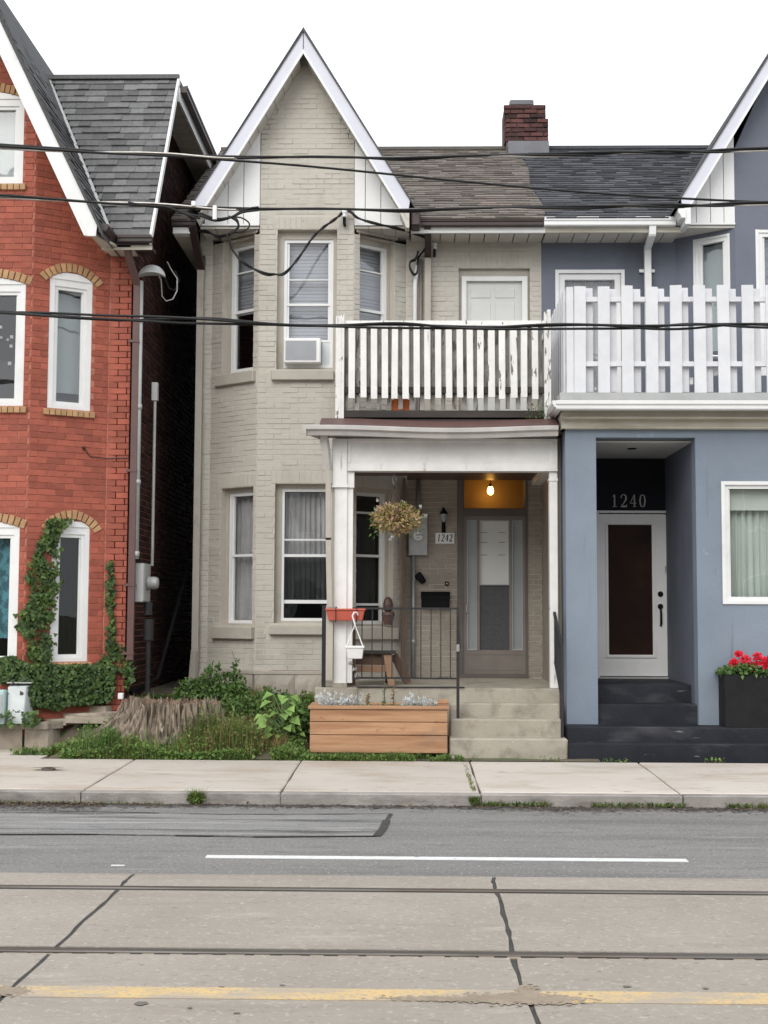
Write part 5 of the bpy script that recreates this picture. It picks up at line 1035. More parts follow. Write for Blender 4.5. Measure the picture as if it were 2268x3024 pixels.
# ------------------------------------------------------------------ porch steps and railings
cs = thing('concrete_steps', 'worn concrete porch steps and slab before the beige house', 'steps', (.9, 15, .15))
for x0, x1, y0, y1, z0, z1 in ((.414, 1.687, 14.25, 14.56, .1, .355), (.43, 1.66, 14.52, 14.82, .1, .54), (.43, 1.66, 14.77, 15.1, .1, .695)):
    b = MB(); b.box(x0, x1, y0, y1, z0, z1); b.build('step', m_step, cs, bevel=.014)
b = MB(); P_ = [(-1.1, 15.0), (1.69, 15.0), (1.69, YW-.01), (-.07, YW-.01), (-.74, YB-.07), (-1.1, YB-.07)]; n = 6
b.add([(x, y, .3) for x, y in P_]+[(x, y, .848+(y-15)*.012) for x, y in P_], [tuple(range(5, -1, -1)), tuple(range(6, 12))]+[(i, (i+1) % n, n+(i+1) % n, n+i) for i in range(n)]); b.build('porch_slab', m_step, cs, bevel=.01)
b = MB(); b.box(-1.06, 1.66, 15.06, 15.6, .1, .3); b.build('slab_foot', m_step, cs)
rl = front(15.06); nq = lambda x, y, d=0: rl.pix(N(x, y), d)
ir = thing('iron_railing', 'dark iron railing with thin balusters along the porch front', 'railing', (-.2, 15.06, .85))
b = MB(); a, c = nq(190, 0)[0], nq(925, 0)[0]; zt, zb_ = nq(0, 84)[1], nq(0, 462)[1]
b.fb(rl, a, c, -.012, .012, zt-.012, zt+.012); b.build('top_rail', m_iron, ir); b = MB(); b.fb(rl, a, c, -.01, .01, zb_-.01, zb_+.01); b.build('bottom_rail', m_iron, ir)
for x in (250, 305, 405, 460, 515, 568, 618, 672, 725, 780, 833, 885): u = nq(x, 0)[0]; b = MB(); b.fb(rl, u-.006, u+.006, -.006, .006, zb_, zt); b.build('baluster', m_iron, ir)
u = nq(198, 0)[0]; b = MB(); b.fb(rl, u-.022, u+.022, -.022, .022, .848, zt+.03); b.build('post', m_iron, ir); u = nq(926, 0)[0]; b = MB(); b.fb(rl, u-.016, u+.016, -.016, .016, .848, zt+.015); b.build('post', m_iron, ir)
b = MB(); u2, z2 = nq(922, 305); b.bar((u, 15.04, zt-.25), (u-.0, 14.62, 1.32), .03); b.build('stair_rail', m_iron, ir)
xq, zq = at(N(926, 315), 14.62); b = MB(); b.box(xq-.016, xq+.016, 14.6, 14.64, .54, 1.33); b.build('stair_post', m_iron, ir)
b = MB(); b.tube([(xq, 14.6, 1.28), (xq, 14.58, 1.35)], .018, 8); b.build('finial', m_steel, ir)
b = MB(); b.tube([rl.w(nq(380, 0)[0], .07, .856), rl.w(nq(960, 0)[0], .07, .858)], .008, 6); b.build('edge_rod', m_iron, ir)
hr = thing('stair_handrail', 'dark iron handrail sloping down beside the blue pillar', 'handrail', (1.64, 14.7, .35))
p0 = (1.63, 15.1, at(N(1445, 88), 15.1)[1]); p1 = (1.645, 14.42, at(N(1476, 290), 14.42)[1])
b = MB(); b.bar(p0, p1, .03, .03); b.bar((p0[0], p0[1], p0[2]-.55), (p1[0], p1[1], p1[2]-.6), .016); b.build('rail', m_iron, hr)
b = MB(); b.box(1.615, 1.645, 15.085, 15.115, .848, p0[2]+.02); b.build('post', m_iron, hr); b = MB(); b.box(1.63, 1.66, 14.405, 14.435, .355, p1[2]+.02); b.build('post', m_iron, hr)
for k in range(1, 7): t = k/7; x, y, z = [p0[i]+(p1[i]-p0[i])*t for i in range(3)]; b = MB(); b.box(x-.006, x+.006, y-.006, y+.006, z-.57, z); b.build('baluster', m_iron, hr)
b = MB(); b.box(1.583, 1.63, 15.02, 15.1, p0[2]-.005, p0[2]+.012); b.build('bracket', m_iron, hr)
# ------------------------------------------------------------------ things on the porch wall
mt = thing('electric_meter', 'grey electric meter box with round glass dial on the porch wall', 'meter', bm.w(.2, .1, 2.2))
kq = lambda x, y, d=0: bm.pix(K(x, y), d)
a, e = kq(1015, 1460, .1); c, g = kq(1205, 1090, .1); b = MB(); b.fb(bm, a, c, 0.012, .1, e, g); b.build('box', m_galv, mt, bevel=.008)
q = kq(1110, 1268, .12); b = MB(); b.lathe(bm.w(q[0], .1, q[1]), [(.078, 0), (.078, .018), (.068, .02)], 24, (0, -1, 0)); b.build('ring', m_steel, mt, smooth=False)
b = MB(); b.lathe(bm.w(q[0], .12, q[1]), [(.064, 0), (.062, .02), (.05, .045), (.02, .055)], 24, (0, -1, 0)); b.build('glass_dome', m_glass, mt, smooth=True)
b = MB(); b.lathe(bm.w(q[0], .118, q[1]), [(.06, 0), (.06, .006)], 24, (0, -1, 0)); b.build('dial', m_whiteplast, mt); b = MB(); b.fb(bm, q[0]-.03, q[0]+.03, .125, .127, q[1]+.004, q[1]+.016); b.fb(bm, q[0]-.02, q[0]+.02, .125, .127, q[1]-.03, q[1]-.022); b.build('register', m_black, mt)
b = MB(); p = kq(1065, 1470, .05); b.tube([bm.w(p[0], .05, p[1]+.03), bm.w(p[0], .05, .87)], .025, 10); b.tube([bm.w(p[0], .05, 1.3), bm.w(p[0], .05, 1.36)], .03, 10); b.build('conduit', m_galv, mt, smooth=True)
b = MB(); p = kq(1115, 960, .04); b.tube([bm.w(p[0], .04, g-.02), bm.w(p[0], .04, 3.42)], .024, 10); b.build('conduit', m_taupe, mt, smooth=True)
b = MB(); p = kq(1182, 1075, .06); b.fb(bm, p[0]-.025, p[0]+.025, .012, .1, p[1]-.03, p[1]+.03); b.build('junction', m_whiteplast, mt, bevel=.006)
b = MB(); b.box(-.12, -.075, 16.7, 16.88, .9, 3.42); b.build('corner_board', m_oldwood, bei)
a, e = kq(1280, 1345, .02); c, g = kq(1466, 1240, .02); sg = thing('number_sign', 'white plaque reading 1242 beside the taupe storm door', 'sign', bm.w((a+c)/2, .02, e))
b = MB(); b.fb(bm, a, c, .012, .022, e, g); b.build('plaque', m_whiteplast, sg, bevel=.003); b = text_strokes(MB(), bm, '1242', a+.02, e+.03, (g-e)-.05, .042, .024, .011, (c-a-.04)/4.0, .12); b.build('digits', m_black, sg)
x, z = kq(1362, 1090, .06); ln = thing('wall_lantern', 'small dark wall lantern above the 1242 plaque', 'lantern', bm.w(x, .06, z-.12))
b = MB(); b.lathe(bm.w(x, .07, z-.06), [(.012, 0), (.035, .03), (.045, .1), (.046, .105)], 6); b.build('lamp_glass', m_frost, ln); b = MB(); b.lathe(bm.w(x, .07, z+.045), [(.055, 0), (.05, .012), (.02, .06), (.008, .085)], 6); b.build('cap', m_black, ln); b = MB(); b.tube([bm.w(x, .012, z-.14), bm.w(x, .04, z-.13), bm.w(x, .07, z-.07)], .008, 6); b.fb(bm, x-.025, x+.025, .01, .02, z-.2, z+.02); b.build('bracket', m_black, ln)
a, e = kq(1142, 1970, .1); c, g = kq(1420, 1818, .1); mb = thing('mailbox', 'black metal mailbox on the wall beside the storm door', 'mailbox', bm.w((a+c)/2, .1, e))
b = MB(); b.extr(bm, [(.012, e), (.1, e), (.1, g-.05), (.012, g)], a, c); b.build('box', m_black, mb, bevel=.005); b = MB(); b.extr(bm, [(.015, g+.004), (.115, g-.052), (.115, g-.09), (.112, g-.09), (.11, g-.06), (.015, g-.004)], a-.006, c+.006); b.build('lid', m_black, mb)
x, z = kq(1392, 1737, .02); db = thing('doorbell', 'small black doorbell above the mailbox', 'doorbell', bm.w(x, .02, z-.03)); b = MB(); b.fb(bm, x-.024, x+.024, .01, .03, z-.026, z+.026); b.build('plate', m_black, db, bevel=.004); b = MB(); b.lathe(bm.w(x, .03, z), [(.012, 0), (.009, .008)], 12, (0, -1, 0)); b.build('button', m_steel, db)
x, z = kq(1135, 1685, .05); bg_ = MB(); m3 = Matrix.Rotation(math.radians(-38), 3, 'Y')
vs = [Vector((sx*.05*(1 if sz > 0 else .8), sy*.035, sz*.075)) for sz in (-1, 1) for sx, sy in ((-1, -1), (1, -1), (1, 1), (-1, 1))]; ct = Vector(bm.w(x, .05, z)); bg_.hexa([tuple(ct+m3 @ v) for v in vs]); bg = bg_.build('hose_pouch', m_black, bevel=.015); tag(bg, 'small black pouch hanging askew on the meter conduit', 'pouch')
# low wooden bench behind the railing
cy = 15.3
def cq(x, y, Y): return at(Q(x, y), Y)
bn = thing('wooden_bench', 'low dark brown wooden bench behind the iron railing', 'bench', (-.4, 15.5, .86))
lx0 = cq(800, 890, cy)[0]; lx1, lz1 = cq(770, 590, cy+.1); lxl = cq(375, 800, cy)[0]
b = MB(); b.hexa([(lx0-.02, cy, .852), (lx0+.06, cy, .852), (lx0+.06, cy+.05, .852), (lx0-.02, cy+.05, .852), (lx1-.045, cy+.07, lz1), (lx1+.055, cy+.07, lz1), (lx1+.055, cy+.12, lz1), (lx1-.045, cy+.12, lz1)]); b.build('leg', m_chairlit, bn, bevel=.005)
b = MB(); b.box(lxl-.03, lxl+.08, cy+.04, cy+.09, .855, cq(0, 345, cy)[1]); b.build('leg', m_oldwood, bn, bevel=.005)
for xx in (lxl, lx1): b = MB(); b.box(xx-.03, xx+.05, cy+.5, cy+.55, .86, lz1); b.build('leg', m_oldwood, bn, bevel=.005)
za, zb_ = cq(0, 775, cy+.05)[1], cq(0, 705, cy+.05)[1]; b = MB(); b.box(lxl+.08, lx0+.0, cy+.07, cy+.1, za, zb_); b.build('front_rail', m_chairlit, bn, bevel=.004)
for k in range(4): b = MB(); y = cy+.04+k*.14; b.box(lxl-.05, lx1+.1, y, y+.125, lz1, lz1+.026); b.build('seat_slat', m_darkwood, bn, bevel=.004)
for k in range(3): b = MB(); z = lz1+.08+k*.1; b.box(lxl-.04, lxl+.03, cy+.09, cy+.6, z, z+.07); b.build('side_slat', m_oldwood, bn, bevel=.004)
za, zb_ = cq(0, 700, cy+.12)[1], cq(0, 530, cy+.12)[1]; b = MB(); b.box(lxl+.08, lx1+.0, cy+.125, cy+.15, za, lz1); b.build('seat_shade', m_oldwood, bn, bevel=.004)  # dark panel in place of the shadow under the seat
p0_, p1_ = cq(840, 600, cy+.25), cq(985, 835, cy+.3); b = MB(); b.bar((p0_[0], cy+.25, p0_[1]), (p1_[0], cy+.3, .87), .03, .09); b.build('brace', m_oldwood, bn)
b = MB(); b.box(lxl-.03, lxl+.06, cy+.12, cy+.16, .855, cq(0, 340, cy)[1]); b.build('back_post', m_darkwood, bn, bevel=.004)
pu_, pz_ = br.pix(Q(780, 292), .05); x, y, _ = br.w(pu_, .05, 0)
t = thing('clay_pot', 'small reddish brown pot on the sill of the porch bay window', 'pot', (x, y, pz_)); b = MB(); b.lathe((x, y, pz_), [(.055, 0), (.075, .1), (.085, .12), (.08, .16)], 14); b.build('pot', m_brownpipe, t); b = MB(); b.lathe((x, y, pz_+.16), [(.03, 0), (.06, .03), (.065, .1), (.05, .16), (.02, .19)], 12); b.build('ornament', m_brownpipe, t, smooth=True)
# trough, hanging pot
a, e = nq(212, 152, .12); c, g = nq(418, 88, .12); tr = thing('window_box', 'red plastic window box hooked over the porch railing', 'planter', (-.8, 14.95, e))
b = MB(); y0, y1 = 14.85, 15.03; b.hexa([(a+.025, y0+.02, e), (c-.025, y0+.02, e), (c-.025, y1-.02, e), (a+.025, y1-.02, e), (a, y0, g-.02), (c, y0, g-.02), (c, y1, g-.02), (a, y1, g-.02)]); b.build('trough', m_terra, tr, bevel=.006)
b = MB(); b.box(a-.012, c+.012, y0-.012, y1+.012, g-.02, g+.002); b.build('rim', m_terra, tr, bevel=.005)
for x in (.25, .8): b = MB(); u = a+(c-a)*x; b.tube([(u, 15.07, zt+.012), (u, 14.84, zt+.012), (u, 14.835, g-.1), (u, 14.86, e-.02)], .006, 6); b.build('hook', m_iron, tr)
hp = thing('hanging_pot', 'white square plastic pot hanging by strings below the red window box', 'pot', (-.55, 14.8, 1.2))
a, e = at(Q(372, 640), 14.8); c, g = at(Q(532, 510), 14.8); a0, c0_ = at(Q(352, 0), 14.8)[0], c
b = MB(); b.hexa([(a, 14.75, e), (c-.015, 14.75, e), (c-.015, 14.86, e), (a, 14.86, e), (a0+.006, 14.72, g-.02), (c+.0, 14.72, g-.02), (c+.0, 14.89, g-.02), (a0+.006, 14.89, g-.02)]); b.build('pot', m_whiteplast, hp, bevel=.006); b = MB(); b.box(a0-.004, c+.01, 14.71, 14.9, g-.022, g); b.build('rim', m_whiteplast, hp, bevel=.004)
tx, tz = at(Q(443, 290), 14.8); hx, hz = at(Q(450, 195), 14.8)
for q in ((a0+.01, 14.72), (c-.01, 14.72), (c-.01, 14.88), (a0+.01, 14.88)): b = MB(); b.tube([(q[0], q[1], g), (tx, 14.8, tz)], .004, 6); b.build('string', m_whiteplast, hp)
b = MB(); b.tube([(tx, 14.8, tz), (tx-.015, 14.8, tz+.05), (tx-.03, 14.8, hz-.01), (tx-.01, 14.8, hz+.03), (tx+.02, 14.82, hz+.03), (tx+.03, 14.84, hz)], .009, 8); b.build('hook', m_whiteplast, hp)
# planter of cedar planks
pb = thing('wooden_planter', 'long cedar plank planter box beside the porch steps', 'planter', (-.35, 14.4, .2))
x0, x1, y0, y1 = -1.09, .39, 14.2, 14.72
for k, (za, zb_) in enumerate(((.2, .385), (.392, .525), (.532, .662))):
    b = MB(); b.box(x0, x1, y0, y0+.035, za, zb_); b.build('plank', m_cedar, pb, bevel=.004); b = MB(); b.box(x0, x1, y1-.035, y1, za, zb_); b.build('plank', m_cedar, pb, bevel=.004)
    for xx in (x0, x1-.035): b = MB(); b.box(xx, xx+.035, y0+.037, y1-.037, za, zb_); b.build('plank', m_cedar, pb, bevel=.004)
for a, c, e, g in ((x0-.02, x1+.02, y0-.02, y0+.085), (x0-.02, x1+.02, y1-.085, y1+.02), (x0-.02, x0+.1, y0+.087, y1-.087), (x1-.1, x1+.02, y0+.087, y1-.087)): b = MB(); b.box(a, c, e, g, .665, .7); b.build('cap_board', m_cedar, pb, bevel=.004)
b = MB(); b.box(x1-.1, x1+.02, y1-.15, y1-.05, .702, .745); b.build('block', m_cedar, pb, bevel=.004)
b = MB(); b.box(x0+.036, x1-.036, y0+.036, y1-.036, .5, .62); b.build('soil', m_soil, pb)
# ------------------------------------------------------------------ stone ledge, utility boxes, black planter
ed = thing('stone_ledge', 'low ledge of beige flagstones before the red house', 'stone ledge', (-5, 15, .14))
def stone(pts, z0, z1, name='stone', tilt=0, par=None, m=None):
    b = MB(); n = len(pts); e = []
    for i in range(n):
        p, q = pts[i], pts[(i+1) % n]
        for t in (0, .33, .66): e.append((p[0]+(q[0]-p[0])*t+U(-.012, .012), p[1]+(q[1]-p[1])*t+U(-.012, .012)))
    k = len(e); cx = sum(x for x, _ in e)/k; cy_ = sum(y for _, y in e)/k
    b.add([(cx+(x-cx)*.985, cy_+(y-cy_)*.985, z1+tilt*(x-cx)+U(-.006, .006)) for x, y in e]+[(x, y, z1-.022+tilt*(x-cx)) for x, y in e]+[(x, y, z0) for x, y in e], [tuple(range(k))]+[(i, k+i, k+(i+1) % k, (i+1) % k) for i in range(k)]+[(k+i, 2*k+i, 2*k+(i+1) % k, k+(i+1) % k) for i in range(k)])
    return b.build(name, m or m_flag, par or ed)
stone([(-6.6, 14.82), (-5.45, 14.83), (-5.45, 15.1), (-6.6, 15.1)], .08, .4); stone([(-5.43, 14.83), (-4.4, 14.85), (-4.4, 15.1), (-5.43, 15.1)], .08, .405); stone([(-4.375, 14.85), (-4.1, 14.88), (-4.02, 15.1), (-4.36, 15.1)], .08, .41)
for pts, z in (([(-6.6, 14.8), (-5.0, 14.81), (-4.9, 15.02), (-6.6, 15.05)], .435), ([(-4.98, 14.8), (-4.12, 14.84), (-3.98, 15.05), (-4.9, 15.03)], .44), ([(-6.6, 15.06), (-5.1, 15.05), (-5.0, 15.25), (-6.6, 15.3)], .465), ([(-5.0, 15.05), (-3.95, 15.04), (-3.85, 15.25), (-4.95, 15.26)], .47), ([(-4.35, 15.18), (-3.55, 15.1), (-3.35, 15.3), (-4.2, 15.38)], .53), ([(-4.1, 15.36), (-3.55, 15.3), (-3.5, 15.42), (-4.0, 15.47)], .6), ([(-3.95, 15.0), (-3.45, 14.92), (-3.3, 15.1), (-3.8, 15.2)], .5)):
    stone(pts, z-.07, z, tilt=U(-.02, .03))
ub = thing('utility_box', 'scuffed white utility box with flaked dark patches among the ivy', 'utility box', (-4.65, 14.98, .45))
a, e = at(RZ(85, 740), 14.72); c, g = at(RZ(298, 500), 14.72)
b = MB(); b.hexa([(a, 14.72, .44), (c-.02, 14.72, .44), (c+.03, 14.9, .44), (a, 14.9, .44), (a-.01, 14.75, g-.01), (c, 14.75, g+.0), (c+.05, 14.9, g+.03), (a-.01, 14.9, g+.03)])
b.build('cabinet', mat('flaking white enamel', (.62, .66, .66), (.5, .54, .54), 5, .5, .1, 30, dirt=[((.03, .03, .032), 11, (.62, .65), None)]), ub, bevel=.008); b = MB(); b.box(a-.02, c+.06, 14.74, 14.91, g+.03, g+.045); b.build('lid', m_steel, ub)
ub = thing('utility_box', 'pale green plastic utility box at the edge of the ivy', 'utility box', (-4.9, 14.98, .4)); c, g = at(RZ(58, 545), 14.68); b = MB(); b.box(c-.35, c, 14.66, 14.8, .43, g); b.build('cabinet', mat('pale teal plastic', (.42, .56, .56), (.38, .5, .5), 4, .5), ub, bevel=.015); b = MB(); b.box(c-.3, c-.02, 14.655, 14.66, .46, g-.05); b.build('panel', m_steel, ub)
a, e = at(X2(385, 1880), 14.55); c, g = at(X2(1290, 768), 14.55); pk = thing('black_planter', 'tall square black planter with red geraniums by the blue wall', 'planter', ((a+c)/2, 14.65, .472))
b = MB(); y0, y1 = 14.44, 14.74; t = .02
b.box(a, c, y0, y0+t, .475, g); b.box(a, c, y1-t, y1, .475, g); b.box(a, a+t, y0+t, y1-t, .475, g); b.box(c-t, c, y0+t, y1-t, .475, g); b.build('pot', m_darkpl, pk); b = MB(); b.box(a+t, c-t, y0+t, y1-t, .6, g-.05); b.build('soil', m_soil, pk)
PKX = (a+t, c-t, y0+t, y1-t, g-.05)
# ------------------------------------------------------------------ tree stump
sx, sy = -2.7, 14.72
stt = thing('tree_stump', 'broad weathered tree stump with flared roots by the sidewalk', 'stump', (sx, sy, .2))
n, m = 260, 26
def srad(g, t):
    c_, s_ = math.cos(g), math.sin(g); fl = noise.noise((c_*2.1, s_*2.1, 3)); f2 = noise.noise((c_*5, s_*5, 5))
    rd = abs(noise.noise((c_*9+.35*noise.noise((g, t*2, 1)), s_*9, 2+t*.35))); cr = max(0, 1-rd*9)**2; rd2 = abs(noise.noise((c_*24, s_*24, 6+t*.5))); cr2 = max(0, 1-rd2*6)
    st_ = noise.noise((c_*55, s_*55, t*.8))
    return .42+(1-t)**1.8*(.16+.34*max(0, fl+.2))+.07*f2*(1.35-.6*t)-.075*cr*(.5+.5*t)-.03*cr2+.014*st_+.02*noise.noise((c_*14, s_*14, t*5))
def stop(g): return .7+.07*noise.noise((math.cos(g)*2.2, math.sin(g)*2.2, 9))+.05*noise.noise((math.cos(g)*14, math.sin(g)*14, 2))+.035*noise.noise((math.cos(g)*40, math.sin(g)*40, 7))
def spos(g, t, q=1.):
    r = srad(g, t)*q; lf = 1+.95*(1-t)**1.5*max(0, -math.cos(g-.25))**4; return sx+r*math.cos(g)*1.3*lf, sy+r*math.sin(g)*.86
b = MB(); vs = []
for j in range(m+1):
    t = j/m
    for i in range(n):
        g = 2*math.pi*i/n; x, y = spos(g, t); vs.append((x, y, .1+(stop(g)-.1)*t))
b.add(vs, [(j*n+i, j*n+(i+1) % n, (j+1)*n+(i+1) % n, (j+1)*n+i) for j in range(m) for i in range(n)]); b.build('trunk', m_stump, stt)
b = MB(); rings = 9; vs = []
for k in range(rings+1):
    for i in range(n):
        g = 2*math.pi*i/n; q = k/rings; x, y = spos(g, 1, 1-q*.999); vs.append((x, y, stop(g)*(1-q)**.5+(1-(1-q)**.5)*.6-.05*min(1, q*6)+.05*noise.noise((x*11, y*11, 2))*min(1, q*4)))
b.add(vs, [(k*n+i, k*n+(i+1) % n, (k+1)*n+(i+1) % n, (k+1)*n+i) for k in range(rings) for i in range(n)]); b.build('cut_top', m_stumptop, stt)
b = MB()
for k in range(70):                                                   # splinters along the broken rim
    g = U(0, 6.28); x, y = spos(g, 1, U(.86, .99)); z = stop(g); h = U(.02, .09); w_ = U(.008, .022); a = U(0, 3); b.add([(x-w_*math.cos(a), y-w_*math.sin(a), z-.05), (x+w_*math.cos(a), y+w_*math.sin(a), z-.05), (x, y+w_, z-.05), (x+U(-.015, .015), y, z+h)], [(0, 1, 3), (1, 2, 3), (2, 0, 3)])
b.build('splinters', m_stump, stt)['kind'] = 'stuff'
# ------------------------------------------------------------------ overhead cables
def cable(label, pts, Y, strands, r, name='overhead_cable', tw=.02, per=.9, ys=None, grp=None):
    P3 = []
    for i, p in enumerate(pts): yy = ys[i] if ys else Y; x, z = at(p, yy); P3.append(Vector((x, yy, z)))
    # smooth polyline
    def cr(a, b_, c, d, t): return .5*((2*b_)+(c-a)*t+(2*a-5*b_+4*c-d)*t*t+(3*b_-a-3*c+d)*t**3)
    S = []
    for i in range(len(P3)-1):
        a, b_, c, d = P3[max(i-1, 0)], P3[i], P3[i+1], P3[min(i+2, len(P3)-1)]
        n = max(4, int((c-b_).length/.06)); S += [cr(a, b_, c, d, k/n) for k in range(n)]
    S.append(P3[-1]); th_ = thing(name, label, 'cable', S[len(S)//2], grp)
    ln_ = [0]; 
    for p, q in zip(S, S[1:]): ln_.append(ln_[-1]+(q-p).length)
    for k, m in enumerate(strands):
        q = []
        for p, l in zip(S, ln_):
            a = 2*math.pi*(l/(per*(1+.35*noise.noise((l*.4, k, 0))))+k/len(strands)); o = tw if len(strands) > 1 else 0; o *= 1+.5*noise.noise((l*.7, k*3, 2))
            q.append(p+Vector((0, math.cos(a)*o, math.sin(a)*o)))
        b = MB(); b.tube(q, r*(.8 if m is m_silver else 1), 7); b.build('strand', m, th_, smooth=True)
    return th_
YC = 12.9
e0 = lambda y: V(-700, y); e1 = lambda y: V(2400, y)
cable('topmost twisted bundle of cables crossing before the chimney and gable', [e0(296), V(0, 318), V(240, 329), V(480, 338), V(830, 342), V(1100, 337), V(1300, 331), V(1659, 323), e1(300)], YC, [m_cable, m_cable, m_silver], .0125, tw=.014, per=3.0)
cable('single thin wire slanting down across the gable and roof', [e0(270), V(0, 312), V(300, 333), V(640, 357), V(1000, 392), V(1300, 418), V(1659, 437), e1(462)], YC+.1, [m_cable], .012)
cable('twisted cable bundle crossing at the eaves of the beige house', [e0(404), V(0, 424), V(240, 437), V(420, 447), V(640, 453), V(900, 454), V(1200, 449), V(1659, 440), e1(425)], YC, [m_cable, m_cable, m_silver], .0125, tw=.014, per=3.0)
cable('lowest twisted cable bundle crossing before the balcony railing', [e0(660), V(0, 677), V(240, 686), V(480, 694), V(830, 703), V(1200, 706), V(1659, 705), e1(700)], YC, [m_cable, m_cable, m_cable], .013, tw=.024, per=3.6)
cable('short lashed cable loop hanging below the eaves bundle', [A(900, 1420), A(1150, 1450), A(1380, 1520), S2(380, 290), S2(640, 380), S2(900, 340), S2(1100, 240), S2(1350, 200)], YC, [m_cable, m_cable], .012, tw=.014)
sc1 = [S2(350, 570), S2(520, 580), S2(690, 660), S2(840, 640), S2(930, 880), S2(1080, 1060), S2(1300, 1200), S2(1480, 1270), F(720, 580), F(800, 575), F(900, 470), F(1060, 250), F(1230, 120), F(1280, 70)]
cable('sagging black service cable looped before the upper bay windows', sc1, 16.1, [m_cable, m_cable], .012, 'service_cable', .012, .5, [16.4, 16.3, 16.15, 16.1, 16.0, 15.95, 15.95, 15.95, 15.95, 15.95, 16.0, 16.1, 16.25, 16.3])
cable('black service cable from the bay corner to the eaves pipe', [F(1285, 70), F(1340, 70), F(1400, 120), F(1520, 160), Y2(0, 215), Y2(300, 300), Y2(560, 380), Y2(700, 470), Y2(730, 560), Y2(640, 680), Y2(530, 830), Y2(500, 1000)], 16.3, [m_cable, m_cable], .012, 'service_cable', .01, .5, [16.3, 16.3, 16.25, 16.25, 16.3, 16.4, 16.5, 16.6, 16.7, 16.75, 16.8, 16.82])
cable('thin loop of spare cable coiled under the gable foot', [S2(880, 340), S2(1050, 345), S2(1180, 420), S2(1190, 500), S2(1100, 570), S2(930, 600), S2(830, 660)], 16.15, [m_cable], .01, 'service_cable')
cable('short drip loop of cable beside the gable foot', [S2(860, 330), S2(980, 380), S2(1020, 480), S2(960, 560), S2(850, 630)], 16.1, [m_cable, m_cable], .014, 'service_cable', .012, .4)
cable('black tail of cable hooked at the porch side conduit', [Y2(520, 700), Y2(470, 860), Y2(360, 920), Y2(350, 1040), Y2(430, 1180), Y2(500, 1120), Y2(520, 900)], 16.75, [m_cable, m_cable], .012, 'service_cable', .01, .4)
def insulator(label, p, Y, s=1):
    x, z = at(p, Y); t = thing('insulator', label, 'insulator', (x, Y, z)); b = MB(); b.lathe((x, Y, z), [(.022*s, 0), (.03*s, .015*s), (.018*s, .03*s), (.032*s, .045*s), (.034*s, .06*s), (.02*s, .075*s)], 16); b.build('knob', m_white, t, smooth=True); b = MB(); b.tube([(x, Y, z+.01), (x, Y, z-.06*s), (x, Y+.12, z-.06*s)], .016*s, 8); b.build('pin', m_black, t); return t
insulator('white porcelain insulator on the front of the beige bay', B(1072, 1228), 16.3, 1.25); insulator('pale insulator on the wall beside the eaves pipe', Y2(850, 660), 16.8, 1.1)
x, z = at(S2(632, 280), 12.86); b = MB(); b.tube([(x, 12.86, z+.08), (x, 12.86, z-.06)], .022, 10); tag(b.build('cable_clamp', m_whiteplast), 'white cable clamp on the eaves bundle near the gable foot', 'clamp')
x, z = at(S2(285, 130), 12.86); b = MB(); b.box(x-.02, x+.02, 12.84, 12.88, z-.02, z+.03); tag(b.build('cable_splice', m_whiteplast, bevel=.004), 'small white splice block on the eaves bundle', 'clamp')
# ------------------------------------------------------------------ houses added unseen across the street to block low sky light
for k, (x0, w_, h, m, lb_) in enumerate(((-16, 7.5, 5.6, m_room, 'dark plaster house with a low gable, added unseen across the street'), (-8, 6.5, 6.2, m_steel, 'pale grey house added unseen across the street'), (-1, 6, 5.4, m_taupe, 'taupe house added unseen across the street'), (5.4, 7, 6.0, m_room, 'dark house added unseen across the street, next to the taupe one'), (13, 7, 5.6, m_beigewall, 'beige house added unseen across the street'))):
    t = thing('blocker_house', lb_, 'house', (x0+w_/2, -10, 0)); f2 = Fr(x0+w_, -9.5, x0, -9.5)
    b = MB(); b.box(x0, x0+w_, -17, -9.5, -.1, h); b.build('wall', m, t)
    b = MB(); b.hexa([(x0-.2, -9.2, h), (x0+w_+.2, -9.2, h), (x0+w_+.2, -17.3, h), (x0-.2, -17.3, h), (x0-.2, -13.2, h+2), (x0+w_+.2, -13.2, h+2), (x0+w_+.2, -13.3, h+2), (x0-.2, -13.3, h+2)][::1]); b.build('roof', m_shdark, t)
    for r_ in (1.2, 4.2):
        for c_ in (.2, .6):
            u = w_*c_; b = MB(); b.fb(f2, u, u+1.1, .01, .06, r_, r_+1.6); wn = b.build('window', m_white, t); b = MB(); b.fb(f2, u+.08, u+1.02, .061, .065, r_+.08, r_+1.52); b.build('pane', m_screen, wn)
# ------------------------------------------------------------------ plants
def rv(): 
    while True:
        v = Vector((U(-1, 1), U(-1, 1), U(-1, 1)))
        if .05 < v.length < 1: return v.normalized()
def leaf(b, p, d, n, Ln, W, curl=.15):
    """folded pointed leaf from p along d, with face normal about n"""
    p = Vector(p); d = Vector(d).normalized(); s = d.cross(Vector(n)); s = s.normalized() if s.length > 1e-3 else d.orthogonal().normalized(); up = s.cross(d)
    m = p+d*Ln*.45; t = p+d*Ln-up*Ln*curl; e = up*W*.18
    b.add([p, m+s*W/2+e, t, m-s*W/2+e, p+d*Ln*.5], [(0, 1, 4), (1, 2, 4), (2, 3, 4), (3, 0, 4)])
def ivyleaf(b, p, n, sz):
    n = Vector(n).normalized(); dn = Vector((U(-.5, .5), U(-.5, .5), -1)); d = (dn-n*dn.dot(n)).normalized(); s = d.cross(n)
    pts = [(0, 0), (.42, -.12), (.62, .18), (.34, .38), (.3, .62), (0, 1), (-.3, .62), (-.34, .38), (-.62, .18), (-.42, -.12)]
    b.add([Vector(p)+d*(y-.3)*sz+s*x*sz-n*(abs(x)*.25+(.12 if y > .8 else 0))*sz for x, y in pts], [tuple(range(10))])
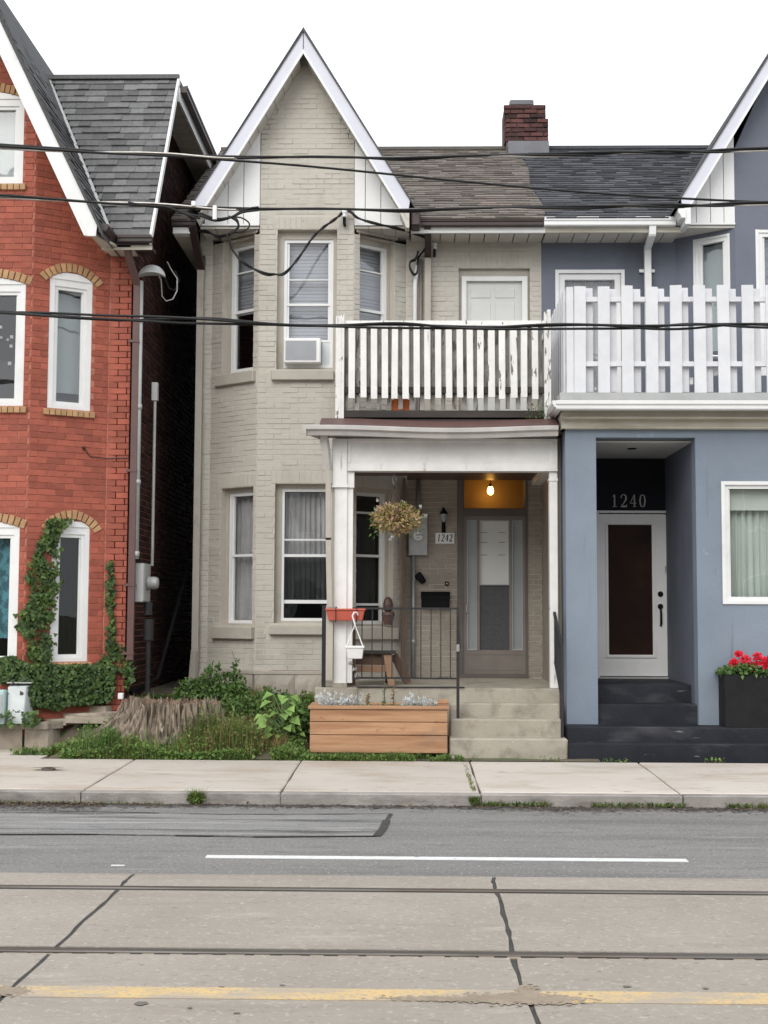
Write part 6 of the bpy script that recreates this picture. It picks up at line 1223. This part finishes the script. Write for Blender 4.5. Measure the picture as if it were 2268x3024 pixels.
def inpoly(x, y, P_):
    c = False; n = len(P_)
    for i in range(n):
        (x0, y0), (x1, y1) = P_[i], P_[i-1]
        if (y0 > y) != (y1 > y) and x < (x1-x0)*(y-y0)/(y1-y0)+x0: c = not c
    return c
def sample(P_):
    xs = [p[0] for p in P_]; ys = [p[1] for p in P_]
    while True:
        x, y = U(min(xs), max(xs)), U(min(ys), max(ys))
        if inpoly(x, y, P_): return x, y
ivy = thing('ivy', 'dark green ivy climbing the red brick bay and covering its base', 'ivy', (-4.2, 15.0, .6))
climb = [(330, 705), (480, 690), (530, 715), (450, 780), (415, 860), (430, 1000), (440, 1100), (435, 1200), (395, 1380), (372, 1600), (360, 1760), (210, 1760), (200, 1560), (110, 1480), (130, 1380), (195, 1340), (235, 1230), (190, 1120), (205, 1085), (245, 1000), (275, 880), (320, 760)]
strip = [(782, 1000), (812, 1000), (830, 1200), (830, 1580), (960, 1640), (975, 1700), (970, 1850), (925, 1960), (900, 1880), (830, 1790), (800, 2000), (700, 1740), (765, 1590), (770, 1200)]
mass = [(0, 1700), (100, 1700), (200, 1750), (360, 1755), (700, 1755), (760, 1700), (830, 1780), (815, 1990), (770, 2030), (470, 2050), (420, 2080), (230, 2050), (200, 1890), (0, 1880)]
def ivypt(x, y, d):
    fr = rfront if x < 205 else rside if x < 775 else rmain
    u, z = fr.pix(I(x, y), d); return fr.w(u, d, z), Vector((fr.nx, fr.ny, 0))
bd_, bl_ = MB(), MB()
for P_, n, dm in ((climb, 1650, .06), (strip, 520, .05), (mass, 4600, .14)):
    for k in range(n):
        x, y = sample(P_); d = .02+dm*R()**1.6; p, nn = ivypt(x, y, d)
        if p[2] < .45: continue
        if P_ is not mass and noise.noise((p[0]*7, p[1]*7, p[2]*5)) < -.1: continue
        if P_ is climb and 375 < x < 540 and 860 < y < 1650 and R() < .45: continue
        ivyleaf(bl_ if R() < (.38 if P_ is climb else .24) else bd_, p, nn+rv()*.75+Vector((0, 0, .35)), U(.026, .066))
for k in range(150):
    x, y = sample(climb); x += U(-40, 40); y += U(-15, 15); p, nn = ivypt(x, y, .05); ivyleaf(bl_, p, nn+rv()*.7, U(.03, .06))
for k in range(520):
    x, y = U(-5.2, -4.2), U(14.6, 15.0)
    if noise.noise((x*5, y*5, 2)) > -.1: ivyleaf(bl_ if R() < .35 else bd_, (x, y, .43+.16*R()**2), Vector((U(-.5, .5), -1, 1)), U(.03, .065))
bd_.build('foliage', m_ivy, ivy); bl_.build('foliage', m_ivylight, ivy)
b = MB()
for ps in ([(270, 1760), (250, 1500), (290, 1200), (330, 950), (380, 780), (470, 720)], [(300, 1740), (350, 1500), (390, 1250), (400, 1050)], [(800, 1980), (800, 1700), (795, 1400), (795, 1150), (795, 1020)]):
    b.tube([ivypt(x, y, .03)[0] for x, y in ps], .01, 6)
b.build('stem', m_stem, ivy)
# rambling weeds along the beige foundation
def bush(name, label, cat, cx, cy, rx, ry, h, n, m, ls, z0=None, group=None, m2=None):
    z0 = yz(cx, cy) if z0 is None else z0; t = thing(name, label, cat, (cx, cy, z0), group); b, b2 = MB(), MB(); st = MB()
    for k in range(max(5, n//40)):
        a = U(0, 6.28); q = R()**.5; x, y = cx+rx*q*math.cos(a)*.8, cy+ry*q*math.sin(a)*.8; st.tube([(x*.5+cx*.5, y*.5+cy*.5, z0-.02), (x, y, z0+h*(1-q*q)*U(.6, 1))], .006, 5)
    for k in range(n):
        a = U(0, 6.28); q = R()**.5; x, y = cx+rx*q*math.cos(a), cy+ry*q*math.sin(a); hh = h*(1-.75*q*q)*(.75+.5*noise.noise((x*5, y*5, 3))); z = z0+hh*(1-R()**2*.8)
        leaf(b2 if m2 and R() < .3 else b, (x, y, z), rv()+Vector((0, -.4, .1)), rv()+Vector((0, -.5, 1)), U(.6, 1.3)*ls, U(.35, .7)*ls)
    st.build('stem', m_greenstem, t); b.build('foliage', m, t)
    if b2.v: b2.build('foliage', m2, t)
    return t
bush('weed_bush', 'dense dark green weeds growing against the beige foundation', 'weeds', -2.38, 15.95, .5, .28, .48, 1500, m_weed, .07, m2=m_ivylight)
bush('weed_bush', 'lower green weeds trailing down from the foundation toward the planter', 'weeds', -1.72, 15.5, .56, .4, .34, 1500, m_weed, .065, m2=m_ivylight)
bush('weed_bush', 'dark weeds in the gap between lime plant and cedar planter', 'weeds', -1.32, 14.8, .25, .35, .46, 1100, m_weed, .07)
t = thing('tall_weed', 'single tall flowering weed stalk before the beige foundation', 'weed', (-2.2, 16.05, .8)); x, z = at(O(1218, 5), 16.05); x0 = at(O(1205, 80), 16.05)[0]
b = MB(); b.tube([(x0, 16.05, .85), (x0+.03, 16.05, 1.15), (x, 16.05, z-.03), (x-.05, 16.05, z+.12)], .006, 6); b.build('stem', m_greenstem, t); b = MB()
for k in range(26): q = R(); leaf(b, (x0+(x-x0)*q, 16.05, 1.0+(z-1.0)*q), rv(), rv(), .07, .025)
b.build('foliage', m_weed, t)
# lime green broad-leaved plant
cx, cz = at(O(1460, 400), 14.5); lp = thing('broadleaf_plant', 'lime green broad leaved plant growing beside the cedar planter', 'plant', (cx, 14.5, .2)); b = MB(); st = MB()
for k in range(48):
    a = U(0, 6.28); h = U(.15, .64); r = U(.04, .26)*(1.25-h); p = Vector((cx+r*math.cos(a), 14.5+r*math.sin(a)*.8, .17+h)); o = Vector((math.cos(a), math.sin(a)*.8-.35, -.25)); st.tube([(cx, 14.5, .17+h*.6), tuple(p)], .005, 5); L_ = U(.08, .16); leaf(b, p, o, Vector((0, -.6, 1))+rv()*.4, L_, L_*.85, .25)
st.tube([(cx, 14.5, .15), (cx+.01, 14.5, .55), (cx, 14.5, .76)], .009, 6); st.build('stem', m_greenstem, lp); b.build('foliage', m_lime, lp)
# grass: nobody could count it
def blade(b, x, y, z, h, w, lean):
    a = U(0, 6.28); dx, dy = math.cos(a), math.sin(a); l = lean*h; ux, uy = -dy*w/2, dx*w/2
    b.add([(x-ux, y-uy, z), (x+ux, y+uy, z), (x+ux*.7+dx*l*.35, y+uy*.7+dy*l*.35, z+h*.6), (x-ux*.7+dx*l*.35, y-uy*.7+dy*l*.35, z+h*.6), (x+dx*l, y+dy*l, z+h*.95)], [(0, 1, 2, 3), (3, 2, 4)])
def onstump(x, y): return ((x-sx)/.7)**2+((y-sy)/.46)**2 < 1
gA, gB, gC = MB(), MB(), MB()
for k in range(34000):
    x = U(-4.35, -1.05); y = 14.0+2.2*R()**1.7
    if onstump(x, y) or (x < -3.75 and y > 14.8) or (x < -3.3 and y > 14.4 and R() < .8) or (x < -3.75 and y < 14.3): continue
    if noise.noise((x*2.2, y*2.2, 11)) < -.3: continue
    h = U(.03, .13)*(1.0+1.0*noise.noise((x*1.5, y*1.5, 5))); z = yz(x, y)-.01
    dry = (-2.25 < x < -1.35 and y > 14.2 and R() < .62) or R() < .05
    blade(gB if dry else gA, x, y, z, h*(1.7 if dry else 1), U(.005, .012), U(.2, .8))
    if not dry and R() < .6: leaf(gC, (x, y, z+h*.7), rv()+Vector((0, -.3, .3)), Vector((0, -.5, 1))+rv()*.5, U(.025, .065), U(.015, .04))
for k in range(5200):
    x = U(-1.2, .55) if R() < .85 else U(.4, 3.9); y = U(13.97, 14.19)
    if x > .42 and (y > 14.1 or noise.noise((x*3, 0, 5)) < .1): continue
    if noise.noise((x*4, y*4, 21)) < -.3: continue
    h = U(.025, .085)*(1+.8*noise.noise((x*3, y*3, 2))); blade(gA, x, y, .14, h if x < .5 else h*.5, U(.005, .011), U(.3, .9))
    if R() < .45: leaf(gC, (x, y, .145+h*.4), rv()+Vector((0, -.3, .3)), Vector((0, -.5, 1))+rv()*.5, U(.02, .045), U(.015, .03))
for k in range(2600):                                                   # weeds in kerb and slab joints
    q = R()
    if q < .5: x, y, z, s = U(.6, 3.6), 11.71+.03*R(), .0, 1
    elif q < .62: x, y, z, s = gnd(V(427, 1735), 0)[0]+U(-.05, .05), 11.71+.03*R(), .0, 2.2
    elif q < .7: x, y, z, s = .56+U(-.02, .02), U(11.8, 14), .12, .4
    elif q < .8: x, y, z, s = -4+U(0, 1.8), 11.71, 0, .6
    else: x, y, z, s = .56+U(-.03, .03), 11.74+U(-.05, .02), .02, 1.2
    if q < .5 and noise.noise((x*2.5, 1, 3)) < -.05: continue
    blade(gA if R() < .75 else gB, x, y, z, U(.02, .08)*s, U(.004, .009), U(.4, 1))
    if R() < .3: leaf(gC, (x, y, z+.03*s), rv()+Vector((0, -.5, .2)), Vector((0, -.5, 1)), .025*s, .016*s)
for g_, nm, m, lb_ in ((gA, 'grass', m_grass, 'short green grass and weeds along the sidewalk edge'), (gB, 'dry_grass', m_drygrass, 'dry tan grass around the tree stump'), (gC, 'ground_cover', m_groundleaf, 'small leafy weeds among the grass')):
    o = g_.build(nm, m); o['kind'] = 'stuff'; o['label'] = lb_; o['category'] = 'grass'
# growth on and round the stump
b = MB()
for k in range(260):
    x, y = sx+U(-.45, .55), sy+U(-.25, .25); 
    if noise.noise((x*5, y*5, 8)) > .0: blade(b, x, y, .6, U(.05, .13), U(.005, .01), U(.3, .9))
o = b.build('stump_sprouts', m_drygrass); o['kind'] = 'stuff'; o['label'] = 'dry sprouts on top of the tree stump'; o['category'] = 'sprouts'
b = MB(); bdry = MB()
for k in range(7600):
    x = random.choice((U(-2.5, -1.7), U(-2.45, -1.6), U(-3.3, -3.0), U(-3.6, -1.8))); y = U(14.08, 14.42)
    if -2.95 < x < -2.55 and R() < .8: continue
    h = U(.08, .34)*(1.35 if x > -2.45 else .95)*(.8+.7*noise.noise((x*4, y*4, 14))); tgt = bdry if (x > -2.5 and R() < .38) else b; blade(tgt, x, y, yz(x, y)-.01, h, U(.004, .01), U(.15, .6))
    if R() < .5: leaf(tgt, (x, y, yz(x, y)+h*R()), rv()+Vector((0, -.4, .2)), Vector((0, -.5, 1))+rv()*.6, U(.025, .05), U(.014, .03))
o = bdry.build('dry_weeds', m_drygrass); o['kind'] = 'stuff'; o['label'] = 'tan seeding weeds before the tree stump'; o['category'] = 'weeds'
o = b.build('stump_weeds', m_groundleaf); o['kind'] = 'stuff'; o['label'] = 'green weeds hugging the foot of the tree stump'; o['category'] = 'weeds'
# litter in the gutter
b = MB()
for k in range(900):
    x = U(-4.6, -2.7) if R() < .7 else U(-2.5, 3.6); y = 11.72-abs(random.gauss(0, .07)); leaf(b, (x, y, .008), (U(-1, 1), U(-1, 1), U(0, .3)), (U(-.3, .3), U(-.3, .3), 1), U(.015, .05), U(.01, .03))
o = b.build('leaf_litter', mat('dead leaves', (.14, .09, .055), (.07, .045, .03), 20, .9, vary=.5)); o['kind'] = 'stuff'; o['label'] = 'dead brown leaves along the kerb'; o['category'] = 'litter'
b = MB()
for k in range(11000):
    x = U(-5.2, 4.6); dn = .5+.5*noise.noise((x*1.1, 0, 4))+(.9 if x < -2.7 else 0)+(.25 if x > .4 else 0)
    if R() > dn: continue
    y = 11.73-abs(random.gauss(0, .1*(.5+dn))); r = U(.003, .014); a0 = U(0, 6); b.add([(x+r*math.cos(a0+i*1.26)*U(.8, 2), y+r*math.sin(a0+i*1.26), .0055+R()*.003) for i in range(5)], [(0, 1, 2, 3, 4)])
o = b.build('gutter_dirt', mat('gutter dirt', (.1, .083, .066), (.055, .045, .037), 6, .95, .5, 60, vary=.3)); o['kind'] = 'stuff'; o['label'] = 'dark dirt and grit washed along the kerb'; o['category'] = 'dirt'
# silver plants, sprigs and green shoots in the cedar planter
def silver(label, cx, cy, z, r, n):
    t = thing('silver_plant', label, 'plant', (cx, cy, z)); b = MB(); st = MB()
    for k in range(n):
        a = U(0, 6.28); e = U(.1, 1.3); d = Vector((math.cos(a)*math.cos(e), math.sin(a)*math.cos(e)-.25, math.sin(e))).normalized(); p = Vector((cx, cy, z+.02))+d*r*U(.45, 1); q = d+rv()*.25
        for s in (-1, 0, 1): leaf(b, p, q+d.orthogonal()*s*.7, rv()+Vector((0, -1, 1)), U(.04, .07), U(.016, .026))
        st.tube([(cx, cy, z), tuple(p)], .004, 5)
    st.build('stem', m_silverleaf, t); b.build('foliage', m_silverleaf, t); return t
silver('large silver leaved plant at the planter end away from the steps', -.88, 14.48, .6, .22, 46); silver('smaller silver leaved plant next to the large one in the cedar planter', -.66, 14.5, .6, .21, 34); silver('silver leaved plant toward the steps end of the cedar planter', .03, 14.5, .6, .17, 44); silver('low silver leaved plant at the steps end corner of the planter', .2, 14.46, .6, .12, 22)
b = MB()
for k in range(700):
    x, y = U(-1.0, .26), U(14.3, 14.6); blade(b, x, y, .61, U(.03, .13), U(.005, .012), U(.1, .6))
o = b.build('planter_shoots', m_weed); o['kind'] = 'stuff'; o['label'] = 'green shoots filling the cedar planter'; o['category'] = 'shoots'
for lb_, x, h, m in (('dry brown flower spike in the middle of the cedar planter', -.2, .22, m_drygrass), ('thin green sprig in the middle of the cedar planter', -.3, .28, m_greenstem), ('short rusty seed head beside the smaller silver plant', -.48, .16, m_drygrass)):
    t = thing('dry_sprig', lb_, 'sprig', (x, 14.45, .62)); b = MB(); b.tube([(x, 14.45, .6), (x+.01, 14.45, .62+h)], .005, 5); b.build('stem', m_stem, t); b = MB()
    for k in range(40): q = R(); leaf(b, (x+.01*q, 14.45, .64+h*q), rv()+Vector((0, 0, .6)), rv(), .04, .014)
    b.build('seed_head', m, t)
x, z = at(Q(395, 685), 14.85); t = thing('dried_flower', 'dried white flower stalk in front of the porch railing', 'flower', (x, 14.85, .62)); b = MB(); b.tube([(x+.08, 14.6, .62), (x+.1, 14.8, .95), (x+.06, 14.85, 1.08), (x, 14.85, z)], .004, 5); b.build('stem', m_stem, t); b = MB()
for c_ in ((x, z), (x+.05, z-.07), (x+.07, z-.14)):
    for k in range(14): leaf(b, (c_[0], 14.85, c_[1]), rv(), rv(), .035, .024)
b.build('petals', m_silverleaf, t)
# hanging basket of dried flowers
hx, hz = at(K(875, 690), 15.3); bx0, bz0 = at(K(890, 1080), 15.3)
hb = thing('hanging_basket', 'hanging basket of dried yellow flowers under the porch beam', 'hanging basket', (bx0, 15.3, bz0-.12))
b = MB(); b.tube([(hx+.025, 15.3, hz-.035), (hx+.03, 15.3, hz), (hx, 15.3, hz+.02), (hx-.022, 15.3, hz-.02), (hx-.005, 15.3, hz-.07), (hx, 15.3, hz-.1)], .009, 8); b.build('hook', m_galv, hb, smooth=True)
b = MB(); b.tube([(hx, 15.3, hz+.02), (hx, 15.3, 3.42)], .004, 5); b.build('chain', m_galv, hb)
for a in (.3, 2.4, 4.5): b = MB(); b.tube([(hx, 15.3, hz-.1), (bx0+.12*math.cos(a), 15.3+.12*math.sin(a), bz0+.06)], .005, 6); b.build('hanger', m_oldwood, hb)
b = MB(); b.lathe((bx0, 15.3, bz0-.1), [(.06, 0), (.1, .04), (.13, .14), (.135, .16)], 16); b.build('pot', m_oldwood, hb)
b, b2, b3, b4 = MB(), MB(), MB(), MB()
for k in range(2100):
    d = rv(); r = R()**.45; p = Vector((bx0+d.x*.29*r, 15.3+d.y*.24*r, bz0-.02+d.z*.17*r+.03*noise.noise((d.x*4, d.y*4, 1)))); p.x += .06*max(0, noise.noise((d.x*3, d.z*3, 5))); leaf(random.choice((b, b, b, b4, b2)), p, d+rv()*.8, rv(), U(.03, .07), U(.012, .028))
for k in range(70):
    a = U(0, 6.28); p = Vector((bx0+.3*math.cos(a), 15.3+.2*math.sin(a), bz0-U(0, .22))); leaf(b2, p, rv()-Vector((0, 0, .5)), rv(), .06, .018)
for q in ((710, 915), (960, 935), (1135, 985), (1185, 1060), (840, 1300), (865, 1275), (700, 1010)):
    x, z = at(K(*q), 15.22)
    for k in range(9): leaf(b3, (x, 15.22, z), rv(), rv(), .03, .022)
b.build('flowers', m_dryflower, hb); b2.build('foliage', m_groundleaf, hb); b4.build('pink_petals', m_pinkflower, hb)['kind'] = 'stuff'; b3.build('blossoms', m_silverleaf, hb)
# geraniums
a, c, y0, y1, zt_ = PKX; ge = thing('geranium', 'red geraniums with green leaves growing in the black planter', 'flowers', ((a+c)/2, (y0+y1)/2, zt_)); b, b2, st = MB(), MB(), MB()
for k in range(520):
    x, y = U(a-.06, c+.04), U(y0-.03, y1); h = .12*(1-((x-(a+c)/2)/.34)**2); leaf(b, (x, y, zt_+.02+h*R()+.02), rv()+Vector((0, -.3, .1)), Vector((0, -.6, 1))+rv()*.5, U(.035, .065), U(.03, .055))
for q, s in (((600, 540), .045), ((700, 350), .03), ((840, 480), .055), ((1010, 610), .055), ((1080, 415), .045), ((1220, 520), .055), ((1260, 610), .04), ((1330, 480), .05)):
    x, z = at(X2(*q), 14.55); st.tube([((a+c)/2*.4+x*.6, 14.6, zt_), (x, 14.55, z)], .004, 5)
    for k in range(90):
        d = rv(); leaf(b2, Vector((x, 14.55, z))+d*s*U(.2, .9)*.9, d+rv()*.6, rv(), U(.026, .042), U(.024, .036))
st.build('stem', m_greenstem, ge); b.build('foliage', m_weed, ge); b2.build('blooms', m_petal, ge)
# weed on the balcony corner
t = thing('balcony_weed', 'small weed sprouting at the balcony corner post', 'weed', (1.55, 15.05, 3.95)); b = MB(); st = MB()
for k in range(60):
    x = 1.5+U(-.2, .1); leaf(b, (x, 15.03, 3.93+U(0, .2)), rv(), rv(), .035, .018)
for k in range(5): st.tube([(1.4+k*.04, 15.05, 3.9), (1.38+k*.05, 15.02, 4.05+.05*R())], .003, 5)
st.build('stem', m_stem, t); b.build('foliage', m_weed, t)
